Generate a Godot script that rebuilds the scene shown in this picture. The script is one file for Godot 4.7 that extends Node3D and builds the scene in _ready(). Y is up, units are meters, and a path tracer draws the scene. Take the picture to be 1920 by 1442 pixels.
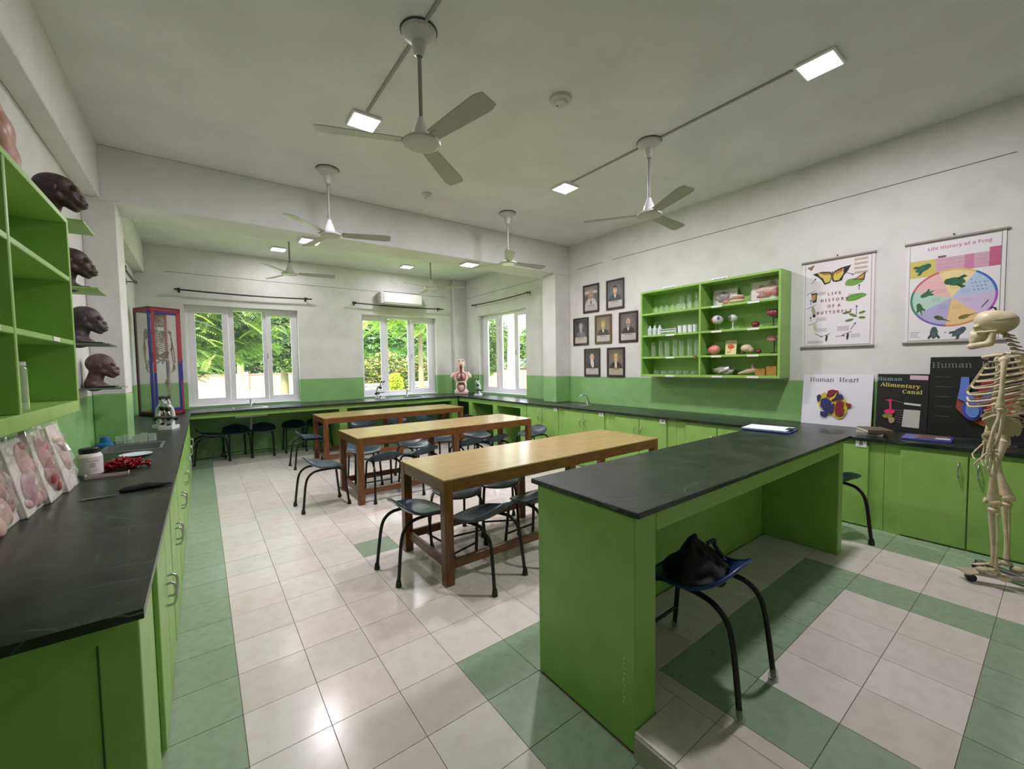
extends Node3D

# ---------------------------------------------------------------- helpers
var rng := RandomNumberGenerator.new()
var names := {}
var mats := {}
const CEIL := 3.55
const XR := 5.09
const XL := -0.88
const ZB := -5.8
const ZF := 4.7
const CH := 0.865      # counter height
const PY := 0.1        # platform height

func numbered(n: String) -> String:
	if names.has(n):
		names[n] += 1
		return "%s_%03d" % [n, names[n]]
	names[n] = 0
	return n

func mat(n: String, c: Color, rough := 0.6, metal := 0.0, spec := 0.5) -> StandardMaterial3D:
	if mats.has(n):
		return mats[n]
	var m := StandardMaterial3D.new()
	m.resource_name = n
	m.albedo_color = c
	m.roughness = rough
	m.metallic = metal
	m.metallic_specular = spec
	mats[n] = m
	return m

func c8(r: int, g: int, b: int) -> Color:
	return Color(r / 255.0, g / 255.0, b / 255.0)

func glass(n: String, c: Color, a := 0.12) -> StandardMaterial3D:
	if mats.has(n):
		return mats[n]
	var m := mat(n, Color(c.r, c.g, c.b, a), 0.03)
	m.transparency = BaseMaterial3D.TRANSPARENCY_ALPHA
	m.cull_mode = BaseMaterial3D.CULL_DISABLED
	return m

func noise_tex(freq: float, cols: Array, offs: Array, size := 512, seed_ := 1, oct := 4, type := FastNoiseLite.TYPE_SIMPLEX_SMOOTH) -> NoiseTexture2D:
	var n := FastNoiseLite.new()
	n.seed = seed_
	n.noise_type = type
	n.frequency = freq
	n.fractal_octaves = oct
	var g := Gradient.new()
	g.offsets = PackedFloat32Array(offs)
	g.colors = PackedColorArray(cols)
	var t := NoiseTexture2D.new()
	t.width = size
	t.height = size
	t.seamless = true
	t.noise = n
	t.color_ramp = g
	return t

func bump_tex(freq: float, size := 512, seed_ := 1, strength := 2.0) -> NoiseTexture2D:
	var n := FastNoiseLite.new()
	n.seed = seed_
	n.frequency = freq
	n.fractal_octaves = 4
	var t := NoiseTexture2D.new()
	t.width = size
	t.height = size
	t.seamless = true
	t.as_normal_map = true
	t.bump_strength = strength
	t.noise = n
	return t

func tri_world(m: StandardMaterial3D, s: float) -> StandardMaterial3D:
	m.uv1_triplanar = true
	m.uv1_world_triplanar = true
	m.uv1_scale = Vector3(s, s, s)
	return m

func ST() -> SurfaceTool:
	var st := SurfaceTool.new()
	st.begin(Mesh.PRIMITIVE_TRIANGLES)
	return st

func tri(st: SurfaceTool, a: Vector3, b: Vector3, c: Vector3, na: Vector3, nb: Vector3, nc: Vector3, ua := Vector2.ZERO, ub := Vector2.ZERO, uc := Vector2.ZERO) -> void:
	var g := (b - a).cross(c - a)
	if g.length_squared() < 1e-16:
		return
	if g.dot(na + nb + nc) > 0.0:
		var t := b; b = c; c = t
		t = nb; nb = nc; nc = t
		var u := ub; ub = uc; uc = u
	st.set_normal(na); st.set_uv(ua); st.add_vertex(a)
	st.set_normal(nb); st.set_uv(ub); st.add_vertex(b)
	st.set_normal(nc); st.set_uv(uc); st.add_vertex(c)

func quad(st: SurfaceTool, a: Vector3, b: Vector3, c: Vector3, d: Vector3, n: Vector3, uv := false) -> void:
	# a bottom-left, b bottom-right, c top-right, d top-left
	if uv:
		tri(st, a, b, c, n, n, n, Vector2(0, 1), Vector2(1, 1), Vector2(1, 0))
		tri(st, a, c, d, n, n, n, Vector2(0, 1), Vector2(1, 0), Vector2(0, 0))
	else:
		tri(st, a, b, c, n, n, n)
		tri(st, a, c, d, n, n, n)

# chamfered box
func bx(st: SurfaceTool, c: Vector3, s: Vector3, bev := 0.0, x := Transform3D()) -> void:
	var h := s * 0.5
	var b: float = minf(bev, minf(h.x, minf(h.y, h.z)) * 0.9)
	var ax := [Vector3.RIGHT, Vector3.UP, Vector3.BACK]
	for i in 3:
		var j := (i + 1) % 3
		var k := (i + 2) % 3
		for sg in [-1.0, 1.0]:
			var n: Vector3 = ax[i] * sg
			var o: Vector3 = c + n * h[i]
			var u: Vector3 = ax[j] * (h[j] - b)
			var v: Vector3 = ax[k] * (h[k] - b)
			quad(st, x * (o - u - v), x * (o + u - v), x * (o + u + v), x * (o - u + v), (x.basis * n).normalized())
	if b <= 0.0:
		return
	for i in 3:
		var j := (i + 1) % 3
		var k := (i + 2) % 3
		for sj in [-1.0, 1.0]:
			for sk in [-1.0, 1.0]:
				var e: Vector3 = ax[i] * (h[i] - b)
				var p: Vector3 = c + ax[j] * sj * h[j] + ax[k] * sk * (h[k] - b)
				var q: Vector3 = c + ax[j] * sj * (h[j] - b) + ax[k] * sk * h[k]
				var n: Vector3 = (x.basis * (ax[j] * sj + ax[k] * sk)).normalized()
				quad(st, x * (p - e), x * (p + e), x * (q + e), x * (q - e), n)
	for sx in [-1.0, 1.0]:
		for sy in [-1.0, 1.0]:
			for sz in [-1.0, 1.0]:
				var n: Vector3 = (x.basis * Vector3(sx, sy, sz)).normalized()
				tri(st, x * (c + Vector3(sx * h.x, sy * (h.y - b), sz * (h.z - b))), x * (c + Vector3(sx * (h.x - b), sy * h.y, sz * (h.z - b))), x * (c + Vector3(sx * (h.x - b), sy * (h.y - b), sz * h.z)), n, n, n)

func mm(st: SurfaceTool, lo: Vector3, hi: Vector3, bev := 0.0) -> void:
	bx(st, (lo + hi) * 0.5, (hi - lo).abs(), bev)

func frame_of(d: Vector3) -> Basis:
	var y := d.normalized()
	var r := Vector3.RIGHT if absf(y.x) < 0.9 else Vector3.UP
	var x := r.cross(y).normalized()
	var z := x.cross(y).normalized()
	return Basis(x, y, z)

# swept round tube through points, radius per point
func tube(st: SurfaceTool, pts: Array, rad: Variant, sides := 8, caps := true) -> void:
	var n := pts.size()
	var rings := []
	var norms := []
	var up := Vector3.ZERO
	for i in n:
		var d: Vector3 = (pts[mini(i + 1, n - 1)] - pts[maxi(i - 1, 0)])
		d = d.normalized()
		if up == Vector3.ZERO:
			up = frame_of(d).x
		up = (up - d * up.dot(d)).normalized()
		var w := d.cross(up)
		var r: float = rad[i] if rad is Array else rad
		var ring := []
		var nr := []
		for k in sides:
			var a := TAU * k / sides
			var v := up * cos(a) + w * sin(a)
			nr.append(v)
			ring.append(pts[i] + v * r)
		rings.append(ring)
		norms.append(nr)
	for i in n - 1:
		for k in sides:
			var k2 := (k + 1) % sides
			tri(st, rings[i][k], rings[i][k2], rings[i + 1][k2], norms[i][k], norms[i][k2], norms[i + 1][k2])
			tri(st, rings[i][k], rings[i + 1][k2], rings[i + 1][k], norms[i][k], norms[i + 1][k2], norms[i + 1][k])
	if caps:
		for e in [0, n - 1]:
			var d: Vector3 = (pts[1] - pts[0]) if e == 0 else (pts[n - 1] - pts[n - 2])
			var nn := (d * (-1.0 if e == 0 else 1.0)).normalized()
			for k in sides:
				tri(st, pts[e], rings[e][k], rings[e][(k + 1) % sides], nn, nn, nn)

# smooth a poly path with Catmull-Rom
func curve(p: Array, sub := 6) -> Array:
	var out := []
	for i in p.size() - 1:
		var a = p[maxi(i - 1, 0)]
		var b = p[i]
		var c = p[i + 1]
		var d = p[mini(i + 2, p.size() - 1)]
		for s in sub:
			var t := float(s) / sub
			out.append(0.5 * ((2.0 * b) + (c - a) * t + (2.0 * a - 5.0 * b + 4.0 * c - d) * t * t + (3.0 * b - a - 3.0 * c + d) * t * t * t))
	out.append(p[p.size() - 1])
	return out

# profile: array of Vector2(radius, y) from bottom to top, turned round y
func lathe(st: SurfaceTool, prof: Array, x := Transform3D(), seg := 20) -> void:
	var n := prof.size()
	for i in n - 1:
		var p: Vector2 = prof[i]
		var q: Vector2 = prof[i + 1]
		var d := q - p
		if d.length() < 1e-6:
			continue
		var nn := Vector2(d.y, -d.x).normalized()
		for k in seg:
			var a := TAU * k / seg
			var b := TAU * (k + 1) / seg
			var ca := Vector3(cos(a), 0, sin(a))
			var cb := Vector3(cos(b), 0, sin(b))
			var na := (x.basis * (ca * nn.x + Vector3.UP * nn.y)).normalized()
			var nb := (x.basis * (cb * nn.x + Vector3.UP * nn.y)).normalized()
			var p0 := x * (ca * p.x + Vector3.UP * p.y)
			var p1 := x * (cb * p.x + Vector3.UP * p.y)
			var q0 := x * (ca * q.x + Vector3.UP * q.y)
			var q1 := x * (cb * q.x + Vector3.UP * q.y)
			tri(st, p0, p1, q1, na, nb, nb)
			tri(st, p0, q1, q0, na, nb, na)

func ball(st: SurfaceTool, c: Vector3, r: Vector3, bas := Basis(), seg := 14, rows := 9) -> void:
	var pt := func(i: int, k: int) -> Vector3:
		var t := PI * i / rows
		var a := TAU * k / seg
		return Vector3(sin(t) * cos(a), cos(t), sin(t) * sin(a))
	for i in rows:
		for k in seg:
			var v := [pt.call(i, k), pt.call(i, k + 1), pt.call(i + 1, k + 1), pt.call(i + 1, k)]
			var p := []
			var n := []
			for u in v:
				p.append(c + bas * (u * r))
				n.append((bas * (u / r)).normalized())
			tri(st, p[0], p[1], p[2], n[0], n[1], n[2])
			tri(st, p[0], p[2], p[3], n[0], n[2], n[3])

# extruded outline in the local xy plane, z from z0 to z1
func prism(st: SurfaceTool, poly: Array, z0: float, z1: float, x := Transform3D()) -> void:
	var pv := PackedVector2Array(poly)
	var idx := Geometry2D.triangulate_polygon(pv)
	var nf := (x.basis * Vector3.BACK).normalized()
	for i in range(0, idx.size(), 3):
		var p := []
		for j in 3:
			p.append(pv[idx[i + j]])
		tri(st, x * Vector3(p[0].x, p[0].y, z1), x * Vector3(p[1].x, p[1].y, z1), x * Vector3(p[2].x, p[2].y, z1), nf, nf, nf)
		tri(st, x * Vector3(p[0].x, p[0].y, z0), x * Vector3(p[1].x, p[1].y, z0), x * Vector3(p[2].x, p[2].y, z0), -nf, -nf, -nf)
	var sgn := 1.0
	var area := 0.0
	for i in pv.size():
		var a := pv[i]
		var b := pv[(i + 1) % pv.size()]
		area += a.x * b.y - b.x * a.y
	if area < 0:
		sgn = -1.0
	for i in pv.size():
		var a := pv[i]
		var b := pv[(i + 1) % pv.size()]
		var d := (b - a).normalized() * sgn
		quad(st, x * Vector3(a.x, a.y, z0), x * Vector3(b.x, b.y, z0), x * Vector3(b.x, b.y, z1), x * Vector3(a.x, a.y, z1), (x.basis * Vector3(d.y, -d.x, 0)).normalized())

func ell(cx: float, cy: float, rx: float, ry: float, rot := 0.0, n := 20, wob := 0.0) -> Array:
	var out := []
	for i in n:
		var a := TAU * i / n
		var k := 1.0 + wob * sin(a * 3.0 + 1.3) + wob * 0.7 * sin(a * 5.0)
		out.append(Vector2(cx, cy) + Vector2(cos(a) * rx * k, sin(a) * ry * k).rotated(rot))
	return out

# commit as one named mesh
func obj(called: String, st: SurfaceTool, m: Material, parent: Node = self) -> MeshInstance3D:
	var o := MeshInstance3D.new()
	var mesh := st.commit()
	o.mesh = mesh
	o.material_override = m
	return put(o, called, parent)

func put(o: Node3D, called: String, parent: Node = self) -> Node3D:
	if parent == self:
		o.name = numbered(called)
		add_child(o)
	else:
		o.name = called
		if parent.has_node(NodePath(called)):
			var k := 1
			while parent.has_node(NodePath("%s_%03d" % [called, k])):
				k += 1
			o.name = "%s_%03d" % [called, k]
		parent.add_child(o, true)
	return o

func tag(o: Node, label: String, category := "", group := "", kind := "") -> Node:
	o.set_meta("label", label)
	if category != "":
		o.set_meta("category", category)
	if group != "":
		o.set_meta("group", group)
	if kind != "":
		o.set_meta("kind", kind)
	return o

func thing(called: String, label: String, category: String, at := Vector3.ZERO, turn := 0.0, group := "", kind := "") -> Node3D:
	var o := Node3D.new()
	put(o, called)
	o.position = at
	o.rotation.y = turn
	tag(o, label, category, group, kind)
	return o

func dup(o: Node3D, at: Vector3, turn: float, label: String, group := "") -> Node3D:
	var c: Node3D = o.duplicate()
	var base: String = o.name
	var r := RegEx.create_from_string("_\\d{3}$")
	c.name = numbered(r.sub(base, ""))
	add_child(c)
	c.position = at
	c.rotation = Vector3(0, turn, 0)
	c.set_meta("label", label)
	if group != "":
		c.set_meta("group", group)
	return c

func text(t: String, h: float, m: Material, parent: Node, at: Vector3, called := "lettering", depth := 0.0015, font := "Droid Sans", bold := false, rot := 0.0) -> MeshInstance3D:
	var tm := TextMesh.new()
	var f := SystemFont.new()
	f.font_names = PackedStringArray([font])
	if bold:
		f.font_weight = 700
	tm.font = f
	tm.text = t
	tm.font_size = 64
	tm.pixel_size = h / 46.0
	tm.depth = depth
	tm.curve_step = 2.0
	var o := MeshInstance3D.new()
	o.mesh = tm
	o.material_override = m
	put(o, called, parent)
	o.position = at
	o.rotation.z = rot
	return o

# ------------------------------------------------ small raster for flat print
func fill(img: Image, poly: Array, c: Color) -> void:
	var w := img.get_width()
	var h := img.get_height()
	var lo := 1e9
	var hi := -1e9
	for p in poly:
		lo = minf(lo, p.y)
		hi = maxf(hi, p.y)
	for y in range(maxi(0, int(floor(lo))), mini(h, int(ceil(hi)) + 1)):
		var xs := []
		var yy := y + 0.5
		for i in poly.size():
			var a: Vector2 = poly[i]
			var b: Vector2 = poly[(i + 1) % poly.size()]
			if (a.y <= yy and b.y > yy) or (b.y <= yy and a.y > yy):
				xs.append(a.x + (yy - a.y) / (b.y - a.y) * (b.x - a.x))
		xs.sort()
		for i in range(0, xs.size() - 1, 2):
			var x0 := clampi(int(round(xs[i])), 0, w)
			var x1 := clampi(int(round(xs[i + 1])), 0, w)
			if x1 > x0:
				img.fill_rect(Rect2i(x0, y, x1 - x0, 1), c)

func line(img: Image, a: Vector2, b: Vector2, w: float, c: Color) -> void:
	var n := (b - a).normalized().orthogonal() * w * 0.5
	fill(img, [a + n, b + n, b - n, a - n], c)

func speckle(img: Image, amount: float, seed_: int) -> void:
	var r := RandomNumberGenerator.new()
	r.seed = seed_
	for i in img.get_width() * img.get_height() / 6:
		var x := r.randi_range(0, img.get_width() - 1)
		var y := r.randi_range(0, img.get_height() - 1)
		var c := img.get_pixel(x, y)
		var k := 1.0 + r.randf_range(-amount, amount)
		img.set_pixel(x, y, Color(c.r * k, c.g * k, c.b * k))

func print_mat(n: String, img: Image, rough := 0.5) -> StandardMaterial3D:
	var m := mat(n, Color.WHITE, rough)
	m.albedo_texture = ImageTexture.create_from_image(img)
	return m

# flat printed sheet facing local +z, centre c
func sheet(called: String, w: float, h: float, m: Material, parent: Node, c: Vector3, th := 0.002) -> MeshInstance3D:
	var st := ST()
	var z := c.z + th
	quad(st, Vector3(c.x - w / 2, c.y - h / 2, z), Vector3(c.x + w / 2, c.y - h / 2, z), Vector3(c.x + w / 2, c.y + h / 2, z), Vector3(c.x - w / 2, c.y + h / 2, z), Vector3.BACK, true)
	quad(st, Vector3(c.x - w / 2, c.y - h / 2, c.z), Vector3(c.x + w / 2, c.y - h / 2, c.z), Vector3(c.x + w / 2, c.y + h / 2, c.z), Vector3(c.x - w / 2, c.y + h / 2, c.z), Vector3.FORWARD)
	for e in [[-1, 0], [1, 0], [0, -1], [0, 1]]:
		var n := Vector3(e[0], e[1], 0)
		var t := Vector3(-e[1], e[0], 0)
		var o := c + Vector3(e[0] * w / 2, e[1] * h / 2, 0)
		var hl: float = h / 2 if e[0] != 0 else w / 2
		quad(st, o - t * hl, o + t * hl, o + t * hl + Vector3(0, 0, th), o - t * hl + Vector3(0, 0, th), n)
	return obj(called, st, m, parent)

# ------------------------------------------------ smooth bodies: surface nets over joined capsules and ellipsoids
# prim: [kind, a, b, ra, rb, k, sign]  kind 0 capsule a-b with radii ra..rb; kind 1 ellipsoid centre a radii b
func field(prims: Array, p: Vector3) -> float:
	var d := 1e3
	for q in prims:
		var e: float
		if q[0] == 0:
			var ab: Vector3 = q[2] - q[1]
			var t := clampf((p - q[1]).dot(ab) / maxf(ab.length_squared(), 1e-9), 0.0, 1.0)
			e = p.distance_to(q[1] + ab * t) - lerpf(q[3], q[4], t)
		else:
			var r: Vector3 = q[2]
			var v: Vector3 = p - q[1]
			if q[3] != 0.0:
				v = v.rotated(Vector3.BACK, -q[3])
			var k0 := (v / r).length()
			var k1 := (v / (r * r)).length()
			e = k0 * (k0 - 1.0) / maxf(k1, 1e-6)
		var k: float = q[5]
		if q[6] > 0:
			var h := clampf(0.5 + 0.5 * (d - e) / k, 0.0, 1.0)
			d = lerpf(d, e, h) - k * h * (1.0 - h)
		else:
			var h := clampf(0.5 - 0.5 * (d + e) / k, 0.0, 1.0)
			d = lerpf(d, -e, h) + k * h * (1.0 - h)
	return d

func cap(a: Vector3, b: Vector3, ra: float, rb: float, k := 0.02) -> Array:
	return [0, a, b, ra, rb, k, 1]

func eg(c: Vector3, r: Vector3, k := 0.02, rot := 0.0) -> Array:
	return [1, c, r, rot, 0.0, k, 1]

func cut(c: Vector3, r: Vector3, k := 0.01, rot := 0.0) -> Array:
	return [1, c, r, rot, 0.0, k, -1]

func body(st: SurfaceTool, prims: Array, lo: Vector3, hi: Vector3, cell: float) -> void:
	var n := Vector3i(((hi - lo) / cell).ceil()) + Vector3i.ONE
	var val := PackedFloat32Array()
	val.resize(n.x * n.y * n.z)
	var at := 0
	for z in n.z:
		for y in n.y:
			for x in n.x:
				val[at] = field(prims, lo + Vector3(x, y, z) * cell)
				at += 1
	var id := {}
	var vs := []
	var ns := []
	var sx := 1
	var sy := n.x
	var sz := n.x * n.y
	var off := [0, sx, sy, sx + sy, sz, sz + sx, sz + sy, sz + sx + sy]
	for z in n.z - 1:
		for y in n.y - 1:
			for x in n.x - 1:
				var i := x + y * sy + z * sz
				var c := 0
				for k in 8:
					if val[i + off[k]] < 0.0:
						c += 1
				if c == 0 or c == 8:
					continue
				var sum := Vector3.ZERO
				var m := 0
				for k in 8:
					for b in [1, 2, 4]:
						var k2: int = k | b
						if k2 == k:
							continue
						var va := val[i + off[k]]
						var vb := val[i + off[k2]]
						if (va < 0.0) != (vb < 0.0):
							var t := va / (va - vb)
							var pa := Vector3(k & 1, (k >> 1) & 1, (k >> 2) & 1)
							var pb := Vector3(k2 & 1, (k2 >> 1) & 1, (k2 >> 2) & 1)
							sum += pa.lerp(pb, t)
							m += 1
				var p := lo + (Vector3(x, y, z) + sum / m) * cell
				var e := cell * 0.5
				var g := Vector3(field(prims, p + Vector3(e, 0, 0)) - field(prims, p - Vector3(e, 0, 0)), field(prims, p + Vector3(0, e, 0)) - field(prims, p - Vector3(0, e, 0)), field(prims, p + Vector3(0, 0, e)) - field(prims, p - Vector3(0, 0, e)))
				id[i] = vs.size()
				vs.append(p)
				ns.append(g.normalized())
	for z in range(1, n.z - 1):
		for y in range(1, n.y - 1):
			for x in range(1, n.x - 1):
				var i := x + y * sy + z * sz
				for e in [[sx, sy, sz], [sy, sz, sx], [sz, sx, sy]]:
					if (val[i] < 0.0) == (val[i + e[0]] < 0.0):
						continue
					var q := [i, i - e[1], i - e[1] - e[2], i - e[2]]
					if not (id.has(q[0]) and id.has(q[1]) and id.has(q[2]) and id.has(q[3])):
						continue
					var j := [id[q[0]], id[q[1]], id[q[2]], id[q[3]]]
					tri(st, vs[j[0]], vs[j[1]], vs[j[2]], ns[j[0]], ns[j[1]], ns[j[2]])
					tri(st, vs[j[0]], vs[j[2]], vs[j[3]], ns[j[0]], ns[j[2]], ns[j[3]])

# ---------------------------------------------------------------- scene
func _ready() -> void:
	rng.seed = 7
	# camera
	var cam := Camera3D.new()
	cam.name = "camera"
	add_child(cam)
	cam.position = Vector3(-0.08631, 1.52852, 3.03907)
	cam.rotation = Vector3(-0.0479581, -0.6412921, -0.0153244)
	cam.fov = rad_to_deg(2.0 * atan(721.0 / 778.913))
	cam.near = 0.02
	cam.far = 200.0
	cam.current = true
	# sky, sun, exposure
	var sky_m := ProceduralSkyMaterial.new()
	sky_m.sky_top_color = c8(214, 226, 240)
	sky_m.sky_horizon_color = c8(246, 248, 250)
	sky_m.ground_bottom_color = c8(120, 124, 110)
	sky_m.ground_horizon_color = c8(200, 205, 196)
	sky_m.sky_energy_multiplier = SKY_E
	sky_m.ground_energy_multiplier = SKY_E
	var sky := Sky.new()
	sky.sky_material = sky_m
	var env := Environment.new()
	env.background_mode = Environment.BG_SKY
	env.sky = sky
	env.tonemap_mode = Environment.TONE_MAPPER_LINEAR
	env.tonemap_exposure = 1.0
	env.sdfgi_enabled = true
	env.ssao_enabled = true
	env.ssil_enabled = true
	var we := WorldEnvironment.new()
	we.name = "world_environment"
	we.environment = env
	add_child(we)
	var sun := DirectionalLight3D.new()
	sun.name = "sun"
	sun.light_energy = SUN_E
	sun.light_color = Color(1.0, 0.96, 0.88)
	sun.light_angular_distance = 3.0
	sun.rotation = Vector3(deg_to_rad(-52), deg_to_rad(-38), 0)   # shines from behind and left of the building on the garden
	sun.shadow_enabled = true
	add_child(sun)
	make_materials()
	setting()
	lamps_and_fans()
	counters()
	tables()
	desk()
	stools()
	left_side()
	right_side()
	back_side()
	skeleton_stand()
	garden()

const SKY_E := 2.7
const SUN_E := 6.0
const LED_E := 5.0

var WHITE: StandardMaterial3D
var GREEN: StandardMaterial3D
var CAB: StandardMaterial3D
var CEILM: StandardMaterial3D
var MARBLE: StandardMaterial3D
var TILE_W := []
var TILE_G := []
var GROUT: StandardMaterial3D
var STEEL: StandardMaterial3D
var BLACK: StandardMaterial3D
var PVC: StandardMaterial3D

func make_materials() -> void:
	WHITE = tri_world(mat("white_wall_paint", Color.WHITE, 0.7), 0.35)
	WHITE.albedo_texture = noise_tex(0.012, [c8(206, 205, 200), c8(216, 215, 210), c8(220, 219, 215)], [0.0, 0.5, 1.0], 512, 3)
	WHITE.normal_enabled = true
	WHITE.normal_texture = bump_tex(0.06, 512, 5, 1.0)
	WHITE.normal_scale = 0.25
	CEILM = tri_world(mat("white_ceiling_paint", Color.WHITE, 0.8), 0.3)
	CEILM.albedo_texture = noise_tex(0.01, [c8(214, 215, 212), c8(222, 223, 220)], [0.2, 0.8], 512, 9)
	GREEN = tri_world(mat("green_wall_paint", Color.WHITE, 0.42), 0.4)
	GREEN.albedo_texture = noise_tex(0.02, [c8(124, 169, 103), c8(131, 178, 109), c8(135, 182, 113)], [0.0, 0.5, 1.0], 512, 11)
	GREEN.normal_enabled = true
	GREEN.normal_texture = WHITE.normal_texture
	GREEN.normal_scale = 0.3
	CAB = tri_world(mat("green_cabinet_paint", Color.WHITE, 0.38), 0.5)
	CAB.albedo_texture = noise_tex(0.015, [c8(134, 176, 86), c8(142, 186, 93), c8(146, 190, 98)], [0.0, 0.5, 1.0], 512, 21)
	CAB.normal_enabled = true
	CAB.normal_texture = WHITE.normal_texture
	CAB.normal_scale = 0.15
	MARBLE = tri_world(mat("green_marble", Color.WHITE, 0.3), 0.5)
	MARBLE.albedo_texture = ImageTexture.create_from_image(marble_print())
	var grain := noise_tex(0.02, [c8(218, 211, 203), c8(225, 219, 212), c8(229, 224, 218)], [0.0, 0.5, 1.0], 512, 41)
	for k in 4:
		var m := tri_world(mat("white_floor_tile_%d" % k, [c8(255, 255, 255), c8(250, 248, 246), c8(245, 243, 238), c8(253, 247, 244)][k], 0.2), 0.9)
		m.albedo_texture = grain
		TILE_W.append(m)
	var ggrain := noise_tex(0.03, [c8(142, 162, 134), c8(150, 169, 141), c8(155, 174, 147)], [0.0, 0.5, 1.0], 512, 43)
	for k in 2:
		var m := tri_world(mat("green_floor_tile_%d" % k, [Color.WHITE, c8(247, 250, 246)][k], 0.25), 0.9)
		m.albedo_texture = ggrain
		TILE_G.append(m)
	GROUT = mat("grout", c8(132, 122, 108), 0.9)
	STEEL = mat("steel", c8(190, 192, 192), 0.25, 0.9)
	BLACK = mat("black_plastic", c8(22, 23, 26), 0.4)
	PVC = mat("white_frame", c8(226, 224, 228), 0.35)

# dark green stone: soft clouds crossed by many fine pale veins and scratches
func marble_print() -> Image:
	var S := 1024
	var n := FastNoiseLite.new()
	n.seed = 4
	n.noise_type = FastNoiseLite.TYPE_SIMPLEX_SMOOTH
	n.frequency = 0.008
	n.fractal_octaves = 5
	var img := Image.create(S, S, false, Image.FORMAT_RGB8)
	for y in S:
		for x in S:
			var v := clampf(0.5 + 0.75 * n.get_noise_2d(x, y), 0.0, 1.0)
			var c := c8(14, 21, 17).lerp(c8(44, 56, 48), v)
			img.set_pixel(x, y, c)
	var r := RandomNumberGenerator.new()
	r.seed = 14
	for k in 620:
		var p := Vector2(r.randf() * S, r.randf() * S)
		var a := r.randfn(0.35, 0.7)
		var len := r.randi_range(8, 60) if k > 30 else r.randi_range(80, 300)
		var amt := r.randf_range(0.15, 0.5) if k > 30 else r.randf_range(0.2, 0.5)
		var tone := c8(104, 116, 106).lerp(c8(170, 176, 170), r.randf())
		for i in len:
			a += r.randfn(0.0, 0.09)
			p += Vector2(cos(a), sin(a)) * 1.5
			var w := 2 if k > 24 else (3 if k > 5 else 4)
			for dx in w:
				for dy in w:
					var x := posmod(int(p.x) + dx, S)
					var y := posmod(int(p.y) + dy, S)
					var f := amt * sin(PI * (i + 0.5) / len) * r.randf_range(0.4, 1.0)
					img.set_pixel(x, y, img.get_pixel(x, y).lerp(tone, f))
	return img

# wall slab in a plane with rectangular openings, split at the paint line
func wall(called: String, label: String, a0: float, a1: float, along_x: bool, at0: float, at1: float, holes: Array, paint_y := 1.31) -> Node3D:
	var hi := ST()
	var lo := ST()
	var cu := [a0, a1]
	var cy := [0.0, paint_y, CEIL]
	for h in holes:
		cu.append_array([h[0], h[1]])
		cy.append_array([h[2], h[3]])
	cu.sort()
	cy.sort()
	for i in cu.size() - 1:
		for j in cy.size() - 1:
			if cu[i + 1] - cu[i] < 0.001 or cy[j + 1] - cy[j] < 0.001:
				continue
			var mu: float = (cu[i] + cu[i + 1]) / 2
			var my: float = (cy[j] + cy[j + 1]) / 2
			var open := false
			for h in holes:
				if mu > h[0] and mu < h[1] and my > h[2] and my < h[3]:
					open = true
			if open:
				continue
			var s: SurfaceTool = lo if my < paint_y else hi
			if along_x:
				mm(s, Vector3(cu[i], cy[j], at0), Vector3(cu[i + 1], cy[j + 1], at1))
			else:
				mm(s, Vector3(at0, cy[j], cu[i]), Vector3(at1, cy[j + 1], cu[i + 1]))
	var o := obj(called, hi, WHITE)
	tag(o, label, "wall", "", "structure")
	obj("dado", lo, GREEN, o)
	return o

func pier(parent: Node3D, lo: Vector3, hi: Vector3) -> void:
	var a := ST()
	mm(a, Vector3(lo.x, 1.31, lo.z), hi, 0.006)
	obj("pilaster", a, WHITE, parent)
	var b := ST()
	mm(b, lo, Vector3(hi.x, 1.31, hi.z), 0.006)
	obj("pilaster_dado", b, GREEN, parent)

func tile_mesh(w: float, d: float) -> ArrayMesh:
	var st := ST()
	bx(st, Vector3(0, -0.006, 0), Vector3(w - 0.0025, 0.012, d - 0.0025), 0.0005)
	return st.commit()

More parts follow.
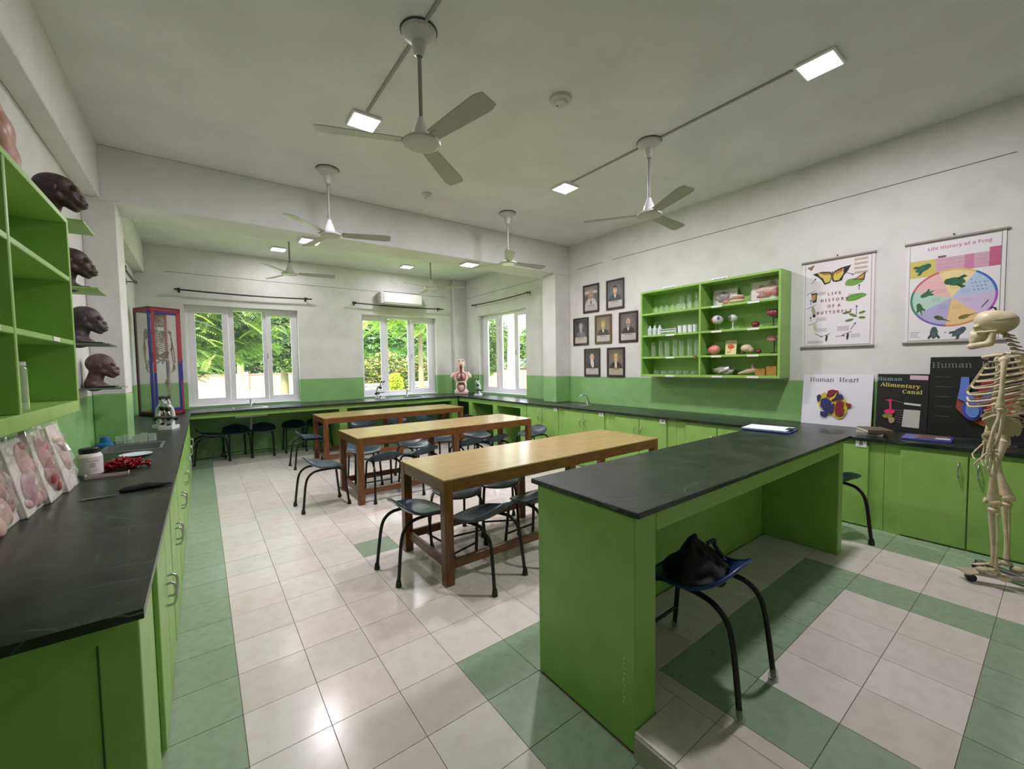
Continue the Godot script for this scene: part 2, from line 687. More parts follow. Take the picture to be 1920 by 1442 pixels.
func setting() -> void:
	# floor: mortar bed with tiles laid on it
	var bed := ST()
	mm(bed, Vector3(XL - 0.25, -0.15, ZB - 0.25), Vector3(XR + 0.25, -0.0035, ZF + 0.25))
	var fl := obj("floor", bed, GROUT)
	tag(fl, "tiled floor of pale square tiles with green border tiles", "floor", "", "structure")
	var std := tile_mesh(0.3, 0.3)
	var far_w := ST()
	var far_g := ST()
	var laid := 0
	for j in range(11, -20, -1):
		for i in range(-1, 15):
			var x := i * 0.3 + 0.15
			var z := j * 0.3 + 0.15
			if z > 1.5 and x > 1.2:
				continue
			if z > 2.7 and x < -0.0:
				pass
			var green := i < 0 or j < -18 or i >= 14
			if x > 0.9 and j == 4:
				green = true
			if i == 3 and j >= 4:
				green = true
			if i == 3 and j == -2:
				green = true
			if laid < 290 and z < 3.0:
				var o := MeshInstance3D.new()
				o.mesh = std
				o.material_override = TILE_G[rng.randi() % 2] if green else TILE_W[rng.randi() % 4]
				put(o, "tile", fl)
				o.position = Vector3(x, rng.randf_range(-0.0002, 0.0002), z)
				laid += 1
			else:
				bx(far_g if green else far_w, Vector3(x, -0.006, z), Vector3(0.2975, 0.012, 0.2975), 0.0005)
	tag(obj("far_tiles", far_w, TILE_W[0], fl), "pale tiles at the far end", "", "", "stuff")
	tag(obj("far_border_tiles", far_g, TILE_G[0], fl), "green tiles at the far edge", "", "", "stuff")
	# platform
	var pb := ST()
	mm(pb, Vector3(1.335, 0, 1.575), Vector3(4.45, PY - 0.0035, 2.075))
	mm(pb, Vector3(1.2, 0, 2.075), Vector3(4.45, PY - 0.0035, ZF))
	var pl := obj("floor_platform", pb, GROUT)
	tag(pl, "low tiled platform one step up under the green demonstration desk", "platform", "", "structure")
	var xs := [1.197, 1.486, 1.565, 1.865, 2.165, 2.465, 2.765, 3.064, 3.365, 3.655, 3.955, 4.255, 4.45]
	var zs := [1.575, 1.94, 2.245, 2.542, 2.843, 3.145, 3.445, 3.745, 4.045]
	for i in xs.size() - 1:
		for j in zs.size() - 1:
			if zs[j] > 3.4 and i < 4:
				continue
			var x: float = (xs[i] + xs[i + 1]) / 2
			var z: float = (zs[j] + zs[j + 1]) / 2
			var x0: float = xs[i]
			var z0: float = zs[j]
			if j == 0 and i < 1:
				x0 = 1.345
			if i == 0 and j == 1:
				z0 = 2.075
				z = (z0 + zs[j + 1]) / 2
			x = (x0 + xs[i + 1]) / 2
			var w: float = xs[i + 1] - x0
			var d: float = zs[j + 1] - z0
			var ring := i >= 2 and i <= 7 and j >= 1 and j <= 4
			var inner := i >= 3 and i <= 6 and j >= 2 and j <= 3
			var green := (ring and not inner) or i >= 10
			var o := MeshInstance3D.new()
			o.mesh = tile_mesh(w, d)
			o.material_override = TILE_G[rng.randi() % 2] if green else TILE_W[rng.randi() % 4]
			put(o, "tile", pl)
			o.position = Vector3(x, PY, z)
	var fill_in := MeshInstance3D.new()
	fill_in.mesh = tile_mesh(0.141, 0.135)
	fill_in.material_override = TILE_W[1]
	put(fill_in, "tile", pl)
	fill_in.position = Vector3(1.4155, PY, 2.0075)
	var rz := [2.08, 2.6, 3.2, 3.8]
	for k in 3:
		var o := MeshInstance3D.new()
		var s := ST()
		bx(s, Vector3.ZERO, Vector3(0.012, PY - 0.006, rz[k + 1] - rz[k] - 0.004), 0.001)
		o.mesh = s.commit()
		o.material_override = mat("riser_tile", c8(176, 170, 158), 0.3)
		put(o, "riser_tile", pl)
		o.position = Vector3(1.194, (PY - 0.006) / 2, (rz[k] + rz[k + 1]) / 2)
	# ceiling with its beams
	var ce := ST()
	mm(ce, Vector3(XL - 0.25, CEIL, ZB - 0.25), Vector3(XR + 0.25, CEIL + 0.25, ZF + 0.25))
	var cl := obj("ceiling", ce, CEILM)
	tag(cl, "flat painted ceiling with a deep cross beam and side beam", "ceiling", "", "structure")
	var be := ST()
	mm(be, Vector3(XL, 3.06, -2.68), Vector3(XR, CEIL, -2.2), 0.006)
	obj("cross_beam", be, CEILM, cl)
	be = ST()
	mm(be, Vector3(XL, 3.08, -2.2), Vector3(-0.75, CEIL, ZF), 0.006)
	mm(be, Vector3(XL, 3.08, ZB), Vector3(-0.75, CEIL, -2.68), 0.006)
	obj("side_beam", be, WHITE, cl)
	# walls
	var win1 := [-0.28, 1.43, 0.895, 2.62]
	var win2 := [2.63, 4.33, 0.89, 2.625]
	var win3 := [-5.16, -3.41, 0.905, 2.66]
	var wb := wall("wall_back", "white far wall with green lower band and two windows", XL - 0.25, XR + 0.25, true, ZB - 0.25, ZB, [win1, win2])
	pier(wb, Vector3(4.76, CH + 0.001, ZB + 0.001), Vector3(XR, CEIL, ZB + 0.1))
	var wr := wall("wall_right", "white right wall with green lower band, portraits and charts", ZB, ZF, false, XR, XR + 0.25, [win3])
	pier(wr, Vector3(4.765, CH + 0.001, -2.53), Vector3(XR, 3.06, -2.2))
	var wl := wall("wall_left", "white left wall with green lower band behind the shelf cabinet", ZB, ZF, false, XL - 0.25, XL, [])
	pier(wl, Vector3(XL, CH + 0.001, -2.62), Vector3(-0.653, 3.06, -2.2))
	wall("wall_front", "white wall behind the viewer", XL - 0.25, XR + 0.25, true, ZF, ZF + 0.25, [])
	# thin dark lines along the walls at lintel height
	var dark := mat("crack_line", c8(112, 110, 104), 0.8)
	var seg := [["trim_1", "thin dark joint line high on the right wall above the charts", [Vector3(XR - 0.002, 3.13, -1.25), Vector3(XR - 0.002, 3.125, 0.8), Vector3(XR - 0.002, 3.13, 2.75)]],
		["trim_2", "short dark joint line above the portraits", [Vector3(XR - 0.002, 3.12, -2.0), Vector3(XR - 0.002, 3.13, -1.45)]],
		["trim_3", "thin dark joint line above the side window", [Vector3(XR - 0.002, 3.12, -5.68), Vector3(XR - 0.002, 3.13, -3.0)]],
		["trim_4", "thin dark joint line above the far windows", [Vector3(-0.5, 3.13, ZB + 0.002), Vector3(2.0, 3.12, ZB + 0.002), Vector3(4.6, 3.13, ZB + 0.002)]]]
	for s in seg:
		var a := ST()
		tube(a, s[2], 0.0032, 6)
		tag(obj(s[0], a, dark), s[1], "joint line", "", "structure")
	# windows
	window("window_1", "three-light white window at the left of the far wall, bright garden behind", Vector3(-0.28, 0.895, ZB), 0.0, 1.71, 1.725, [[0.14, 0.52], [0.69, 1.13], [1.27, 1.6]], 0.1)
	window("window_2", "three-light white window in the far wall below the air conditioner", Vector3(2.63, 0.89, ZB), 0.0, 1.70, 1.735, [[0.06, 0.43], [0.6, 1.06], [1.2, 1.53]], 0.08)
	window("window_3", "three-light white window in the right wall showing a pale tree trunk", Vector3(XR, 0.905, -5.16), -PI / 2, 1.75, 1.755, [[0.22, 0.55], [0.74, 1.18], [1.36, 1.68]], 0.12)
	rod("curtain_rod", "long black curtain rod above the window beside the glass case", Vector3(-0.39, 2.84, ZB + 0.1), 0.0, 2.06, true)
	rod("curtain_rod", "black curtain rod below the air conditioner", Vector3(2.42, 2.835, ZB + 0.1), 0.0, 2.06, true)
	rod("curtain_rod", "black curtain rod above the window on the right wall", Vector3(XR - 0.09, 2.91, -5.3), -PI / 2, 2.14, false)
	rod("curtain_rod", "short dark curtain rod end high on the left wall behind the pilaster", Vector3(XL + 0.13, 2.72, -3.45), PI / 2, 1.2, false)

# local: x along the opening, y up, +z into the room
func window(called: String, label: String, at: Vector3, turn: float, w: float, h: float, panes: Array, off: float) -> void:
	var o := thing(called, label, "window", at, turn, "", "structure")
	var z := -0.14
	var st := ST()
	mm(st, Vector3(0, 0, z - 0.05), Vector3(w, 0.055, z + 0.03), 0.004)
	mm(st, Vector3(0, h - 0.05, z - 0.05), Vector3(w, h, z + 0.03), 0.004)
	mm(st, Vector3(0, 0.055, z - 0.05), Vector3(0.05, h - 0.05, z + 0.03), 0.004)
	mm(st, Vector3(w - 0.05, 0.055, z - 0.05), Vector3(w, h - 0.05, z + 0.03), 0.004)
	obj("window_frame", st, PVC, o)
	var gl := glass("window_glass", Color(1, 1, 1), 0.04)
	for k in 3:
		var a: float = panes[k][0]
		var b: float = panes[k][1]
		var l: float = 0.05 if k == 0 else (panes[k - 1][1] + a) / 2
		var r: float = w - 0.05 if k == 2 else (b + panes[k + 1][0]) / 2
		var zz := z + (0.012 if k != 1 else -0.022)
		var y0 := 0.055
		var y1 := h - 0.05
		var py0 := 0.13 if k != 1 else 0.1
		var py1 := h - (0.12 if k != 1 else 0.06)
		st = ST()
		mm(st, Vector3(l, y0, zz - 0.018), Vector3(a, y1, zz + 0.018), 0.004)
		mm(st, Vector3(b, y0, zz - 0.018), Vector3(r, y1, zz + 0.018), 0.004)
		mm(st, Vector3(a, y0, zz - 0.018), Vector3(b, py0, zz + 0.018), 0.004)
		mm(st, Vector3(a, py1, zz - 0.018), Vector3(b, y1, zz + 0.018), 0.004)
		obj("sash", st, PVC, o)
		st = ST()
		quad(st, Vector3(a - 0.004, py0 - 0.004, zz), Vector3(b + 0.004, py0 - 0.004, zz), Vector3(b + 0.004, py1 + 0.004, zz), Vector3(a - 0.004, py1 + 0.004, zz), Vector3.BACK)
		obj("pane", st, gl, o)
	st = ST()
	bx(st, Vector3((panes[1][1] + panes[2][0]) / 2, h * 0.5, z + 0.036), Vector3(0.018, 0.1, 0.014), 0.004)
	obj("latch", st, mat("latch_grey", c8(150, 150, 154), 0.4), o)
	st = ST()
	mm(st, Vector3(0, -0.002, z + 0.03), Vector3(w, 0.012, 0.004), 0.003)
	obj("window_sill", st, PVC, o)

func rod(called: String, label: String, at: Vector3, turn: float, len: float, brackets: bool) -> void:
	var o := thing(called, label, "curtain rod", at, turn, "curtain rods")
	var dk := mat("rod_dark", c8(40, 32, 34), 0.4)
	var st := ST()
	var pts := []
	for i in 9:
		var t := i / 8.0
		pts.append(Vector3(t * len, -0.02 * sin(PI * t), 0))
	tube(st, pts, 0.0125, 8)
	obj("pole", st, dk, o)
	for x in [0.06, len - 0.1]:
		st = ST()
		tube(st, [Vector3(x, 0, 0.0), Vector3(x, 0, -0.095)], 0.009, 6)
		bx(st, Vector3(x, 0, -0.092), Vector3(0.03, 0.08, 0.008), 0.002)
		lathe(st, [Vector2(0.0, -0.022), Vector2(0.022, -0.02), Vector2(0.022, 0.02), Vector2(0.0, 0.022)], Transform3D(Basis(Vector3.BACK, PI / 2), Vector3(x, 0, 0)), 10)
		obj("bracket", st, dk if brackets else mat("bracket_grey", c8(120, 118, 116), 0.5), o)

# ---------------------------------------------------------------- lamps and fans
func lamps_and_fans() -> void:
	var led := mat("led_lamp_face", Color.WHITE, 0.5)
	led.emission_enabled = true
	led.emission = Color(0.99, 0.97, 1.0)
	led.emission_energy_multiplier = 4.0
	var L := [["square ceiling light panel beside the nearest fan, left of its rod", Vector3(1.065, CEIL, -0.48), 0.72],
		["square ceiling light panel between the smoke detector and the right-hand fan", Vector3(3.335, CEIL, -0.47), 1.05],
		["large bright square ceiling light panel nearest the charts wall", Vector3(3.375, CEIL, 1.965), 1.1],
		["light panel under the cross beam, below the left middle fan", Vector3(1.02, 3.06, -2.46), 0.5],
		["light panel under the cross beam, left of the right middle fan", Vector3(3.22, 3.06, -2.42), 0.5],
		["light panel in the far bay, left of the far fan by the glass case", Vector3(1.04, CEIL, -5.02), 0.32],
		["light panel in the far bay above the air conditioner", Vector3(3.33, CEIL, -5.03), 0.32]]
	for l in L:
		var o := thing("ceiling_light", l[0], "ceiling light", l[1], 0.0, "square ceiling light panels")
		var st := ST()
		mm(st, Vector3(-0.115, -0.022, -0.115), Vector3(0.115, 0, 0.115), 0.006)
		obj("housing", st, mat("lamp_housing", c8(232, 232, 232), 0.5), o)
		st = ST()
		mm(st, Vector3(-0.102, -0.0245, -0.102), Vector3(0.102, -0.02, 0.102), 0.001)
		obj("diffuser", st, led, o)
		var a := AreaLight3D.new()
		a.name = "lamp_glow"
		a.area_size = Vector2(0.2, 0.2)
		a.area_normalize_energy = true
		a.light_energy = LED_E * float(l[2])
		a.light_color = Color(0.99, 0.962, 1.0)
		a.shadow_enabled = true
		a.set("area_range", 14.0)
		a.set("area_attenuation", 2.0)
		a.rotation.x = -PI / 2
		a.position = Vector3(0, -0.03, 0)
		o.add_child(a)
	var fan := fan_make()
	fan.position = Vector3(1.05, CEIL, 0.63)
	fan.rotation.y = 0
	blades(fan, [80, 200, -40])
	var f := [["white ceiling fan at the right, nearest the charts wall", Vector3(3.285, CEIL, 0.68), [-125, -5, 115]],
		["white ceiling fan in the middle row near the left beam", Vector3(1.03, CEIL, -1.55), [19, 139, -101]],
		["white ceiling fan in the middle row near the right pilaster", Vector3(3.27, CEIL, -1.5), [4, 124, -116]],
		["small far ceiling fan beyond the beam, in front of the left window", Vector3(1.0, CEIL, -3.75), [10, 130, -110]],
		["small far ceiling fan beyond the beam, in front of the air conditioner", Vector3(3.2, CEIL, -3.7), [40, 160, -80]]]
	for k in f:
		var c := dup(fan, k[1], 0.0, k[0])
		blades(c, k[2])
	# smoke detectors and cable ducts
	for d in [["white round smoke detector on the ceiling right of the nearest fan", Vector3(2.19, CEIL, 0.66), 0.085], ["small round ceiling box on the ceiling in front of the cross beam", Vector3(2.12, CEIL, -1.53), 0.055]]:
		var o := thing("smoke_detector", d[0], "smoke detector", d[1])
		var r: float = d[2]
		var st := ST()
		lathe(st, [Vector2(0, -0.045), Vector2(r * 0.55, -0.045), Vector2(r * 0.7, -0.03), Vector2(r * 0.95, -0.022), Vector2(r, -0.012), Vector2(r, 0)])
		obj("housing", st, mat("detector_white", c8(200, 200, 196), 0.5), o)
		st = ST()
		ball(st, Vector3(-r * 0.1, -0.046, -r * 0.3), Vector3(0.007, 0.004, 0.007))
		obj("indicator", st, BLACK, o)
	var duct := mat("duct_grey", c8(150, 150, 142), 0.6)
	for q in [["grey cable duct along the ceiling past the nearest fan", 1.05, -0.34, 1.83], ["grey cable duct along the ceiling past the right-hand fan", 3.3, -0.33, 1.83]]:
		var st := ST()
		mm(st, Vector3(q[1] - 0.011, CEIL - 0.012, q[2]), Vector3(q[1] + 0.011, CEIL, q[3]), 0.003)
		tag(obj("cable_duct", st, duct), q[0], "cable duct", "ceiling cable ducts")

func fan_make() -> Node3D:
	var o := thing("ceiling_fan", "white ceiling fan nearest the viewer, beside a bright light panel", "ceiling fan", Vector3.ZERO, 0.0, "ceiling fans")
	var wh := mat("fan_white", c8(196, 194, 190), 0.35)
	var st := ST()
	lathe(st, [Vector2(0.018, -0.15), Vector2(0.03, -0.14), Vector2(0.045, -0.07), Vector2(0.1, -0.03), Vector2(0.105, -0.012), Vector2(0.1, 0.0)], Transform3D(), 24)
	obj("canopy", st, wh, o)
	st = ST()
	lathe(st, [Vector2(0.107, -0.008), Vector2(0.112, -0.004), Vector2(0.107, 0.0)], Transform3D(), 24)
	obj("canopy_ring", st, mat("fan_dark", c8(60, 60, 60), 0.5), o)
	st = ST()
	tube(st, [Vector3(0, -0.14, 0), Vector3(0, -0.56, 0)], 0.0125, 10)
	obj("down_rod", st, mat("fan_rod", c8(150, 146, 138), 0.4), o)
	st = ST()
	lathe(st, [Vector2(0.0, -0.66), Vector2(0.05, -0.655), Vector2(0.056, -0.62), Vector2(0.045, -0.58), Vector2(0.026, -0.535), Vector2(0.02, -0.51), Vector2(0.0, -0.505)], Transform3D(), 24)
	obj("motor_cover", st, mat("fan_motor", c8(224, 222, 222), 0.3), o)
	st = ST()
	lathe(st, [Vector2(0.0, -0.678), Vector2(0.09, -0.676), Vector2(0.112, -0.668), Vector2(0.116, -0.658), Vector2(0.105, -0.648), Vector2(0.05, -0.64)], Transform3D(), 28)
	obj("motor_cap", st, wh, o)
	for k in 3:
		st = ST()
		var top := []
		for i in 13:
			var t := i / 12.0
			top.append([lerpf(0.12, 0.6, t), lerpf(0.045, 0.068, t) - (0.02 * pow(maxf(0, t - 0.85) / 0.15, 2))])
		for i in 12:
			var a = top[i]
			var b = top[i + 1]
			for s in [1.0, -1.0]:
				var q := func(r: float, w: float) -> Vector3:
					return Vector3(r, -0.655 + 0.2 * w + s * 0.0015, w)
				quad(st, q.call(a[0], -a[1]), q.call(b[0], -b[1]), q.call(b[0], b[1]), q.call(a[0], a[1]), Vector3(0, s, -s * 0.2).normalized())
		bx(st, Vector3(0.1, -0.654, 0), Vector3(0.12, 0.006, 0.05), 0.002)
		obj("blade", st, mat("fan_blade", c8(170, 168, 158), 0.4), o)
	return o

func blades(o: Node3D, degs: Array) -> void:
	var k := 0
	for c in o.get_children():
		if String(c.name).begins_with("blade"):
			c.rotation.y = deg_to_rad(-degs[k])
			k += 1

# ---------------------------------------------------------------- counters
# slab with rectangular holes
func slab(st: SurfaceTool, x0: float, x1: float, z0: float, z1: float, y0: float, y1: float, holes: Array, bev := 0.004) -> void:
	var cx := [x0, x1]
	var cz := [z0, z1]
	for h in holes:
		cx.append_array([h[0], h[1]])
		cz.append_array([h[2], h[3]])
	if holes.is_empty():
		mm(st, Vector3(x0, y0, z0), Vector3(x1, y1, z1), bev)
		return
	cx.sort()
	cz.sort()
	for i in cx.size() - 1:
		for j in cz.size() - 1:
			if cx[i + 1] - cx[i] < 0.001 or cz[j + 1] - cz[j] < 0.001:
				continue
			var mx: float = (cx[i] + cx[i + 1]) / 2
			var mz: float = (cz[j] + cz[j + 1]) / 2
			var open := false
			for h in holes:
				if mx > h[0] and mx < h[1] and mz > h[2] and mz < h[3]:
					open = true
			if not open:
				mm(st, Vector3(cx[i], y0, cz[j]), Vector3(cx[i + 1], y1, cz[j + 1]))

func sink(label: String, h: Array, tap_at: Vector3, tap_turn: float, tap: bool) -> void:
	var o := thing("sink", label, "sink", Vector3((h[0] + h[1]) / 2, CH, (h[2] + h[3]) / 2), 0.0, "counter sinks")
	var w: float = h[1] - h[0] - 0.004
	var d: float = h[3] - h[2] - 0.004
	var st := ST()
	var t := 0.004
	var dp := 0.15
	mm(st, Vector3(-w / 2, -dp, -d / 2), Vector3(w / 2, -dp + t, d / 2))
	mm(st, Vector3(-w / 2, -dp, -d / 2), Vector3(-w / 2 + t, 0, d / 2))
	mm(st, Vector3(w / 2 - t, -dp, -d / 2), Vector3(w / 2, 0, d / 2))
	mm(st, Vector3(-w / 2, -dp, -d / 2), Vector3(w / 2, 0, -d / 2 + t))
	mm(st, Vector3(-w / 2, -dp, d / 2 - t), Vector3(w / 2, 0, d / 2))
	obj("basin", st, STEEL, o)
	st = ST()
	for e in [[-1, 0], [1, 0]]:
		bx(st, Vector3(e[0] * (w / 2 + 0.008), 0.002, 0), Vector3(0.022, 0.004, d + 0.038), 0.002)
		bx(st, Vector3(0, 0.002, e[0] * (d / 2 + 0.008)), Vector3(w + 0.038, 0.004, 0.022), 0.002)
	obj("rim", st, STEEL, o)
	st = ST()
	lathe(st, [Vector2(0, -dp + 0.006), Vector2(0.03, -dp + 0.006), Vector2(0.035, -dp + 0.004)], Transform3D(), 14)
	obj("drain", st, mat("drain_dark", c8(70, 70, 70), 0.4, 0.8), o)
	if tap:
		var f := thing("faucet", "chrome swan-neck tap beside the " + label, "faucet", tap_at, tap_turn, "chrome taps")
		st = ST()
		tube(st, curve([Vector3(0, 0, 0), Vector3(0, 0.08, 0), Vector3(0, 0.135, 0.02), Vector3(0, 0.155, 0.07), Vector3(0, 0.14, 0.12), Vector3(0, 0.11, 0.13)], 5), 0.011, 8)
		obj("spout", st, STEEL, f)
		st = ST()
		lathe(st, [Vector2(0.0, 0.0), Vector2(0.024, 0.0), Vector2(0.022, 0.012), Vector2(0.016, 0.05), Vector2(0.0, 0.055)], Transform3D(), 14)
		obj("base", st, STEEL, f)
		st = ST()
		tube(st, [Vector3(0.01, 0.03, 0), Vector3(0.045, 0.04, 0), Vector3(0.07, 0.055, 0)], [0.008, 0.007, 0.01], 8)
		obj("lever", st, STEEL, f)

func pull(parent: Node3D, at: Vector3) -> void:
	# D handle standing out along local +z
	var st := ST()
	tube(st, curve([at + Vector3(0, 0.05, 0), at + Vector3(0, 0.05, 0.022), at + Vector3(0, 0.035, 0.034), at + Vector3(0, 0, 0.037), at + Vector3(0, -0.035, 0.034), at + Vector3(0, -0.05, 0.022), at + Vector3(0, -0.05, 0)], 3), 0.006, 7)
	obj("handle", st, STEEL, parent)

# cabinet facing local +z; w wide, from y0 to y1, depth back; doors at the given local x ranges
func cabinet(called: String, label: String, group: String, at: Vector3, turn: float, w: float, y0: float, y1: float, dep: float, doors: Array, number := "", tag_x := 0.0, handle_y := 0.64) -> Node3D:
	var o := thing(called, label, "cabinet", at, turn, group)
	var st := ST()
	mm(st, Vector3(-w / 2 + 0.001, y0, -0.03), Vector3(w / 2 - 0.001, y1, -0.012), 0.002)
	mm(st, Vector3(-w / 2 + 0.001, y0, -dep), Vector3(-w / 2 + 0.019, y1, -0.03), 0.001)
	mm(st, Vector3(w / 2 - 0.019, y0, -dep), Vector3(w / 2 - 0.001, y1, -0.03), 0.001)
	mm(st, Vector3(-w / 2 + 0.019, y0, -dep), Vector3(w / 2 - 0.019, y0 + 0.018, -0.03), 0.001)
	obj("body", st, CAB, o)
	for k in doors.size():
		var d = doors[k]
		st = ST()
		mm(st, Vector3(d[0] + 0.004, y0 + 0.012, -0.012), Vector3(d[1] - 0.004, y1 - 0.035, 0.006), 0.003)
		var dm := obj("door", st, CAB, o)
		if d[2] != 0:
			pull(dm, Vector3(d[1] - 0.05 if d[2] > 0 else d[0] + 0.05, handle_y, 0.006))
	if number != "":
		st = ST()
		bx(st, Vector3(tag_x, y1 - 0.022, 0.008), Vector3(0.075, 0.062, 0.004), 0.001)
		var pl := obj("number_plate", st, mat("tag_white", c8(232, 232, 228), 0.5), o)
		text(number, 0.034, BLACK, pl, Vector3(tag_x, y1 - 0.022, 0.0105), "lettering", 0.001, "Droid Serif", true)
	return o

func counters() -> void:
	# worktops
	var y0 := CH - 0.028
	var sl := [-0.77, -0.40, -1.98, -1.56]
	var sb1 := [0.33, 0.80, -5.48, -5.18]
	var sb2 := [3.30, 3.74, -5.52, -5.22]
	var sr := [4.52, 4.84, -1.93, -1.45]
	var st := ST()
	slab(st, XL + 0.002, -0.242, -4.9, 1.515, y0, CH, [sl])
	tag(obj("worktop", st, MARBLE), "dark green marble worktop along the left wall, cluttered with specimens", "worktop", "marble worktops")
	st = ST()
	slab(st, XL + 0.002, XR - 0.002, ZB + 0.002, -4.902, y0, CH, [sb1, sb2])
	tag(obj("worktop", st, MARBLE), "dark green marble worktop along the far wall under the windows", "worktop", "marble worktops")
	st = ST()
	slab(st, 4.365, XR - 0.002, -4.9, 4.2, y0, CH, [sr])
	tag(obj("worktop", st, MARBLE), "dark green marble worktop along the right wall, past the pilaster", "worktop", "marble worktops")
	sink("steel sink set in the left worktop behind the white bottle", sl, Vector3.ZERO, 0, false)
	sink("steel sink below the window beside the glass case", sb1, Vector3(0.585, CH, -5.58), 0.0, true)
	sink("steel sink below the window under the air conditioner", sb2, Vector3(3.5, CH, -5.62), 0.0, true)
	sink("steel sink in the right worktop beyond the portraits", sr, Vector3(4.93, CH, -1.62), -PI / 2 - 0.5, true)
	# left cabinets, facing the aisle
	var fx := -0.262
	var top := y0 - 0.0005
	st = ST()
	mm(st, Vector3(XL + 0.004, 0, 1.37), Vector3(fx - 0.004, top, 1.395), 0.003)
	mm(st, Vector3(fx - 0.05, 0.0, 1.02), Vector3(fx - 0.006, top, 1.37), 0.002)
	var ep := obj("cabinet_end_panel", st, CAB)
	tag(ep, "plain green end panel closing the near end of the left cabinets", "panel")
	st = ST()
	mm(st, Vector3(-0.36, 0.12, 1.395), Vector3(-0.355, 0.74, 1.398), 0.001)
	obj("groove_strip", st, mat("green_dark_gap", c8(48, 84, 36), 0.7), ep)
	var who := ["nearest green cabinet under the left worktop, doors with chrome pulls", "second green cabinet from the near end under the left worktop", "third green cabinet along the left worktop, below the white bottle", "fourth green cabinet along the left worktop, below the sink", "fifth green cabinet along the left worktop, past the pilaster", "sixth green cabinet along the left worktop, below the microscopes", "last green cabinet of the left row, next to the far stools"]
	for k in 7:
		var zc := 0.55 - 0.83 * k
		if k == 6:
			cabinet("base_cabinet", who[k], "green cabinets under the left worktop", Vector3(fx, 0, zc + 0.1), PI / 2, 0.62, 0.0, top, 0.6, [[-0.3, 0.0, 1], [0.0, 0.3, -1]], "", 0, 0.5)
			continue
		cabinet("base_cabinet", who[k], "green cabinets under the left worktop", Vector3(fx, 0, zc), PI / 2, 0.829, 0.0, top, 0.6, [[-0.39, 0.0, 1], [0.0, 0.39, -1]], "", 0, 0.5)
	# right cabinets
	var rx := 4.385
	var rdep := 0.69
	var units := [[-2.545, -1.675, -2.53, -1.75, "12", "green double-door cabinet numbered 12, beside the open knee spaces"],
		[-1.675, -0.715, -1.6, -0.805, "11", "green double-door cabinet numbered 11 under the right worktop"],
		[-0.715, 0.28, -0.63, 0.16, "10", "green double-door cabinet numbered 10 behind the front table"],
		[0.28, 1.24, 0.4, 1.14, "", "green double-door cabinet half hidden by the demonstration desk top"],
		[1.24, 2.155, 1.27, 2.06, "8", "green double-door cabinet numbered 8 at the end of the desk"],
		[2.155, 3.1, 2.25, 3.0, "", "green double-door cabinet behind the skeleton"],
		[3.1, 4.0, 3.18, 3.95, "", "green double-door cabinet beyond the skeleton, out of the picture"]]
	for u in units:
		if u[0] > 3.05:
			continue
		var zc: float = (u[0] + u[1]) / 2
		var base := PY if u[0] > 1.2 else 0.0
		var m: float = (u[2] + u[3]) / 2
		cabinet("base_cabinet", u[5], "green cabinets under the right worktop", Vector3(rx, 0, zc), -PI / 2, u[1] - u[0], base, top, rdep, [[u[2] - zc, m - zc, 1], [m - zc, u[3] - zc, -1]], u[4], u[3] - zc - 0.055, 0.7 if u[0] > 1.2 else 0.655)
	# open knee spaces at the far right
	st = ST()
	for z in [[-2.72, -2.547], [-3.58, -3.45], [-4.48, -4.35]]:
		mm(st, Vector3(rx, 0, z[0]), Vector3(XR - 0.001, top, z[1]), 0.003)
	mm(st, Vector3(rx + 0.005, 0.755, -4.9), Vector3(rx + 0.03, top, -2.72), 0.002)
	tag(obj("counter_support", st, CAB), "green piers and rail framing the three open knee spaces on the right", "counter support", "green masonry counter supports")
	st = ST()
	mm(st, Vector3(1.91, 0, -5.79), Vector3(2.05, top, -4.945), 0.003)
	mm(st, Vector3(4.24, 0, -5.08), Vector3(4.385, top, -4.945), 0.003)
	mm(st, Vector3(-0.26, 0.765, -4.97), Vector3(4.24, top, -4.95), 0.002)
	tag(obj("counter_support", st, CAB), "green pier and rail carrying the far worktop under the windows", "counter support", "green masonry counter supports")
	# the drain pipe of the sink in the knee space
	st = ST()
	tube(st, [Vector3(0.56, CH - 0.15, -5.33), Vector3(0.56, 0.55, -5.33), Vector3(0.56, 0.45, -5.45), Vector3(0.56, 0.42, -5.79)], 0.02, 8)
	tag(obj("drain_pipe", st, mat("pipe_grey", c8(140, 134, 126), 0.5)), "grey drain pipe under the far sink by the knee space", "pipe")

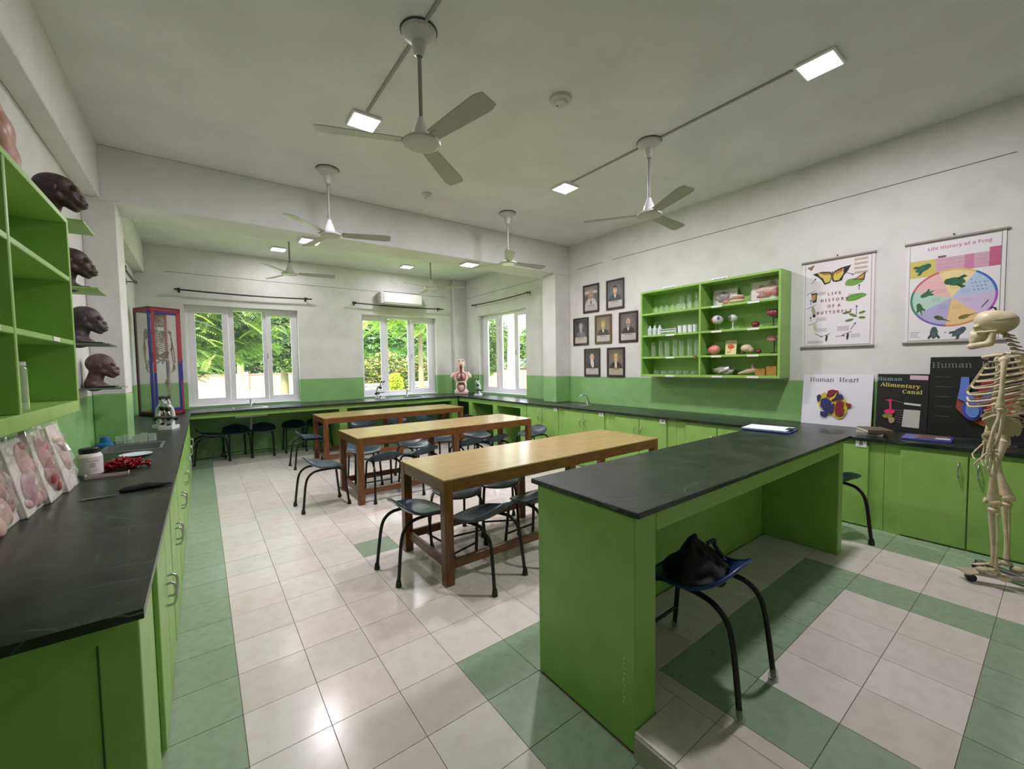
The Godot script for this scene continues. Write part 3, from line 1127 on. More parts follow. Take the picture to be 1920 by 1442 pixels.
# ---------------------------------------------------------------- tables
func tables() -> void:
	var topm := mat("pale_laminate", Color.WHITE, 0.24)
	var n := FastNoiseLite.new()
	n.seed = 8
	n.noise_type = FastNoiseLite.TYPE_SIMPLEX_SMOOTH
	n.frequency = 0.02
	var img := Image.create(1024, 256, false, Image.FORMAT_RGB8)
	for y in 256:
		for x in 1024:
			var v := n.get_noise_2d(x * 0.12, y * 3.0) * 0.5 + n.get_noise_2d(x * 0.5 + 900.0, y * 9.0) * 0.35
			var c := c8(188, 163, 106).lerp(c8(160, 133, 80), clampf(0.5 + v, 0, 1))
			img.set_pixel(x, y, c)
	topm.albedo_texture = ImageTexture.create_from_image(img)
	topm.uv1_triplanar = true
	topm.uv1_scale = Vector3(0.7, 1.4, 1.4)
	var wood := mat("brown_varnished_wood", Color.WHITE, 0.32)
	var im2 := Image.create(512, 256, false, Image.FORMAT_RGB8)
	for y in 256:
		for x in 512:
			var v := n.get_noise_2d(x * 0.25 + 300.0, y * 2.4) * 0.6 + n.get_noise_2d(x * 0.8, y * 7.0 + 700.0) * 0.3
			im2.set_pixel(x, y, c8(132, 84, 46).lerp(c8(94, 55, 28), clampf(0.5 + v, 0, 1)))
	wood.albedo_texture = ImageTexture.create_from_image(im2)
	wood.uv1_triplanar = true
	wood.uv1_scale = Vector3(1.6, 1.6, 1.6)
	var wood_v := mat("brown_varnished_leg", Color.WHITE, 0.32)
	var im3: Image = im2.duplicate()
	im3.rotate_90(CLOCKWISE)
	wood_v.albedo_texture = ImageTexture.create_from_image(im3)
	wood_v.uv1_triplanar = true
	wood_v.uv1_scale = Vector3(1.6, 1.6, 1.6)
	var t := thing("work_table", "front long wooden work table nearest the green demonstration desk", "table", Vector3(2.43, 0, 0.14), 0.0, "long wooden work tables")
	var L := 2.46
	var D := 0.775
	var st := ST()
	mm(st, Vector3(-L / 2, 0.738, -D / 2), Vector3(L / 2, 0.75, D / 2), 0.002)
	obj("tabletop", st, topm, t)
	for s in [-1, 1]:
		st = ST()
		mm(st, Vector3(-L / 2 + 0.004, 0.655, s * (D / 2 - 0.018) - 0.014), Vector3(L / 2 - 0.004, 0.738, s * (D / 2 - 0.018) + 0.014), 0.002)
		obj("apron", st, wood, t)
		st = ST()
		mm(st, Vector3(s * (L / 2 - 0.018) - 0.014, 0.655, -D / 2 + 0.033), Vector3(s * (L / 2 - 0.018) + 0.014, 0.738, D / 2 - 0.033), 0.002)
		obj("apron", st, wood, t)
		st = ST()
		mm(st, Vector3(-L / 2 + 0.06, 0.1, s * (D / 2 - 0.045) - 0.014), Vector3(L / 2 - 0.06, 0.165, s * (D / 2 - 0.045) + 0.014), 0.003)
		obj("stretcher", st, wood, t)
		st = ST()
		mm(st, Vector3(s * (L / 2 - 0.045) - 0.014, 0.1, -D / 2 + 0.06), Vector3(s * (L / 2 - 0.045) + 0.014, 0.165, D / 2 - 0.06), 0.003)
		obj("stretcher", st, wood, t)
	for x in [-L / 2 + 0.035, 0.0, L / 2 - 0.035]:
		for z in [-D / 2 + 0.035, D / 2 - 0.035]:
			st = ST()
			mm(st, Vector3(x - 0.034, 0, z - 0.034), Vector3(x + 0.034, 0.737, z + 0.034), 0.003)
			obj("leg", st, wood_v, t)
	dup(t, Vector3(2.475, 0, -1.97), 0.0, "middle long wooden work table between the other two tables")
	dup(t, Vector3(2.61, 0, -4.15), 0.0, "far long wooden work table nearest the windows")

# ---------------------------------------------------------------- demonstration desk
func desk() -> void:
	var o := thing("demonstration_desk", "large green built-in desk with a dark marble top", "desk", Vector3.ZERO)
	var st := ST()
	mm(st, Vector3(1.198, 0.941, 1.462), Vector3(3.745, 0.965, 2.095), 0.003)
	obj("desk_top", st, MARBLE, o)
	st = ST()
	mm(st, Vector3(1.207, 0, 1.50), Vector3(1.345, 0.941, 2.072), 0.006)
	obj("side_panel", st, CAB, o)
	st = ST()
	mm(st, Vector3(3.575, PY, 1.50), Vector3(3.66, 0.941, 2.072), 0.006)
	mm(st, Vector3(3.575, 0, 1.50), Vector3(3.66, PY, 1.56))
	obj("side_panel", st, CAB, o)
	st = ST()
	mm(st, Vector3(1.345, 0.0, 1.50), Vector3(3.575, 0.941, 1.56), 0.003)
	obj("back_panel", st, CAB, o)
	st = ST()
	mm(st, Vector3(1.345, 0.855, 2.03), Vector3(3.575, 0.941, 2.072), 0.003)
	obj("apron", st, CAB, o)
	st = ST()
	for k in 9:
		bx(st, Vector3(1.2075, 0.36 - k * 0.022 + sin(k * 7.0) * 0.004, 2.02 + sin(k * 3.0) * 0.003), Vector3(0.003, 0.01 + 0.004 * sin(k * 5.0), 0.005), 0.0008)
	obj("paint_chips", st, mat("chipped_plaster", c8(200, 214, 182), 0.8), o)
	# clip file on the desk
	var f := thing("clip_folder", "white paper sheets on a blue folder lying on the desk", "folder", Vector3(3.585, 0.965, 1.6), 0.10)
	st = ST()
	mm(st, Vector3(-0.13, 0, -0.17), Vector3(0.13, 0.012, 0.17), 0.003)
	obj("folder", st, mat("folder_blue", c8(38, 54, 122), 0.4), f)
	st = ST()
	mm(st, Vector3(-0.122, 0.0125, -0.165), Vector3(0.118, 0.022, 0.15), 0.001)
	obj("sheets", st, mat("paper_white", c8(226, 234, 238), 0.6), f)
	st = ST()
	mm(st, Vector3(-0.05, 0.022, 0.125), Vector3(0.05, 0.028, 0.165), 0.002)
	obj("clip", st, mat("clip_dark", c8(50, 56, 66), 0.3, 0.6), f)

# ---------------------------------------------------------------- stools
# local: +z is the raised lip side with the curved legs
func stool_make() -> Node3D:
	var o := thing("stool", "plastic stool at the left end of the front table", "stool", Vector3.ZERO, 0.0, "dark plastic stools on black tube legs")
	var seatm := mat("stool_plastic", c8(54, 70, 82), 0.3)
	var N := 16
	var pts := []
	var ns := []
	var hgt := func(u: float, v: float) -> float:
		var dish := -0.018 * (1.0 - clampf(u * u + v * v, 0, 1))
		var lip := 0.105 * pow(clampf((v - 0.3) / 0.7, 0, 1), 1.5) * (1.0 - 0.25 * u * u)
		var wing := 0.022 * pow(absf(u), 3.0) * clampf(v + 0.6, 0, 1)
		var front := -0.022 * pow(clampf((-v - 0.5) / 0.5, 0, 1), 1.5)
		return 0.452 + dish + lip + wing + front
	var pos := func(a: int, b: int) -> Vector3:
		var u := -1.0 + 2.0 * a / N
		var v := -1.0 + 2.0 * b / N
		# square to rounded
		var ru := u * sqrt(1.0 - 0.34 * v * v)
		var rv := v * sqrt(1.0 - 0.34 * u * u)
		var wid := 0.205 * (1.0 - 0.08 * maxf(0, -v))
		return Vector3(ru * wid, hgt.call(ru, rv), rv * 0.19 - 0.015)
	var st := ST()
	var th := Vector3(0, -0.008, 0)
	for a in N:
		for b in N:
			var p := [pos.call(a, b), pos.call(a + 1, b), pos.call(a + 1, b + 1), pos.call(a, b + 1)]
			var nn := []
			for q in [[a, b], [a + 1, b], [a + 1, b + 1], [a, b + 1]]:
				var dx: Vector3 = pos.call(mini(q[0] + 1, N), q[1]) - pos.call(maxi(q[0] - 1, 0), q[1])
				var dz: Vector3 = pos.call(q[0], mini(q[1] + 1, N)) - pos.call(q[0], maxi(q[1] - 1, 0))
				nn.append(dz.cross(dx).normalized())
			tri(st, p[0], p[1], p[2], nn[0], nn[1], nn[2])
			tri(st, p[0], p[2], p[3], nn[0], nn[2], nn[3])
			tri(st, p[0] + th, p[1] + th, p[2] + th, -nn[0], -nn[1], -nn[2])
			tri(st, p[0] + th, p[2] + th, p[3] + th, -nn[0], -nn[2], -nn[3])
	var rim := []
	for a in N:
		rim.append(pos.call(a, 0))
	for b in N:
		rim.append(pos.call(N, b))
	for a in N:
		rim.append(pos.call(N - a, N))
	for b in N:
		rim.append(pos.call(0, N - b))
	rim.append(rim[0])
	var lower := []
	for r in rim:
		lower.append(r + Vector3(0, -0.005, 0))
	tube(st, lower, 0.0085, 6, false)
	obj("seat", st, seatm, o)
	for s in [-1.0, 1.0]:
		st = ST()
		var p := [Vector3(s * 0.172, 0.012, 0.238), Vector3(s * 0.166, 0.16, 0.222), Vector3(s * 0.16, 0.30, 0.203), Vector3(s * 0.156, 0.37, 0.178), Vector3(s * 0.15, 0.412, 0.128), Vector3(s * 0.14, 0.424, 0.07), Vector3(s * 0.13, 0.424, -0.02), Vector3(s * 0.135, 0.421, -0.12), Vector3(s * 0.142, 0.40, -0.178), Vector3(s * 0.147, 0.35, -0.2), Vector3(s * 0.155, 0.18, -0.218), Vector3(s * 0.163, 0.012, -0.236)]
		tube(st, curve(p, 4), 0.0125, 8)
		obj("leg_frame", st, mat("stool_tube", c8(20, 20, 22), 0.3, 0.2), o)
		for e in [Vector3(s * 0.172, 0, 0.238), Vector3(s * 0.163, 0, -0.236)]:
			st = ST()
			lathe(st, [Vector2(0, 0), Vector2(0.021, 0), Vector2(0.021, 0.012), Vector2(0.0155, 0.045), Vector2(0.013, 0.05)], Transform3D(Basis(), e), 10)
			obj("foot_cap", st, BLACK, o)
	st = ST()
	tube(st, [Vector3(-0.158, 0.13, -0.222), Vector3(0.158, 0.13, -0.222)], 0.0085, 8)
	tube(st, [Vector3(-0.132, 0.424, -0.02), Vector3(0.132, 0.424, -0.02)], 0.009, 8)
	obj("stretcher", st, mat("stool_tube", Color.BLACK), o)
	return o

func facing(fx: float, fz: float) -> float:
	return atan2(fx, fz)

func stools() -> void:
	var s := stool_make()
	s.position = Vector3(1.17, 0, 0.105)
	s.rotation.y = facing(-1, 0.1)
	var list := [
		[1.51, 0.535, 0.27, 0.96, "plastic stool at the near corner of the front table, lip towards the viewer"],
		[1.66, -0.14, 0.12, -1, "plastic stool on the far side of the front table, behind its left leg"],
		[2.12, -0.16, 0.5, -0.87, "plastic stool on the far side of the front table, second from the aisle"],
		[2.06, 0.5, 0.1, 1, "plastic stool at the front table partly hidden by the desk's left panel"],
		[2.68, 0.5, -0.2, 1, "plastic stool pushed under the front table behind the desk top"],
		[3.2, 0.47, 0.2, 1, "plastic stool nearest the right end of the front table behind the desk"],
		[0.935, -1.885, -1, 0.06, "plastic stool standing out at the aisle end of the middle table"],
		[1.59, -1.76, -0.05, 1, "plastic stool on the near side of the middle table, first from the aisle"],
		[2.06, -1.77, 0.3, 0.95, "plastic stool on the near side of the middle table with a tilted-looking lip"],
		[2.8, -1.88, 0.05, 1, "plastic stool on the near side of the middle table right of the middle leg"],
		[3.24, -1.88, 0.1, 1, "plastic stool on the near side of the middle table, last before the cabinets"],
		[1.58, -2.45, 0.1, -1, "shiny plastic stool behind the left leg of the middle table"],
		[2.24, -2.36, -0.15, -1, "dark plastic stool tucked deep under the middle table"],
		[2.77, -2.5, 0.1, -1, "pale-lit plastic stool on the far side of the middle table"],
		[3.3, -2.45, -0.2, -1, "plastic stool on the far side of the middle table near its right end"],
		[4.07, -2.0, 1, -0.12, "plastic stool at the right end of the middle table by the cabinets"],
		[1.21, -4.03, -1, 0.05, "plastic stool at the aisle end of the far table"],
		[2.23, -4.66, 0.15, -1, "window-lit plastic stool behind the far table, nearest the aisle"],
		[2.95, -4.68, -0.1, -1, "window-lit plastic stool behind the middle of the far table"],
		[3.5, -4.65, -0.6, -0.8, "window-lit plastic stool behind the right part of the far table"],
		[4.25, -4.05, -0.9, 0.4, "plastic stool in front of the open knee spaces at the right"],
		[-0.02, -5.36, -1, 0.15, "plastic stool under the far worktop against the left cabinets"],
		[0.36, -5.53, -0.15, -1, "plastic stool under the far worktop left of the drain pipe"],
		[0.74, -5.48, 0.1, -1, "plastic stool under the far worktop right of the drain pipe"],
		[1.25, -5.52, 0.05, -1, "plastic stool under the far worktop, third from the left cabinets"],
		[1.67, -5.52, -0.1, -1, "plastic stool under the far worktop next to the green pier"]]
	for q in list:
		dup(s, Vector3(q[0], 0, q[1]), facing(q[2], q[3]), q[4])
	var d: Node3D = dup(s, Vector3(1.735, PY, 2.055), facing(0.03, 1), "blue plastic stool under the desk with a black bag on its seat")
	var clear := glass("clear_cap", Color(0.85, 0.9, 0.86), 0.3)
	var blue := mat("stool_blue", c8(34, 58, 112), 0.3)
	for c in d.get_children():
		if String(c.name).begins_with("foot_cap"):
			c.material_override = clear
		if String(c.name) == "seat":
			c.material_override = blue
			c.set_meta("label", "dark blue seat")
	dup(s, Vector3(3.96, PY, 1.88), facing(-0.5, 0.86), "plastic stool half hidden behind the right end of the desk")
	# soft black bag lying on the blue seat
	var st := ST()
	var b := [eg(Vector3(0, 0.025, 0), Vector3(0.175, 0.028, 0.135), 0.02), eg(Vector3(-0.03, 0.06, 0), Vector3(0.12, 0.05, 0.09), 0.02),
		cap(Vector3(-0.165, 0.03, 0.0), Vector3(0.01, 0.14, -0.01), 0.03, 0.016, 0.02), cap(Vector3(0.14, 0.03, 0.08), Vector3(0.03, 0.145, 0.0), 0.03, 0.016, 0.02),
		cap(Vector3(0.15, 0.035, -0.06), Vector3(0.04, 0.14, -0.02), 0.028, 0.015, 0.02), cap(Vector3(-0.07, 0.03, 0.115), Vector3(0.0, 0.12, 0.02), 0.03, 0.018, 0.02),
		cap(Vector3(0.06, 0.03, 0.12), Vector3(0.07, 0.1, 0.04), 0.026, 0.016, 0.015), cap(Vector3(0.01, 0.14, -0.02), Vector3(0.04, 0.165, 0.0), 0.014, 0.01, 0.01),
		cut(Vector3(0.07, 0.11, 0.07), Vector3(0.018, 0.03, 0.03), 0.012), cut(Vector3(-0.03, 0.1, 0.085), Vector3(0.012, 0.03, 0.03), 0.012), cut(Vector3(0.1, 0.1, 0.0), Vector3(0.03, 0.03, 0.014), 0.012)]
	body(st, b, Vector3(-0.21, -0.02, -0.17), Vector3(0.2, 0.2, 0.17), 0.009)
	var bag := obj("bag", st, mat("bag_black", c8(16, 17, 22), 0.75))
	bag.position = Vector3(1.715, PY + 0.445, 2.02)
	bag.rotation.y = 0.35
	tag(bag, "crumpled black cloth bag lying on the stool under the desk", "bag")
	st = ST()
	tube(st, curve([Vector3(0.06, 0.13, 0.05), Vector3(0.1, 0.135, 0.075), Vector3(0.135, 0.1, 0.07), Vector3(0.12, 0.065, 0.1), Vector3(0.06, 0.06, 0.125)], 4), 0.01, 6)
	obj("strap", st, mat("bag_strap", c8(52, 58, 70), 0.7), bag)

# ---------------------------------------------------------------- left wall
func bust(called: String, label: String, at: Vector3, turn: float, sc: float, hue: Color, muzzle: float, brow: float, dome: float, shoulder: float) -> void:
	var st := ST()
	var p := [eg(Vector3(0, 0.03, -0.06), Vector3(0.115 * shoulder, 0.06, 0.055), 0.02),
		eg(Vector3(0, 0.012, -0.015), Vector3(0.075, 0.03, 0.05), 0.02),
		cap(Vector3(0, 0.03, -0.065), Vector3(0, 0.13, -0.035), 0.054, 0.052, 0.02),
		eg(Vector3(0, 0.205, -0.016), Vector3(0.078, 0.076 * dome, 0.092), 0.012),
		eg(Vector3(0, 0.16, 0.042), Vector3(0.056, 0.07, 0.045), 0.012),
		cap(Vector3(0.048, 0.145, -0.005), Vector3(0.014, 0.098, 0.062), 0.022, 0.02, 0.012),
		cap(Vector3(-0.048, 0.145, -0.005), Vector3(-0.014, 0.098, 0.062), 0.022, 0.02, 0.012),
		cap(Vector3(-0.042, 0.197 + 0.003 * brow, 0.07), Vector3(0.042, 0.197 + 0.003 * brow, 0.07), 0.0135 * brow, 0.0135 * brow, 0.008),
		eg(Vector3(0, 0.125, 0.074 + 0.01 * muzzle), Vector3(0.038, 0.03, 0.022 + 0.01 * muzzle), 0.01),
		eg(Vector3(0, 0.16, 0.091), Vector3(0.02, 0.018, 0.016), 0.006),
		cap(Vector3(0.044, 0.158, 0.06), Vector3(0.03, 0.13, 0.075), 0.014, 0.012, 0.01),
		cap(Vector3(-0.044, 0.158, 0.06), Vector3(-0.03, 0.13, 0.075), 0.014, 0.012, 0.01),
		eg(Vector3(0.077, 0.18, -0.012), Vector3(0.008, 0.022, 0.014), 0.004),
		eg(Vector3(-0.077, 0.18, -0.012), Vector3(0.008, 0.022, 0.014), 0.004),
		cut(Vector3(0.027, 0.182, 0.098), Vector3(0.016, 0.01, 0.022), 0.005),
		cut(Vector3(-0.027, 0.182, 0.098), Vector3(0.016, 0.01, 0.022), 0.005),
		cut(Vector3(0, 0.122, 0.11 + 0.012 * muzzle), Vector3(0.036, 0.0045, 0.03), 0.004)]
	body(st, p, Vector3(-0.13, -0.035, -0.125), Vector3(0.13, 0.3, 0.15), 0.0065)
	var m := mat("bust_" + str(hue), Color.WHITE, 0.55)
	m.albedo_texture = noise_tex(0.03, [hue.darkened(0.35), hue, hue.lightened(0.12)], [0.0, 0.55, 1.0], 128, 51)
	m.uv1_triplanar = true
	m.uv1_scale = Vector3(5, 5, 5)
	m.normal_enabled = true
	m.normal_texture = bump_tex(0.09, 128, 61, 3.0)
	m.normal_scale = 0.6
	var o := thing(called, label, "bust", at, turn, "ape and early human busts")
	o.scale = Vector3.ONE * sc
	obj("head", st, m, o)
	st = ST()
	mm(st, Vector3(-0.085, 0, -0.075), Vector3(0.085, 0.014, 0.085), 0.004)
	obj("base", st, BLACK, o)

# relief model on a white board; facing local +z, standing on y = 0
func relief_board(called: String, label: String, at: Vector3, turn: float, lean: float, w: float, h: float, shapes: Array, cover := true, group := "bagged relief models") -> Node3D:
	var o := thing(called, label, "relief model", at, turn, group)
	o.rotation.x = -lean
	var st := ST()
	mm(st, Vector3(-w / 2, 0, -0.012), Vector3(w / 2, h, 0.012), 0.003)
	obj("board", st, mat("foam_board", c8(222, 214, 204), 0.5), o)
	for s in shapes:
		st = ST()
		ball(st, Vector3(s[1] * w, s[2] * h, 0.01), Vector3(s[3] * w, s[4] * h, s[5] * 0.6), Basis(Vector3.BACK, s[6]), 16, 10)
		obj(s[0], st, mat("relief_" + str(s[7]), s[7], 0.35), o)
	var lr := RandomNumberGenerator.new()
	lr.seed = int(w * 1000 + h * 777 + at.z * 91)
	for k in 9:
		var s = shapes[k % shapes.size()]
		st = ST()
		var cc := Vector2(s[1] * w, s[2] * h) + Vector2(lr.randf_range(-1, 1) * s[3] * w, lr.randf_range(-1, 1) * s[4] * h) * 0.8
		ball(st, Vector3(clampf(cc.x, -w * 0.4, w * 0.4), clampf(cc.y, h * 0.1, h * 0.9), 0.012), Vector3(lr.randf_range(0.02, 0.05) * w / 0.3, lr.randf_range(0.02, 0.06), lr.randf_range(0.012, 0.026)), Basis(Vector3.BACK, lr.randf() * 3.0), 12, 8)
		var tone: Color = (s[7] as Color).lerp([c8(150, 70, 66), c8(222, 196, 172), c8(120, 84, 92)][k % 3], 0.45)
		obj("tissue", st, mat("relief_" + str(tone), tone, 0.4), o)
	if cover:
		st = ST()
		# loose clear bag: crinkled front sheet wrapped round the board
		var nx := 8
		var ny := 9
		var q := func(i: int, j: int) -> Vector3:
			var u := -0.5 + float(i) / nx
			var v := float(j) / ny
			var bulge := 0.028 * sin(PI * clampf(u + 0.5, 0, 1)) * sin(PI * clampf(v, 0.02, 1)) + 0.014
			bulge += 0.008 * sin(i * 5.1 + j * 3.7 + w * 91.0) + 0.006 * sin(i * 2.3 - j * 6.1)
			if i == 0 or i == nx or j == 0 or j == ny:
				bulge = 0.014
			return Vector3(u * (w + 0.02), v * (h + 0.015), bulge)
		for i in nx:
			for j in ny:
				var a: Vector3 = q.call(i, j)
				var b: Vector3 = q.call(i + 1, j)
				var c: Vector3 = q.call(i + 1, j + 1)
				var d: Vector3 = q.call(i, j + 1)
				var n1 := (b - a).cross(c - a).normalized()
				var n2 := (c - a).cross(d - a).normalized()
				tri(st, a, b, c, n1, n1, n1)
				tri(st, a, c, d, n2, n2, n2)
		obj("plastic_cover", st, glass("clear_plastic", Color(0.97, 0.97, 0.97), 0.16), o)
	return o

func jar(label: String, at: Vector3, r: float, h: float, fill_c: Color, group := "specimen jars") -> void:
	var o := thing("specimen_jar", label, "jar", at, 0.0, group)
	var st := ST()
	lathe(st, [Vector2(0, 0.001), Vector2(r, 0.001), Vector2(r, h * 0.86), Vector2(r * 0.86, h * 0.93)], Transform3D(), 18)
	obj("glass", st, glass("jar_glass", Color(0.85, 0.9, 0.86), 0.22), o)
	st = ST()
	lathe(st, [Vector2(0, h * 0.92), Vector2(r * 0.95, h * 0.92), Vector2(r * 0.95, h), Vector2(0, h)], Transform3D(), 18)
	obj("lid", st, mat("jar_lid", c8(176, 178, 170), 0.4), o)
	st = ST()
	ball(st, Vector3(0, h * 0.42, 0), Vector3(r * 0.6, h * 0.36, r * 0.6))
	obj("specimen", st, mat("specimen_" + str(fill_c), fill_c, 0.6), o)

func shelf_unit(called: String, label: String, at: Vector3, turn: float, w: float, h: float, dep: float, boards: Array, posts: Array, th := 0.026, bottom := 0.03) -> Node3D:
	# local: x along the wall, +z out of the wall, y up from the underside
	var o := thing(called, label, "shelf unit", at, turn)
	var st := ST()
	mm(st, Vector3(-w / 2 + th, 0, 0), Vector3(w / 2 - th, h, 0.012))
	obj("back_panel", st, CAB, o)
	for e in [[-w / 2, -w / 2 + th], [w / 2 - th, w / 2]]:
		st = ST()
		mm(st, Vector3(e[0], 0, 0), Vector3(e[1], h, dep), 0.003)
		obj("side_panel", st, CAB, o)
	st = ST()
	mm(st, Vector3(-w / 2 + th, h - th, 0.012), Vector3(w / 2 - th, h, dep - 0.0005), 0.002)
	obj("top_panel", st, CAB, o)
	st = ST()
	mm(st, Vector3(-w / 2 + th, 0, 0.012), Vector3(w / 2 - th, bottom, dep - 0.0005), 0.002)
	obj("bottom_panel", st, CAB, o)
	for y in boards:
		st = ST()
		mm(st, Vector3(-w / 2 + th, y - th, 0.012), Vector3(w / 2 - th, y, dep - 0.003), 0.003)
		obj("shelf_board", st, CAB, o)
	for x in posts:
		st = ST()
		mm(st, Vector3(x - 0.012, bottom, 0.012), Vector3(x + 0.012, h - th, dep - 0.001), 0.003)
		obj("divider", st, CAB, o)
	return o

func tumbler(called: String, label: String, at: Vector3, r: float, h: float, group: String, m: Material, flare := 1.0) -> void:
	var st := ST()
	lathe(st, [Vector2(0, 0.002), Vector2(r * 0.92, 0.002), Vector2(r, 0.012), Vector2(r * flare, h - 0.004), Vector2(r * flare + 0.004, h)], Transform3D(), 16)
	lathe(st, [Vector2(0, 0.006), Vector2(r * 0.86, 0.006), Vector2(r * flare * 0.94, h)], Transform3D(), 16)
	var o := obj(called, st, m)
	o.position = at
	tag(o, label, called.replace("_", " "), group)

func left_side() -> void:
	# shelf cabinet
	var o := shelf_unit("shelf_cabinet", "large green open shelf cabinet on the left wall, cropped by the picture edge", Vector3(XL, 1.31, 1.205), PI / 2, 2.83, 1.035, 0.25, [0.385, 0.725], [0.505, -0.4], 0.026, 0.06)
	for b in [[0.30, 0.372], [1.05, 0.372]]:
		var s := ST()
		bx(s, Vector3(b[0], b[1], 0.249), Vector3(0.11, 0.02, 0.003), 0.0005)
		obj("label_strip", s, mat("tag_white", Color.WHITE), o)
	# things in it
	relief_board("relief_model", "clear-bagged brown specimen on the upper shelf of the left cabinet", Vector3(-0.76, 2.036, 0.43), PI / 2 - 0.3, 0.35, 0.26, 0.2, [["bone", -0.1, 0.5, 0.2, 0.3, 0.03, 0.4, c8(110, 86, 66)], ["tissue", 0.2, 0.4, 0.16, 0.28, 0.03, -0.3, c8(190, 140, 120)]])
	jar("specimen jar with a dark specimen on the middle shelf of the left cabinet", Vector3(-0.73, 1.696, 0.52), 0.055, 0.19, c8(90, 66, 44))
	jar("specimen jar with a pale label on the bottom shelf of the left cabinet", Vector3(-0.73, 1.371, 0.43), 0.06, 0.2, c8(120, 104, 76))
	var st := ST()
	body(st, [eg(Vector3(0, 0.1, 0), Vector3(0.1, 0.1, 0.08), 0.04), eg(Vector3(0.05, 0.22, 0), Vector3(0.07, 0.09, 0.06), 0.04), eg(Vector3(-0.07, 0.17, 0.02), Vector3(0.05, 0.06, 0.05), 0.03), cap(Vector3(0.04, 0.28, 0), Vector3(0.02, 0.34, 0.01), 0.035, 0.02, 0.02)], Vector3(-0.2, -0.02, -0.12), Vector3(0.2, 0.4, 0.12), 0.014)
	var mo := thing("organ_model", "brownish pink organ model standing on top of the left shelf cabinet", "anatomical model", Vector3(-0.755, 2.345, 0.30), PI / 2)
	obj("organ", st, mat("organ_brown", c8(176, 132, 110), 0.45), mo)
	st = ST()
	mm(st, Vector3(-0.16, 0, -0.09), Vector3(0.16, 0.015, 0.09), 0.004)
	obj("base", st, BLACK, mo)
	# four little corner shelves, each carrying a bust
	var sh := [[2.44, -0.89, -0.55, "topmost"], [2.09, -1.23, -0.89, "second"], [1.73, -1.56, -1.2, "third"], [1.388, -2.02, -1.66, "lowest"]]
	for k in 4:
		st = ST()
		var g := k == 0 or k == 1
		mm(st, Vector3(XL, sh[k][0] - 0.012, sh[k][1]), Vector3(-0.62, sh[k][0], sh[k][2]), 0.002)
		tag(obj("wall_shelf", st, CAB if g else mat("shelf_grey_green", c8(92, 112, 88), 0.35)), "%s of the four small stepped wall shelves under the dark busts" % sh[k][3], "wall shelf", "stepped wall shelves")
	bust("bust", "darkest round ape bust on the topmost stepped wall shelf", Vector3(-0.74, 2.44, -0.70), PI / 2, 1.06, c8(62, 42, 42), 1.2, 1.3, 0.95, 1.1)
	bust("bust", "dark ape bust on the second stepped wall shelf", Vector3(-0.75, 2.09, -1.04), PI / 2, 0.98, c8(64, 50, 48), 1.15, 1.2, 1.0, 1.1)
	bust("bust", "grey-brown early human bust on the third stepped wall shelf", Vector3(-0.75, 1.73, -1.36), PI / 2, 0.98, c8(74, 62, 64), 0.9, 1.0, 1.08, 1.0)
	bust("bust", "reddish-brown early human bust on the lowest stepped wall shelf", Vector3(-0.75, 1.388, -1.83), PI / 2, 0.98, c8(90, 66, 60), 0.7, 0.9, 1.15, 0.95)
	# bagged relief models leaning against the left wall
	var pink := c8(196, 140, 132)
	var red := c8(150, 62, 60)
	relief_board("relief_model", "bagged relief model nearest the viewer, leaning on the left wall, tan base", Vector3(-0.776, CH, 0.36), PI / 2, 0.2, 0.30, 0.34, [["muscle", 0.05, 0.6, 0.3, 0.28, 0.035, 0.4, c8(176, 120, 124)], ["membrane", -0.1, 0.25, 0.35, 0.2, 0.03, -0.3, c8(206, 166, 150)], ["tissue", 0.2, 0.3, 0.15, 0.15, 0.03, 0.0, pink]])
	relief_board("relief_model", "bagged pink relief model second from the viewer, leaning on the left wall", Vector3(-0.752, CH, 0.09), PI / 2, 0.2, 0.30, 0.36, [["muscle", 0.1, 0.62, 0.25, 0.3, 0.04, 0.3, pink], ["organ", -0.12, 0.3, 0.25, 0.24, 0.04, -0.5, c8(170, 128, 138)], ["membrane", 0.25, 0.3, 0.1, 0.25, 0.02, 0, c8(214, 190, 170)]])
	relief_board("relief_model", "bagged dark red relief model third from the viewer, leaning on the left wall", Vector3(-0.728, CH, -0.135), PI / 2, 0.2, 0.26, 0.38, [["muscle", 0.0, 0.55, 0.28, 0.36, 0.045, 0.3, c8(178, 110, 104)], ["blood_vessel", -0.08, 0.28, 0.2, 0.2, 0.05, 0.5, red]])
	relief_board("relief_model", "bagged pale relief model beside the papers, last of the leaning row", Vector3(-0.704, CH, -0.33), PI / 2, 0.2, 0.22, 0.37, [["muscle", 0.1, 0.5, 0.3, 0.25, 0.035, 0.5, c8(204, 170, 156)], ["tissue", -0.1, 0.7, 0.25, 0.16, 0.03, -0.3, c8(214, 204, 180)]])
	# clear tray with papers
	var tr := thing("clear_tray", "clear plastic tray with white papers behind the white bottle", "tray", Vector3(-0.79, CH, -0.80), 0.0)
	st = ST()
	mm(st, Vector3(-0.07, 0, -0.13), Vector3(0.07, 0.006, 0.13))
	for e in [[-0.07, -0.064, -0.13, 0.13], [0.064, 0.07, -0.13, 0.13], [-0.07, 0.07, -0.13, -0.124], [-0.07, 0.07, 0.124, 0.13]]:
		mm(st, Vector3(e[0], 0, e[2]), Vector3(e[1], 0.06, e[3]))
	obj("box", st, glass("clear_plastic", Color.WHITE), tr)
	st = ST()
	mm(st, Vector3(-0.055, 0.007, -0.11), Vector3(0.055, 0.022, 0.11), 0.002)
	bx(st, Vector3(0.0, 0.027, 0.01), Vector3(0.1, 0.006, 0.2), 0.001, Transform3D(Basis(Vector3.UP, 0.1), Vector3.ZERO))
	obj("papers", st, mat("paper_white", Color.WHITE), tr)
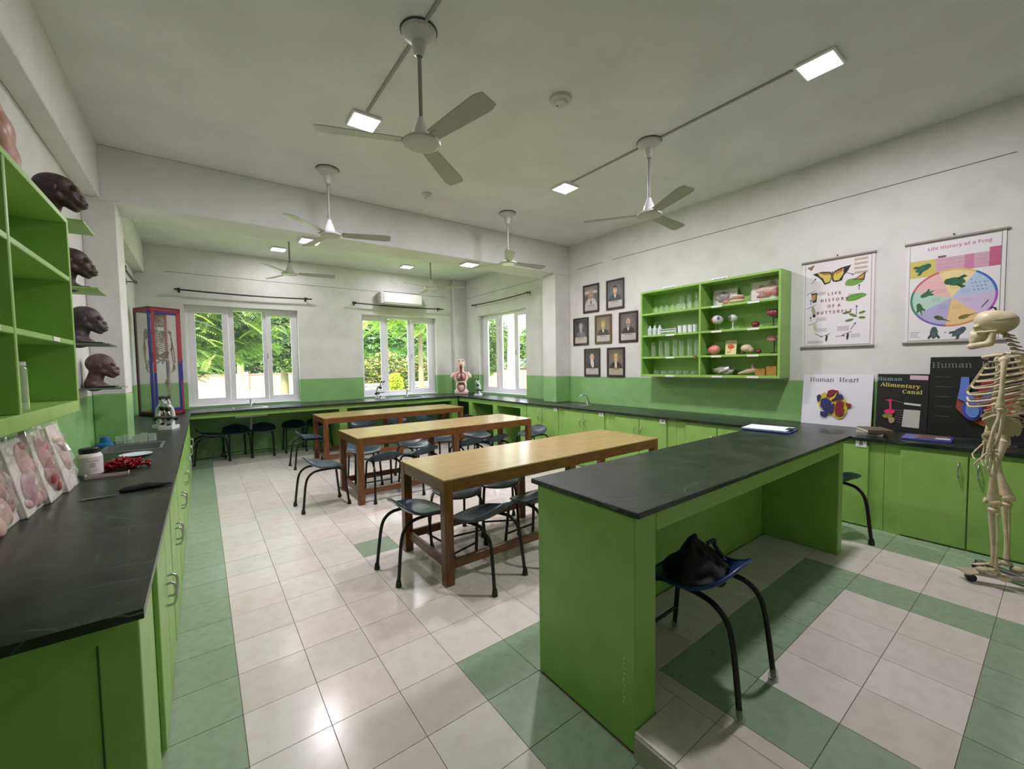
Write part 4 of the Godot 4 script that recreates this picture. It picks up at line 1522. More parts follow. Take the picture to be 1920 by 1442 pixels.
	# white bottle
	var bo := thing("bottle", "squat white plastic bottle with a black lid on the left worktop", "bottle", Vector3(-0.685, CH, -0.70), 0.4)
	st = ST()
	lathe(st, [Vector2(0, 0), Vector2(0.058, 0), Vector2(0.064, 0.008), Vector2(0.064, 0.118), Vector2(0.056, 0.134), Vector2(0.044, 0.14)], Transform3D(), 24)
	obj("body", st, mat("bottle_white", c8(222, 214, 212), 0.4), bo)
	st = ST()
	lathe(st, [Vector2(0.0, 0.139), Vector2(0.047, 0.139), Vector2(0.047, 0.168), Vector2(0.042, 0.172), Vector2(0.0, 0.172)], Transform3D(), 24)
	obj("lid", st, BLACK, bo)
	var img := Image.create(128, 96, false, Image.FORMAT_RGB8)
	img.fill(c8(220, 214, 212))
	img.fill_rect(Rect2i(28, 12, 80, 4), c8(110, 110, 112))
	img.fill_rect(Rect2i(40, 26, 40, 36), c8(176, 168, 158))
	for k in 5:
		img.fill_rect(Rect2i(20, 70 + k * 5, 70 + (k * 13) % 30, 2), c8(170, 168, 168))
	st = ST()
	for i in 8:
		var a := -0.7 + 1.4 * i / 8.0
		var b := -0.7 + 1.4 * (i + 1) / 8.0
		var na := Vector3(sin(a), 0, cos(a))
		var nb := Vector3(sin(b), 0, cos(b))
		var r := 0.0646
		tri(st, na * r + Vector3(0, 0.02, 0), nb * r + Vector3(0, 0.02, 0), nb * r + Vector3(0, 0.105, 0), na, nb, nb, Vector2(i / 8.0, 1), Vector2((i + 1) / 8.0, 1), Vector2((i + 1) / 8.0, 0))
		tri(st, na * r + Vector3(0, 0.02, 0), nb * r + Vector3(0, 0.105, 0), na * r + Vector3(0, 0.105, 0), na, nb, na, Vector2(i / 8.0, 1), Vector2((i + 1) / 8.0, 0), Vector2(i / 8.0, 0))
	obj("paper_label", st, print_mat("bottle_label", img), bo)
	# crumpled red ribbon
	st = ST()
	var rr := RandomNumberGenerator.new()
	rr.seed = 5
	for k in 210:
		var p := Vector3(rr.randfn(0, 0.062), 0, rr.randfn(0, 0.03))
		p.x = clampf(p.x, -0.14, 0.14)
		p.z = clampf(p.z, -0.06, 0.06)
		p.y = 0.008 + 0.05 * rr.randf() * exp(-p.x * p.x * 80.0) + 0.012 * rr.randf()
		var bs := Basis.from_euler(Vector3(rr.randf() * TAU, rr.randf() * TAU, rr.randf() * TAU))
		var l := rr.randf_range(0.015, 0.034)
		var pts := []
		for i in 4:
			pts.append(p + bs * Vector3((i - 1.5) * l * 0.6, 0.006 * sin(i * 2.0), 0.004 * cos(i * 3.0)))
		for q in pts.size():
			pts[q].y = maxf(pts[q].y, 0.005)
		tube(st, pts, [0.003, 0.0085, 0.0085, 0.003], 4)
	var rb := obj("ribbon_bundle", st, mat("ribbon_red", c8(148, 10, 20), 0.35))
	rb.position = Vector3(-0.545, CH, -0.775)
	tag(rb, "crumpled bundle of shiny red ribbon beside the white bottle", "ribbon", "", "stuff")
	# clear dish in front of the bottle
	st = ST()
	mm(st, Vector3(-0.1, 0, -0.03), Vector3(0.1, 0.004, 0.03), 0.001)
	mm(st, Vector3(-0.1, 0, 0.026), Vector3(0.1, 0.022, 0.03), 0.001)
	mm(st, Vector3(0.096, 0, -0.03), Vector3(0.1, 0.022, 0.03), 0.001)
	mm(st, Vector3(-0.1, 0, -0.03), Vector3(-0.096, 0.022, 0.03), 0.001)
	var dish := obj("slide_tray", st, mat("tray_pink", c8(206, 188, 188), 0.2))
	dish.position = Vector3(-0.585, CH, -0.555)
	tag(dish, "shallow pinkish slide tray in front of the red ribbon", "tray")
	# plate
	st = ST()
	lathe(st, [Vector2(0, 0), Vector2(0.06, 0), Vector2(0.098, 0.012), Vector2(0.1, 0.015), Vector2(0.096, 0.015), Vector2(0.06, 0.004), Vector2(0, 0.004)], Transform3D(), 28)
	var pla := obj("plate", st, mat("plate_white", c8(214, 220, 232), 0.2))
	pla.position = Vector3(-0.52, CH, -1.28)
	tag(pla, "round white plate on the worktop in front of the left sink", "plate")
	# black cloth
	st = ST()
	body(st, [eg(Vector3(0, 0.008, 0), Vector3(0.08, 0.016, 0.032), 0.02), eg(Vector3(-0.05, 0.006, 0.01), Vector3(0.05, 0.013, 0.03), 0.02), cap(Vector3(0.06, 0.008, 0), Vector3(0.125, 0.006, -0.012), 0.012, 0.006, 0.015), eg(Vector3(0.02, 0.016, 0.0), Vector3(0.03, 0.012, 0.02), 0.015)], Vector3(-0.13, -0.02, -0.06), Vector3(0.15, 0.05, 0.06), 0.008)
	var cl := obj("cloth", st, mat("cloth_black", c8(14, 14, 18), 0.85))
	cl.position = Vector3(-0.375, CH + 0.003, -0.045)
	tag(cl, "small crumpled black cloth near the edge of the left worktop", "cloth")
	# forceps
	var fc := thing("forceps", "thin steel dissecting forceps lying before the black cloth", "forceps", Vector3(-0.545, CH, 0.035), 0.15)
	for s in [-1.0, 1.0]:
		st = ST()
		tube(st, [Vector3(-0.07, 0.004, 0), Vector3(-0.03, 0.005, s * 0.006), Vector3(0.03, 0.004, s * 0.005), Vector3(0.07, 0.003, s * 0.001)], [0.003, 0.0035, 0.003, 0.0015], 5)
		obj("arm", st, STEEL, fc)
	# blue cap thing
	var bl := thing("plastic_cap", "bright blue plastic funnel cap by the left sink", "funnel", Vector3(-0.80, CH, -2.07), 0.3)
	st = ST()
	lathe(st, [Vector2(0.0, 0.0), Vector2(0.062, 0.0), Vector2(0.06, 0.014), Vector2(0.035, 0.03), Vector2(0.03, 0.075), Vector2(0.0, 0.08)], Transform3D(), 18)
	obj("body", st, mat("blue_plastic", c8(30, 96, 158), 0.35), bl)
	# glassware beyond the sink
	var gm := glass("lab_glass", Color(0.92, 0.97, 0.94), 0.08)
	for k in 5:
		tumbler("beaker", "clear glass beaker %s beyond the left sink" % ["next to the blue cap", "second from the blue cap", "in the middle of the row", "fourth from the blue cap", "nearest the worktop edge"][k], Vector3(-0.71 + 0.058 * k, CH, -2.09 + 0.015 * (k % 2)), 0.024 + 0.004 * (k % 3), 0.07 + 0.012 * (k % 2), "beakers beyond the left sink", gm)
	# glass case with a small skeleton
	glass_case()
	var ms := microscope("white microscope with black eyepieces in front of the glass case", Vector3(-0.47, CH, -3.18), 0.5)
	dup(ms, Vector3(-0.40, CH, -3.03), -0.35, "white microscope nearest the aisle on the left worktop, tube raised", "white microscopes")

func microscope(label: String, at: Vector3, turn: float) -> Node3D:
	var o := thing("microscope", label, "microscope", at, turn, "white microscopes")
	var w := mat("microscope_white", c8(222, 226, 226), 0.3)
	var st := ST()
	prism(st, [Vector2(-0.065, -0.1), Vector2(0.065, -0.1), Vector2(0.075, -0.02), Vector2(0.06, 0.09), Vector2(-0.06, 0.09), Vector2(-0.075, -0.02)], 0.0, 0.035, Transform3D(Basis(Vector3.RIGHT, -PI / 2), Vector3.ZERO))
	obj("base", st, w, o)
	st = ST()
	tube(st, curve([Vector3(0, 0.03, -0.06), Vector3(0, 0.12, -0.085), Vector3(0, 0.2, -0.07), Vector3(0, 0.25, -0.02), Vector3(0, 0.255, 0.02)], 5), 0.024, 10)
	obj("arm", st, w, o)
	st = ST()
	bx(st, Vector3(0, 0.125, 0.015), Vector3(0.13, 0.014, 0.12), 0.003)
	bx(st, Vector3(0, 0.118, -0.05), Vector3(0.04, 0.03, 0.05), 0.004)
	obj("stage", st, BLACK, o)
	st = ST()
	lathe(st, [Vector2(0.0, -0.03), Vector2(0.022, -0.025), Vector2(0.034, 0.0), Vector2(0.03, 0.02), Vector2(0, 0.022)], Transform3D(Basis(), Vector3(0, 0.225, 0.025)), 14)
	obj("nosepiece", st, BLACK, o)
	for a in [-0.5, 0.5]:
		st = ST()
		tube(st, [Vector3(0, 0.21, 0.025), Vector3(a * 0.04, 0.155, 0.03)], [0.011, 0.009], 8)
		obj("objective", st, STEEL, o)
	st = ST()
	tube(st, [Vector3(0, 0.25, 0.015), Vector3(0, 0.3, 0.045)], 0.026, 12)
	obj("head", st, w, o)
	for s in [-0.026, 0.026]:
		st = ST()
		tube(st, [Vector3(s, 0.29, 0.04), Vector3(s * 1.15, 0.345, 0.095)], [0.015, 0.013], 10)
		var tb := obj("tube", st, w, o)
		st = ST()
		tube(st, [Vector3(s * 1.15, 0.343, 0.093), Vector3(s * 1.2, 0.36, 0.11)], 0.0165, 10)
		obj("eyepiece", st, BLACK, tb)
	for s in [-1.0, 1.0]:
		st = ST()
		tube(st, [Vector3(s * 0.02, 0.1, -0.078), Vector3(s * 0.05, 0.1, -0.078)], 0.019, 12)
		obj("focus_knob", st, BLACK, o)
	st = ST()
	lathe(st, [Vector2(0, 0.034), Vector2(0.024, 0.034), Vector2(0.02, 0.055), Vector2(0, 0.056)], Transform3D(Basis(), Vector3(0, 0, 0.015)), 14)
	obj("lamp_house", st, BLACK, o)
	return o

func glass_case() -> void:
	# square case turned 28 degrees; local origin at the corner nearest the viewer, local x to the right, -z to the back
	var W := 0.40
	var H := 1.565
	var o := thing("display_case", "tall narrow glass case with red and blue painted frame in the far left corner", "display case", Vector3(-0.66, CH, -4.75), deg_to_rad(28))
	var red := mat("case_red", c8(158, 42, 58), 0.4)
	var blu := mat("case_blue", c8(40, 42, 130), 0.4)
	var drk := mat("case_maroon", c8(70, 26, 26), 0.45)
	var st: SurfaceTool
	# corner posts in painted lengths
	var cuts := [[0.03, 0.5, red], [0.5, 0.82, blu], [0.82, H - 0.03, red]]
	for cx in [0.0, W]:
		for cz in [0.0, -W]:
			for q in cuts:
				st = ST()
				var px: float = cx + (0.014 if cx == 0.0 else -0.014)
				var pz: float = cz + (-0.014 if cz == 0.0 else 0.014)
				bx(st, Vector3(px, (q[0] + q[1]) / 2, pz), Vector3(0.028, q[1] - q[0], 0.028), 0.002)
				obj("post", st, drk if (cx == 0.0 and cz != 0.0) else (blu if q[2] == red and cx == 0.0 else q[2]), o)
	for cz in [0.0, -W]:
		for y in [0.03, H - 0.03]:
			st = ST()
			bx(st, Vector3(W / 2, y, cz + (-0.012 if cz == 0.0 else 0.012)), Vector3(W, 0.06, 0.024), 0.002)
			obj("rail", st, red, o)
	for cx in [0.0, W]:
		for y in [0.03, H - 0.03]:
			st = ST()
			bx(st, Vector3(cx + (0.012 if cx == 0.0 else -0.012), y, -W / 2), Vector3(0.024, 0.06, W), 0.002)
			obj("rail", st, drk if y < 0.1 else red, o)
	# door frame on the front
	for q in [[0.05, 0.62, 1.5, red], [0.05, 0.06, 0.62, blu], [W - 0.045, 0.75, 1.5, red], [W - 0.045, 0.06, 0.75, blu]]:
		st = ST()
		bx(st, Vector3(q[0], (q[1] + q[2]) / 2, 0.006), Vector3(0.034, q[2] - q[1], 0.012), 0.002)
		obj("door_stile", st, q[3], o)
	for y in [0.085, 1.48]:
		st = ST()
		bx(st, Vector3(W / 2, y, 0.006), Vector3(W - 0.13, 0.036, 0.012), 0.002)
		obj("door_rail", st, blu, o)
	st = ST()
	mm(st, Vector3(0, 0, -W), Vector3(W, 0.02, 0), 0.002)
	mm(st, Vector3(0, H - 0.02, -W), Vector3(W, H, 0), 0.002)
	obj("panel", st, drk, o)
	var gl := glass("case_glass", Color(0.97, 0.99, 0.98), 0.07)
	for q in [[Vector3(0.03, 0.06, -0.006), Vector3(W - 0.03, 0.06, -0.006), Vector3.BACK], [Vector3(0.03, 0.06, -W + 0.006), Vector3(W - 0.03, 0.06, -W + 0.006), Vector3.FORWARD], [Vector3(0.006, 0.06, -W + 0.03), Vector3(0.006, 0.06, -0.03), Vector3.LEFT], [Vector3(W - 0.006, 0.06, -W + 0.03), Vector3(W - 0.006, 0.06, -0.03), Vector3.RIGHT]]:
		st = ST()
		var u := Vector3(0, H - 0.12, 0)
		quad(st, q[0], q[1], q[1] + u, q[0] + u, q[2])
		obj("pane", st, gl, o)
	st = ST()
	ball(st, Vector3(W - 0.045, 0.8, 0.02), Vector3(0.009, 0.009, 0.009))
	obj("knob", st, STEEL, o)
	# torso torn green liner behind the bones
	st = ST()
	mm(st, Vector3(0.10, 0.02, -0.3), Vector3(0.3, 0.05, -0.1), 0.004)
	obj("plinth", st, mat("plinth_wood", c8(96, 84, 62), 0.5), o)

# ---------------------------------------------------------------- right wall
func portrait(k: int) -> Image:
	var img := Image.create(128, 168, false, Image.FORMAT_RGB8)
	var bg = [c8(120, 116, 104), c8(74, 78, 78), c8(52, 50, 52), c8(112, 104, 78), c8(88, 80, 76), c8(38, 36, 36), c8(96, 86, 66)][k]
	var coat = [c8(188, 186, 182), c8(40, 42, 48), c8(104, 106, 108), c8(64, 60, 54), c8(46, 42, 44), c8(26, 26, 30), c8(34, 34, 34)][k]
	var skin = [c8(176, 138, 112), c8(214, 170, 142), c8(168, 166, 164), c8(206, 178, 118), c8(196, 156, 132), c8(196, 168, 138), c8(208, 180, 140)][k]
	var hair = [c8(150, 146, 138), c8(44, 36, 34), c8(146, 146, 146), c8(146, 124, 76), c8(126, 110, 100), c8(186, 170, 150), c8(150, 126, 80)][k]
	img.fill(bg)
	fill(img, ell(64, 70, 62, 62, 0, 24), bg.lightened(0.1))
	if k == 0:
		img.fill_rect(Rect2i(0, 30, 128, 16), c8(196, 192, 184))
		img.fill_rect(Rect2i(0, 58, 30, 40), c8(84, 80, 76))
		img.fill_rect(Rect2i(96, 52, 32, 50), c8(100, 98, 92))
	fill(img, [Vector2(4, 126), Vector2(22, 92), Vector2(50, 82), Vector2(78, 82), Vector2(106, 92), Vector2(124, 126)], coat)
	fill(img, [Vector2(52, 80), Vector2(64, 112), Vector2(76, 80)], c8(226, 222, 214) if k != 2 else c8(150, 150, 152))
	if k == 0:
		fill(img, [Vector2(60, 92), Vector2(68, 92), Vector2(70, 124), Vector2(58, 124)], c8(90, 40, 44))
	fill(img, [Vector2(54, 66), Vector2(74, 66), Vector2(76, 88), Vector2(52, 88)], skin.darkened(0.12))
	fill(img, ell(64, 44, 22, 24, 0, 24), hair)
	fill(img, ell(64, 52, 18, 25, 0, 24), skin)
	fill(img, ell(58 if k % 2 else 70, 54, 9, 20, 0, 18), skin.lightened(0.08))
	for s in [-7, 7]:
		fill(img, ell(64 + s, 48, 3.4, 1.6, 0, 10), c8(50, 40, 36))
		img.fill_rect(Rect2i(64 + s - 4, 43, 9, 2), hair.darkened(0.3))
	fill(img, [Vector2(64, 48), Vector2(68, 59), Vector2(61, 60)], skin.darkened(0.2))
	img.fill_rect(Rect2i(58, 66, 12, 2), skin.darkened(0.4))
	if k in [2, 4]:
		fill(img, ell(64, 74, 15, 12, 0, 18), hair.lightened(0.15))
		fill(img, ell(64, 64, 12, 4, 0, 14), hair)
	if k == 3:
		fill(img, ell(64, 72, 14, 12, 0, 18), c8(186, 160, 100))
		img.fill_rect(Rect2i(46, 24, 36, 12), c8(168, 146, 86))
	if k == 5:
		fill(img, ell(66, 88, 17, 34, -0.25, 22), c8(206, 200, 190))
		fill(img, ell(62, 34, 17, 12, 0, 18), skin)
	if k == 6:
		fill(img, ell(47, 56, 7, 24, 0, 18), hair)
		fill(img, ell(81, 56, 7, 24, 0, 18), hair)
		fill(img, [Vector2(56, 82), Vector2(72, 82), Vector2(76, 122), Vector2(54, 122)], c8(218, 204, 168))
	if k == 1:
		fill(img, ell(64, 31, 20, 8, 0.1, 18), hair)
	var cap := c8(188, 180, 172) if k != 6 else c8(176, 164, 138)
	img.fill_rect(Rect2i(0, 126, 128, 42), cap)
	img.fill_rect(Rect2i(30, 131, 68, 4), cap.darkened(0.45))
	for i in 3:
		img.fill_rect(Rect2i(14, 141 + i * 8, 100, 2), cap.darkened(0.18))
	return img

func butterfly_print() -> Image:
	var W := 512.0
	var H := 800.0
	var img := Image.create(512, 800, false, Image.FORMAT_RGB8)
	img.fill(c8(228, 224, 226))
	var P := func(a: Array) -> Array:
		var o := []
		for i in range(0, a.size(), 2):
			o.append(Vector2(a[i] * W, a[i + 1] * H))
		return o
	var ink := c8(44, 42, 46)
	for q in [[0, 0, 512, 3], [0, 797, 512, 3], [0, 0, 3, 800], [509, 0, 3, 800]]:
		img.fill_rect(Rect2i(q[0], q[1], q[2], q[3]), c8(120, 116, 116))
	# butterfly: dark wings then yellow panels
	fill(img, P.call([.12, .13, .27, .115, .40, .13, .44, .17, .46, .13, .56, .10, .71, .085, .66, .15, .60, .20, .58, .25, .50, .26, .44, .25, .42, .21, .40, .26, .31, .275, .27, .22, .22, .18]), ink)
	fill(img, P.call([.20, .125, .39, .145, .42, .19, .39, .245, .32, .255, .29, .20, .23, .165]), c8(214, 190, 96))
	fill(img, P.call([.47, .145, .60, .11, .60, .17, .56, .215, .53, .24, .46, .24, .44, .19]), c8(216, 190, 92))
	fill(img, P.call([.22, .126, .37, .14, .40, .165, .30, .16]), c8(176, 120, 72))
	fill(img, P.call([.47, .15, .58, .115, .59, .14, .49, .17]), c8(180, 126, 78))
	fill(img, ell(.43 * W, .175 * H, 10, 38, 0.05, 16), c8(110, 84, 60))
	# corner moth
	fill(img, P.call([.03, .045, .15, .02, .10, .085]), c8(126, 78, 54))
	fill(img, P.call([.05, .045, .12, .03, .09, .07]), c8(168, 114, 86))
	# pale text blocks
	for q in [[.75, .02, .2, .03, 0], [.75, .07, .2, .028, 0], [.75, .12, .2, .028, 0], [.75, .17, .2, .03, 0], [.20, .355, .14, .04, 1], [.67, .41, .1, .05, 2], [.19, .66, .17, .045, 2], [.19, .79, .18, .045, 2], [.52, .78, .18, .06, 1], [.72, .875, .15, .05, 2], [.05, .94, .26, .035, 2]]:
		var c = [c8(206, 192, 172), c8(206, 198, 206), c8(208, 206, 212)][q[4]]
		img.fill_rect(Rect2i(int(q[0] * W), int(q[1] * H), int(q[2] * W), int(q[3] * H)), c)
		for i in 3:
			img.fill_rect(Rect2i(int(q[0] * W) + 5, int((q[1] + q[3] * (0.2 + 0.27 * i)) * H), int(q[2] * W) - 14, 2), c.darkened(0.3))
	# egg leaf, leaf, caterpillars on the right
	fill(img, ell(.75 * W, .285 * H, 68, 34, -0.1, 24, 0.05), c8(112, 160, 74))
	fill(img, P.call([.74, .26, .92, .185, .90, .28, .84, .27]), c8(74, 58, 42))
	fill(img, P.call([.77, .255, .90, .21, .88, .26]), c8(196, 160, 84))
	fill(img, ell(.78 * W, .46 * H, 76, 30, -0.2, 24, 0.06), c8(98, 152, 62))
	line(img, Vector2(.65 * W, .485 * H), Vector2(.92 * W, .44 * H), 3, c8(150, 190, 110))
	for q in [[.66, .63, 34, 12, -.2], [.75, .665, 34, 12, .5], [.88, .64, 26, 11, -.3], [.88, .70, 26, 11, .1], [.70, .72, 34, 12, -.2]]:
		fill(img, ell(q[0] * W, q[1] * H, q[2], q[3], q[4], 18), c8(96, 124, 66))
	# chrysalis sequence on the left and bottom
	for q in [[.12, .40, 1], [.12, .575, 0], [.15, .78, 2]]:
		line(img, Vector2((q[0] - .09) * W, (q[1] - .03) * H), Vector2((q[0] + .06) * W, (q[1] - .07) * H), 4, c8(70, 58, 48))
		if q[2] == 1:
			fill(img, P.call([.10, .36, .20, .36, .19, .47, .13, .48]), c8(66, 50, 42))
			fill(img, P.call([.11, .385, .18, .375, .17, .44, .13, .455]), c8(190, 152, 92))
		else:
			fill(img, ell(q[0] * W + 12, q[1] * H, 16, 46, -0.2, 18), c8(166, 160, 130) if q[2] == 0 else c8(196, 194, 168))
	fill(img, ell(.155 * W, .635 * H, 14, 16, 0, 14), c8(60, 48, 42))
	for q in [[.36, .87], [.68, .86]]:
		line(img, Vector2((q[0] - .09) * W, (q[1] + .03) * H), Vector2((q[0] + .06) * W, (q[1] - .01) * H), 5, c8(76, 66, 56))
		fill(img, ell(q[0] * W, (q[1] + .045) * H, 9, 34, 0.1, 14), c8(56, 52, 46))
	# arrows between the stages
	for q in [[.10, .245, .17, .19], [.10, .50, .10, .44], [.10, .70, .10, .65], [.17, .85, .28, .895], [.50, .90, .63, .895], [.72, .83, .79, .755], [.80, .665, .80, .56], [.83, .385, .83, .325], [.63, .16, .74, .20]]:
		var a := Vector2(q[0] * W, q[1] * H)
		var b := Vector2(q[2] * W, q[3] * H)
		line(img, a, b, 5, c8(66, 66, 78))
		var d := (b - a).normalized()
		fill(img, [b + d * 8, b - d * 10 + d.orthogonal() * 9, b - d * 10 - d.orthogonal() * 9], c8(66, 66, 78))
	return img

func frog(img: Image, x: float, y: float, s: float, rot: float, tail: float, c: Color) -> void:
	fill(img, ell(x, y, 34 * s, 20 * s, rot, 20, 0.05), c)
	var d := Vector2(cos(rot), sin(rot))
	var n := d.orthogonal()
	var o := Vector2(x, y)
	fill(img, ell(x - d.x * 26 * s, y - d.y * 26 * s, 17 * s, 15 * s, rot, 16), c.darkened(0.12))
	if tail < 1.5:
		for k in [-1.0, 1.0]:
			fill(img, [o + d * 14 * s + n * k * 8 * s, o + d * 40 * s + n * k * 24 * s, o + d * 26 * s + n * k * 32 * s, o + n * k * 14 * s], c.darkened(0.2))
	if tail > 0.1:
		fill(img, [o + d * 20 * s + n * 9 * s, o + d * (36 + 40 * tail) * s, o + d * 20 * s - n * 9 * s], c)

func frog_print() -> Image:
	var img := Image.create(512, 760, false, Image.FORMAT_RGB8)
	img.fill(c8(226, 224, 224))
	img.fill_rect(Rect2i(0, 128, 160, 132), c8(206, 190, 104))
	img.fill_rect(Rect2i(160, 128, 352, 110), c8(206, 164, 180))
	img.fill_rect(Rect2i(320, 128, 50, 110), c8(200, 130, 160))
	img.fill_rect(Rect2i(450, 100, 62, 138), c8(190, 96, 130))
	for k in 9:
		img.fill_rect(Rect2i(172 + (k % 3) * 110, 148 + (k / 3) * 28, 90, 2), c8(186, 130, 152))
	img.fill_rect(Rect2i(170, 110, 46, 16), c8(120, 86, 90))
	frog(img, 80, 190, 1.3, 2.7, 0, c8(56, 108, 76))
	# the wheel
	var c := Vector2(256, 440)
	var cols := [c8(176, 198, 220), c8(206, 186, 216), c8(228, 196, 142), c8(176, 172, 206), c8(178, 208, 192), c8(230, 184, 182), c8(232, 214, 156)]
	var rim := [c8(60, 100, 186), c8(172, 88, 172), c8(216, 140, 82), c8(114, 98, 164), c8(70, 132, 108), c8(196, 96, 104), c8(220, 190, 110)]
	var a0 := -1.0
	for k in 7:
		var a1 := a0 + TAU / 7.0
		var w := [c]
		var w2 := []
		var w3 := []
		for i in 13:
			var a := lerpf(a0, a1, i / 12.0)
			w.append(c + Vector2(cos(a) * 232, sin(a) * 206))
			w2.append(c + Vector2(cos(a) * 246, sin(a) * 219))
			w3.push_front(c + Vector2(cos(a) * 232, sin(a) * 206))
		fill(img, w, cols[k])
		fill(img, w2 + w3, rim[k])
		var am := (a0 + a1) / 2
		var tp := c + Vector2(cos(am) * 90, sin(am) * 80)
		for i in 4:
			img.fill_rect(Rect2i(int(tp.x) - 26, int(tp.y) - 14 + i * 8, 52, 2), cols[k].darkened(0.18))
		a0 = a1
	for k in 22:
		var x := 360 + (k * 37) % 90
		var y := 320 + (k * 53) % 80
		fill(img, ell(x, y, 3, 3, 0, 8), c8(40, 52, 60))
	line(img, Vector2(420, 530), Vector2(455, 480), 7, c8(90, 76, 96))
	frog(img, 330, 590, 0.8, -0.3, 1.6, c8(122, 116, 58))
	frog(img, 190, 590, 0.8, 0.45, 1.6, c8(84, 92, 66))
	frog(img, 70, 500, 0.9, 1.3, 1.0, c8(66, 112, 74))
	frog(img, 110, 395, 0.95, -0.5, 0.7, c8(70, 116, 84))
	frog(img, 275, 320, 1.55, 0.1, 0, c8(52, 106, 78))
	for k in 4:
		img.fill_rect(Rect2i(16, 690 + k * 13, 60 - (k * 7) % 20, 3), c8(110, 110, 112))
	frog(img, 160, 706, 1.2, 1.57, 0, c8(84, 102, 104))
	frog(img, 300, 706, 1.2, 2.4, 0.2, c8(84, 100, 108))
	img.fill_rect(Rect2i(218, 700, 14, 5), c8(90, 90, 90))
	for q in [[0, 0, 512, 3], [0, 757, 512, 3], [0, 0, 3, 760], [509, 0, 3, 760]]:
		img.fill_rect(Rect2i(q[0], q[1], q[2], q[3]), c8(120, 124, 120))
	return img

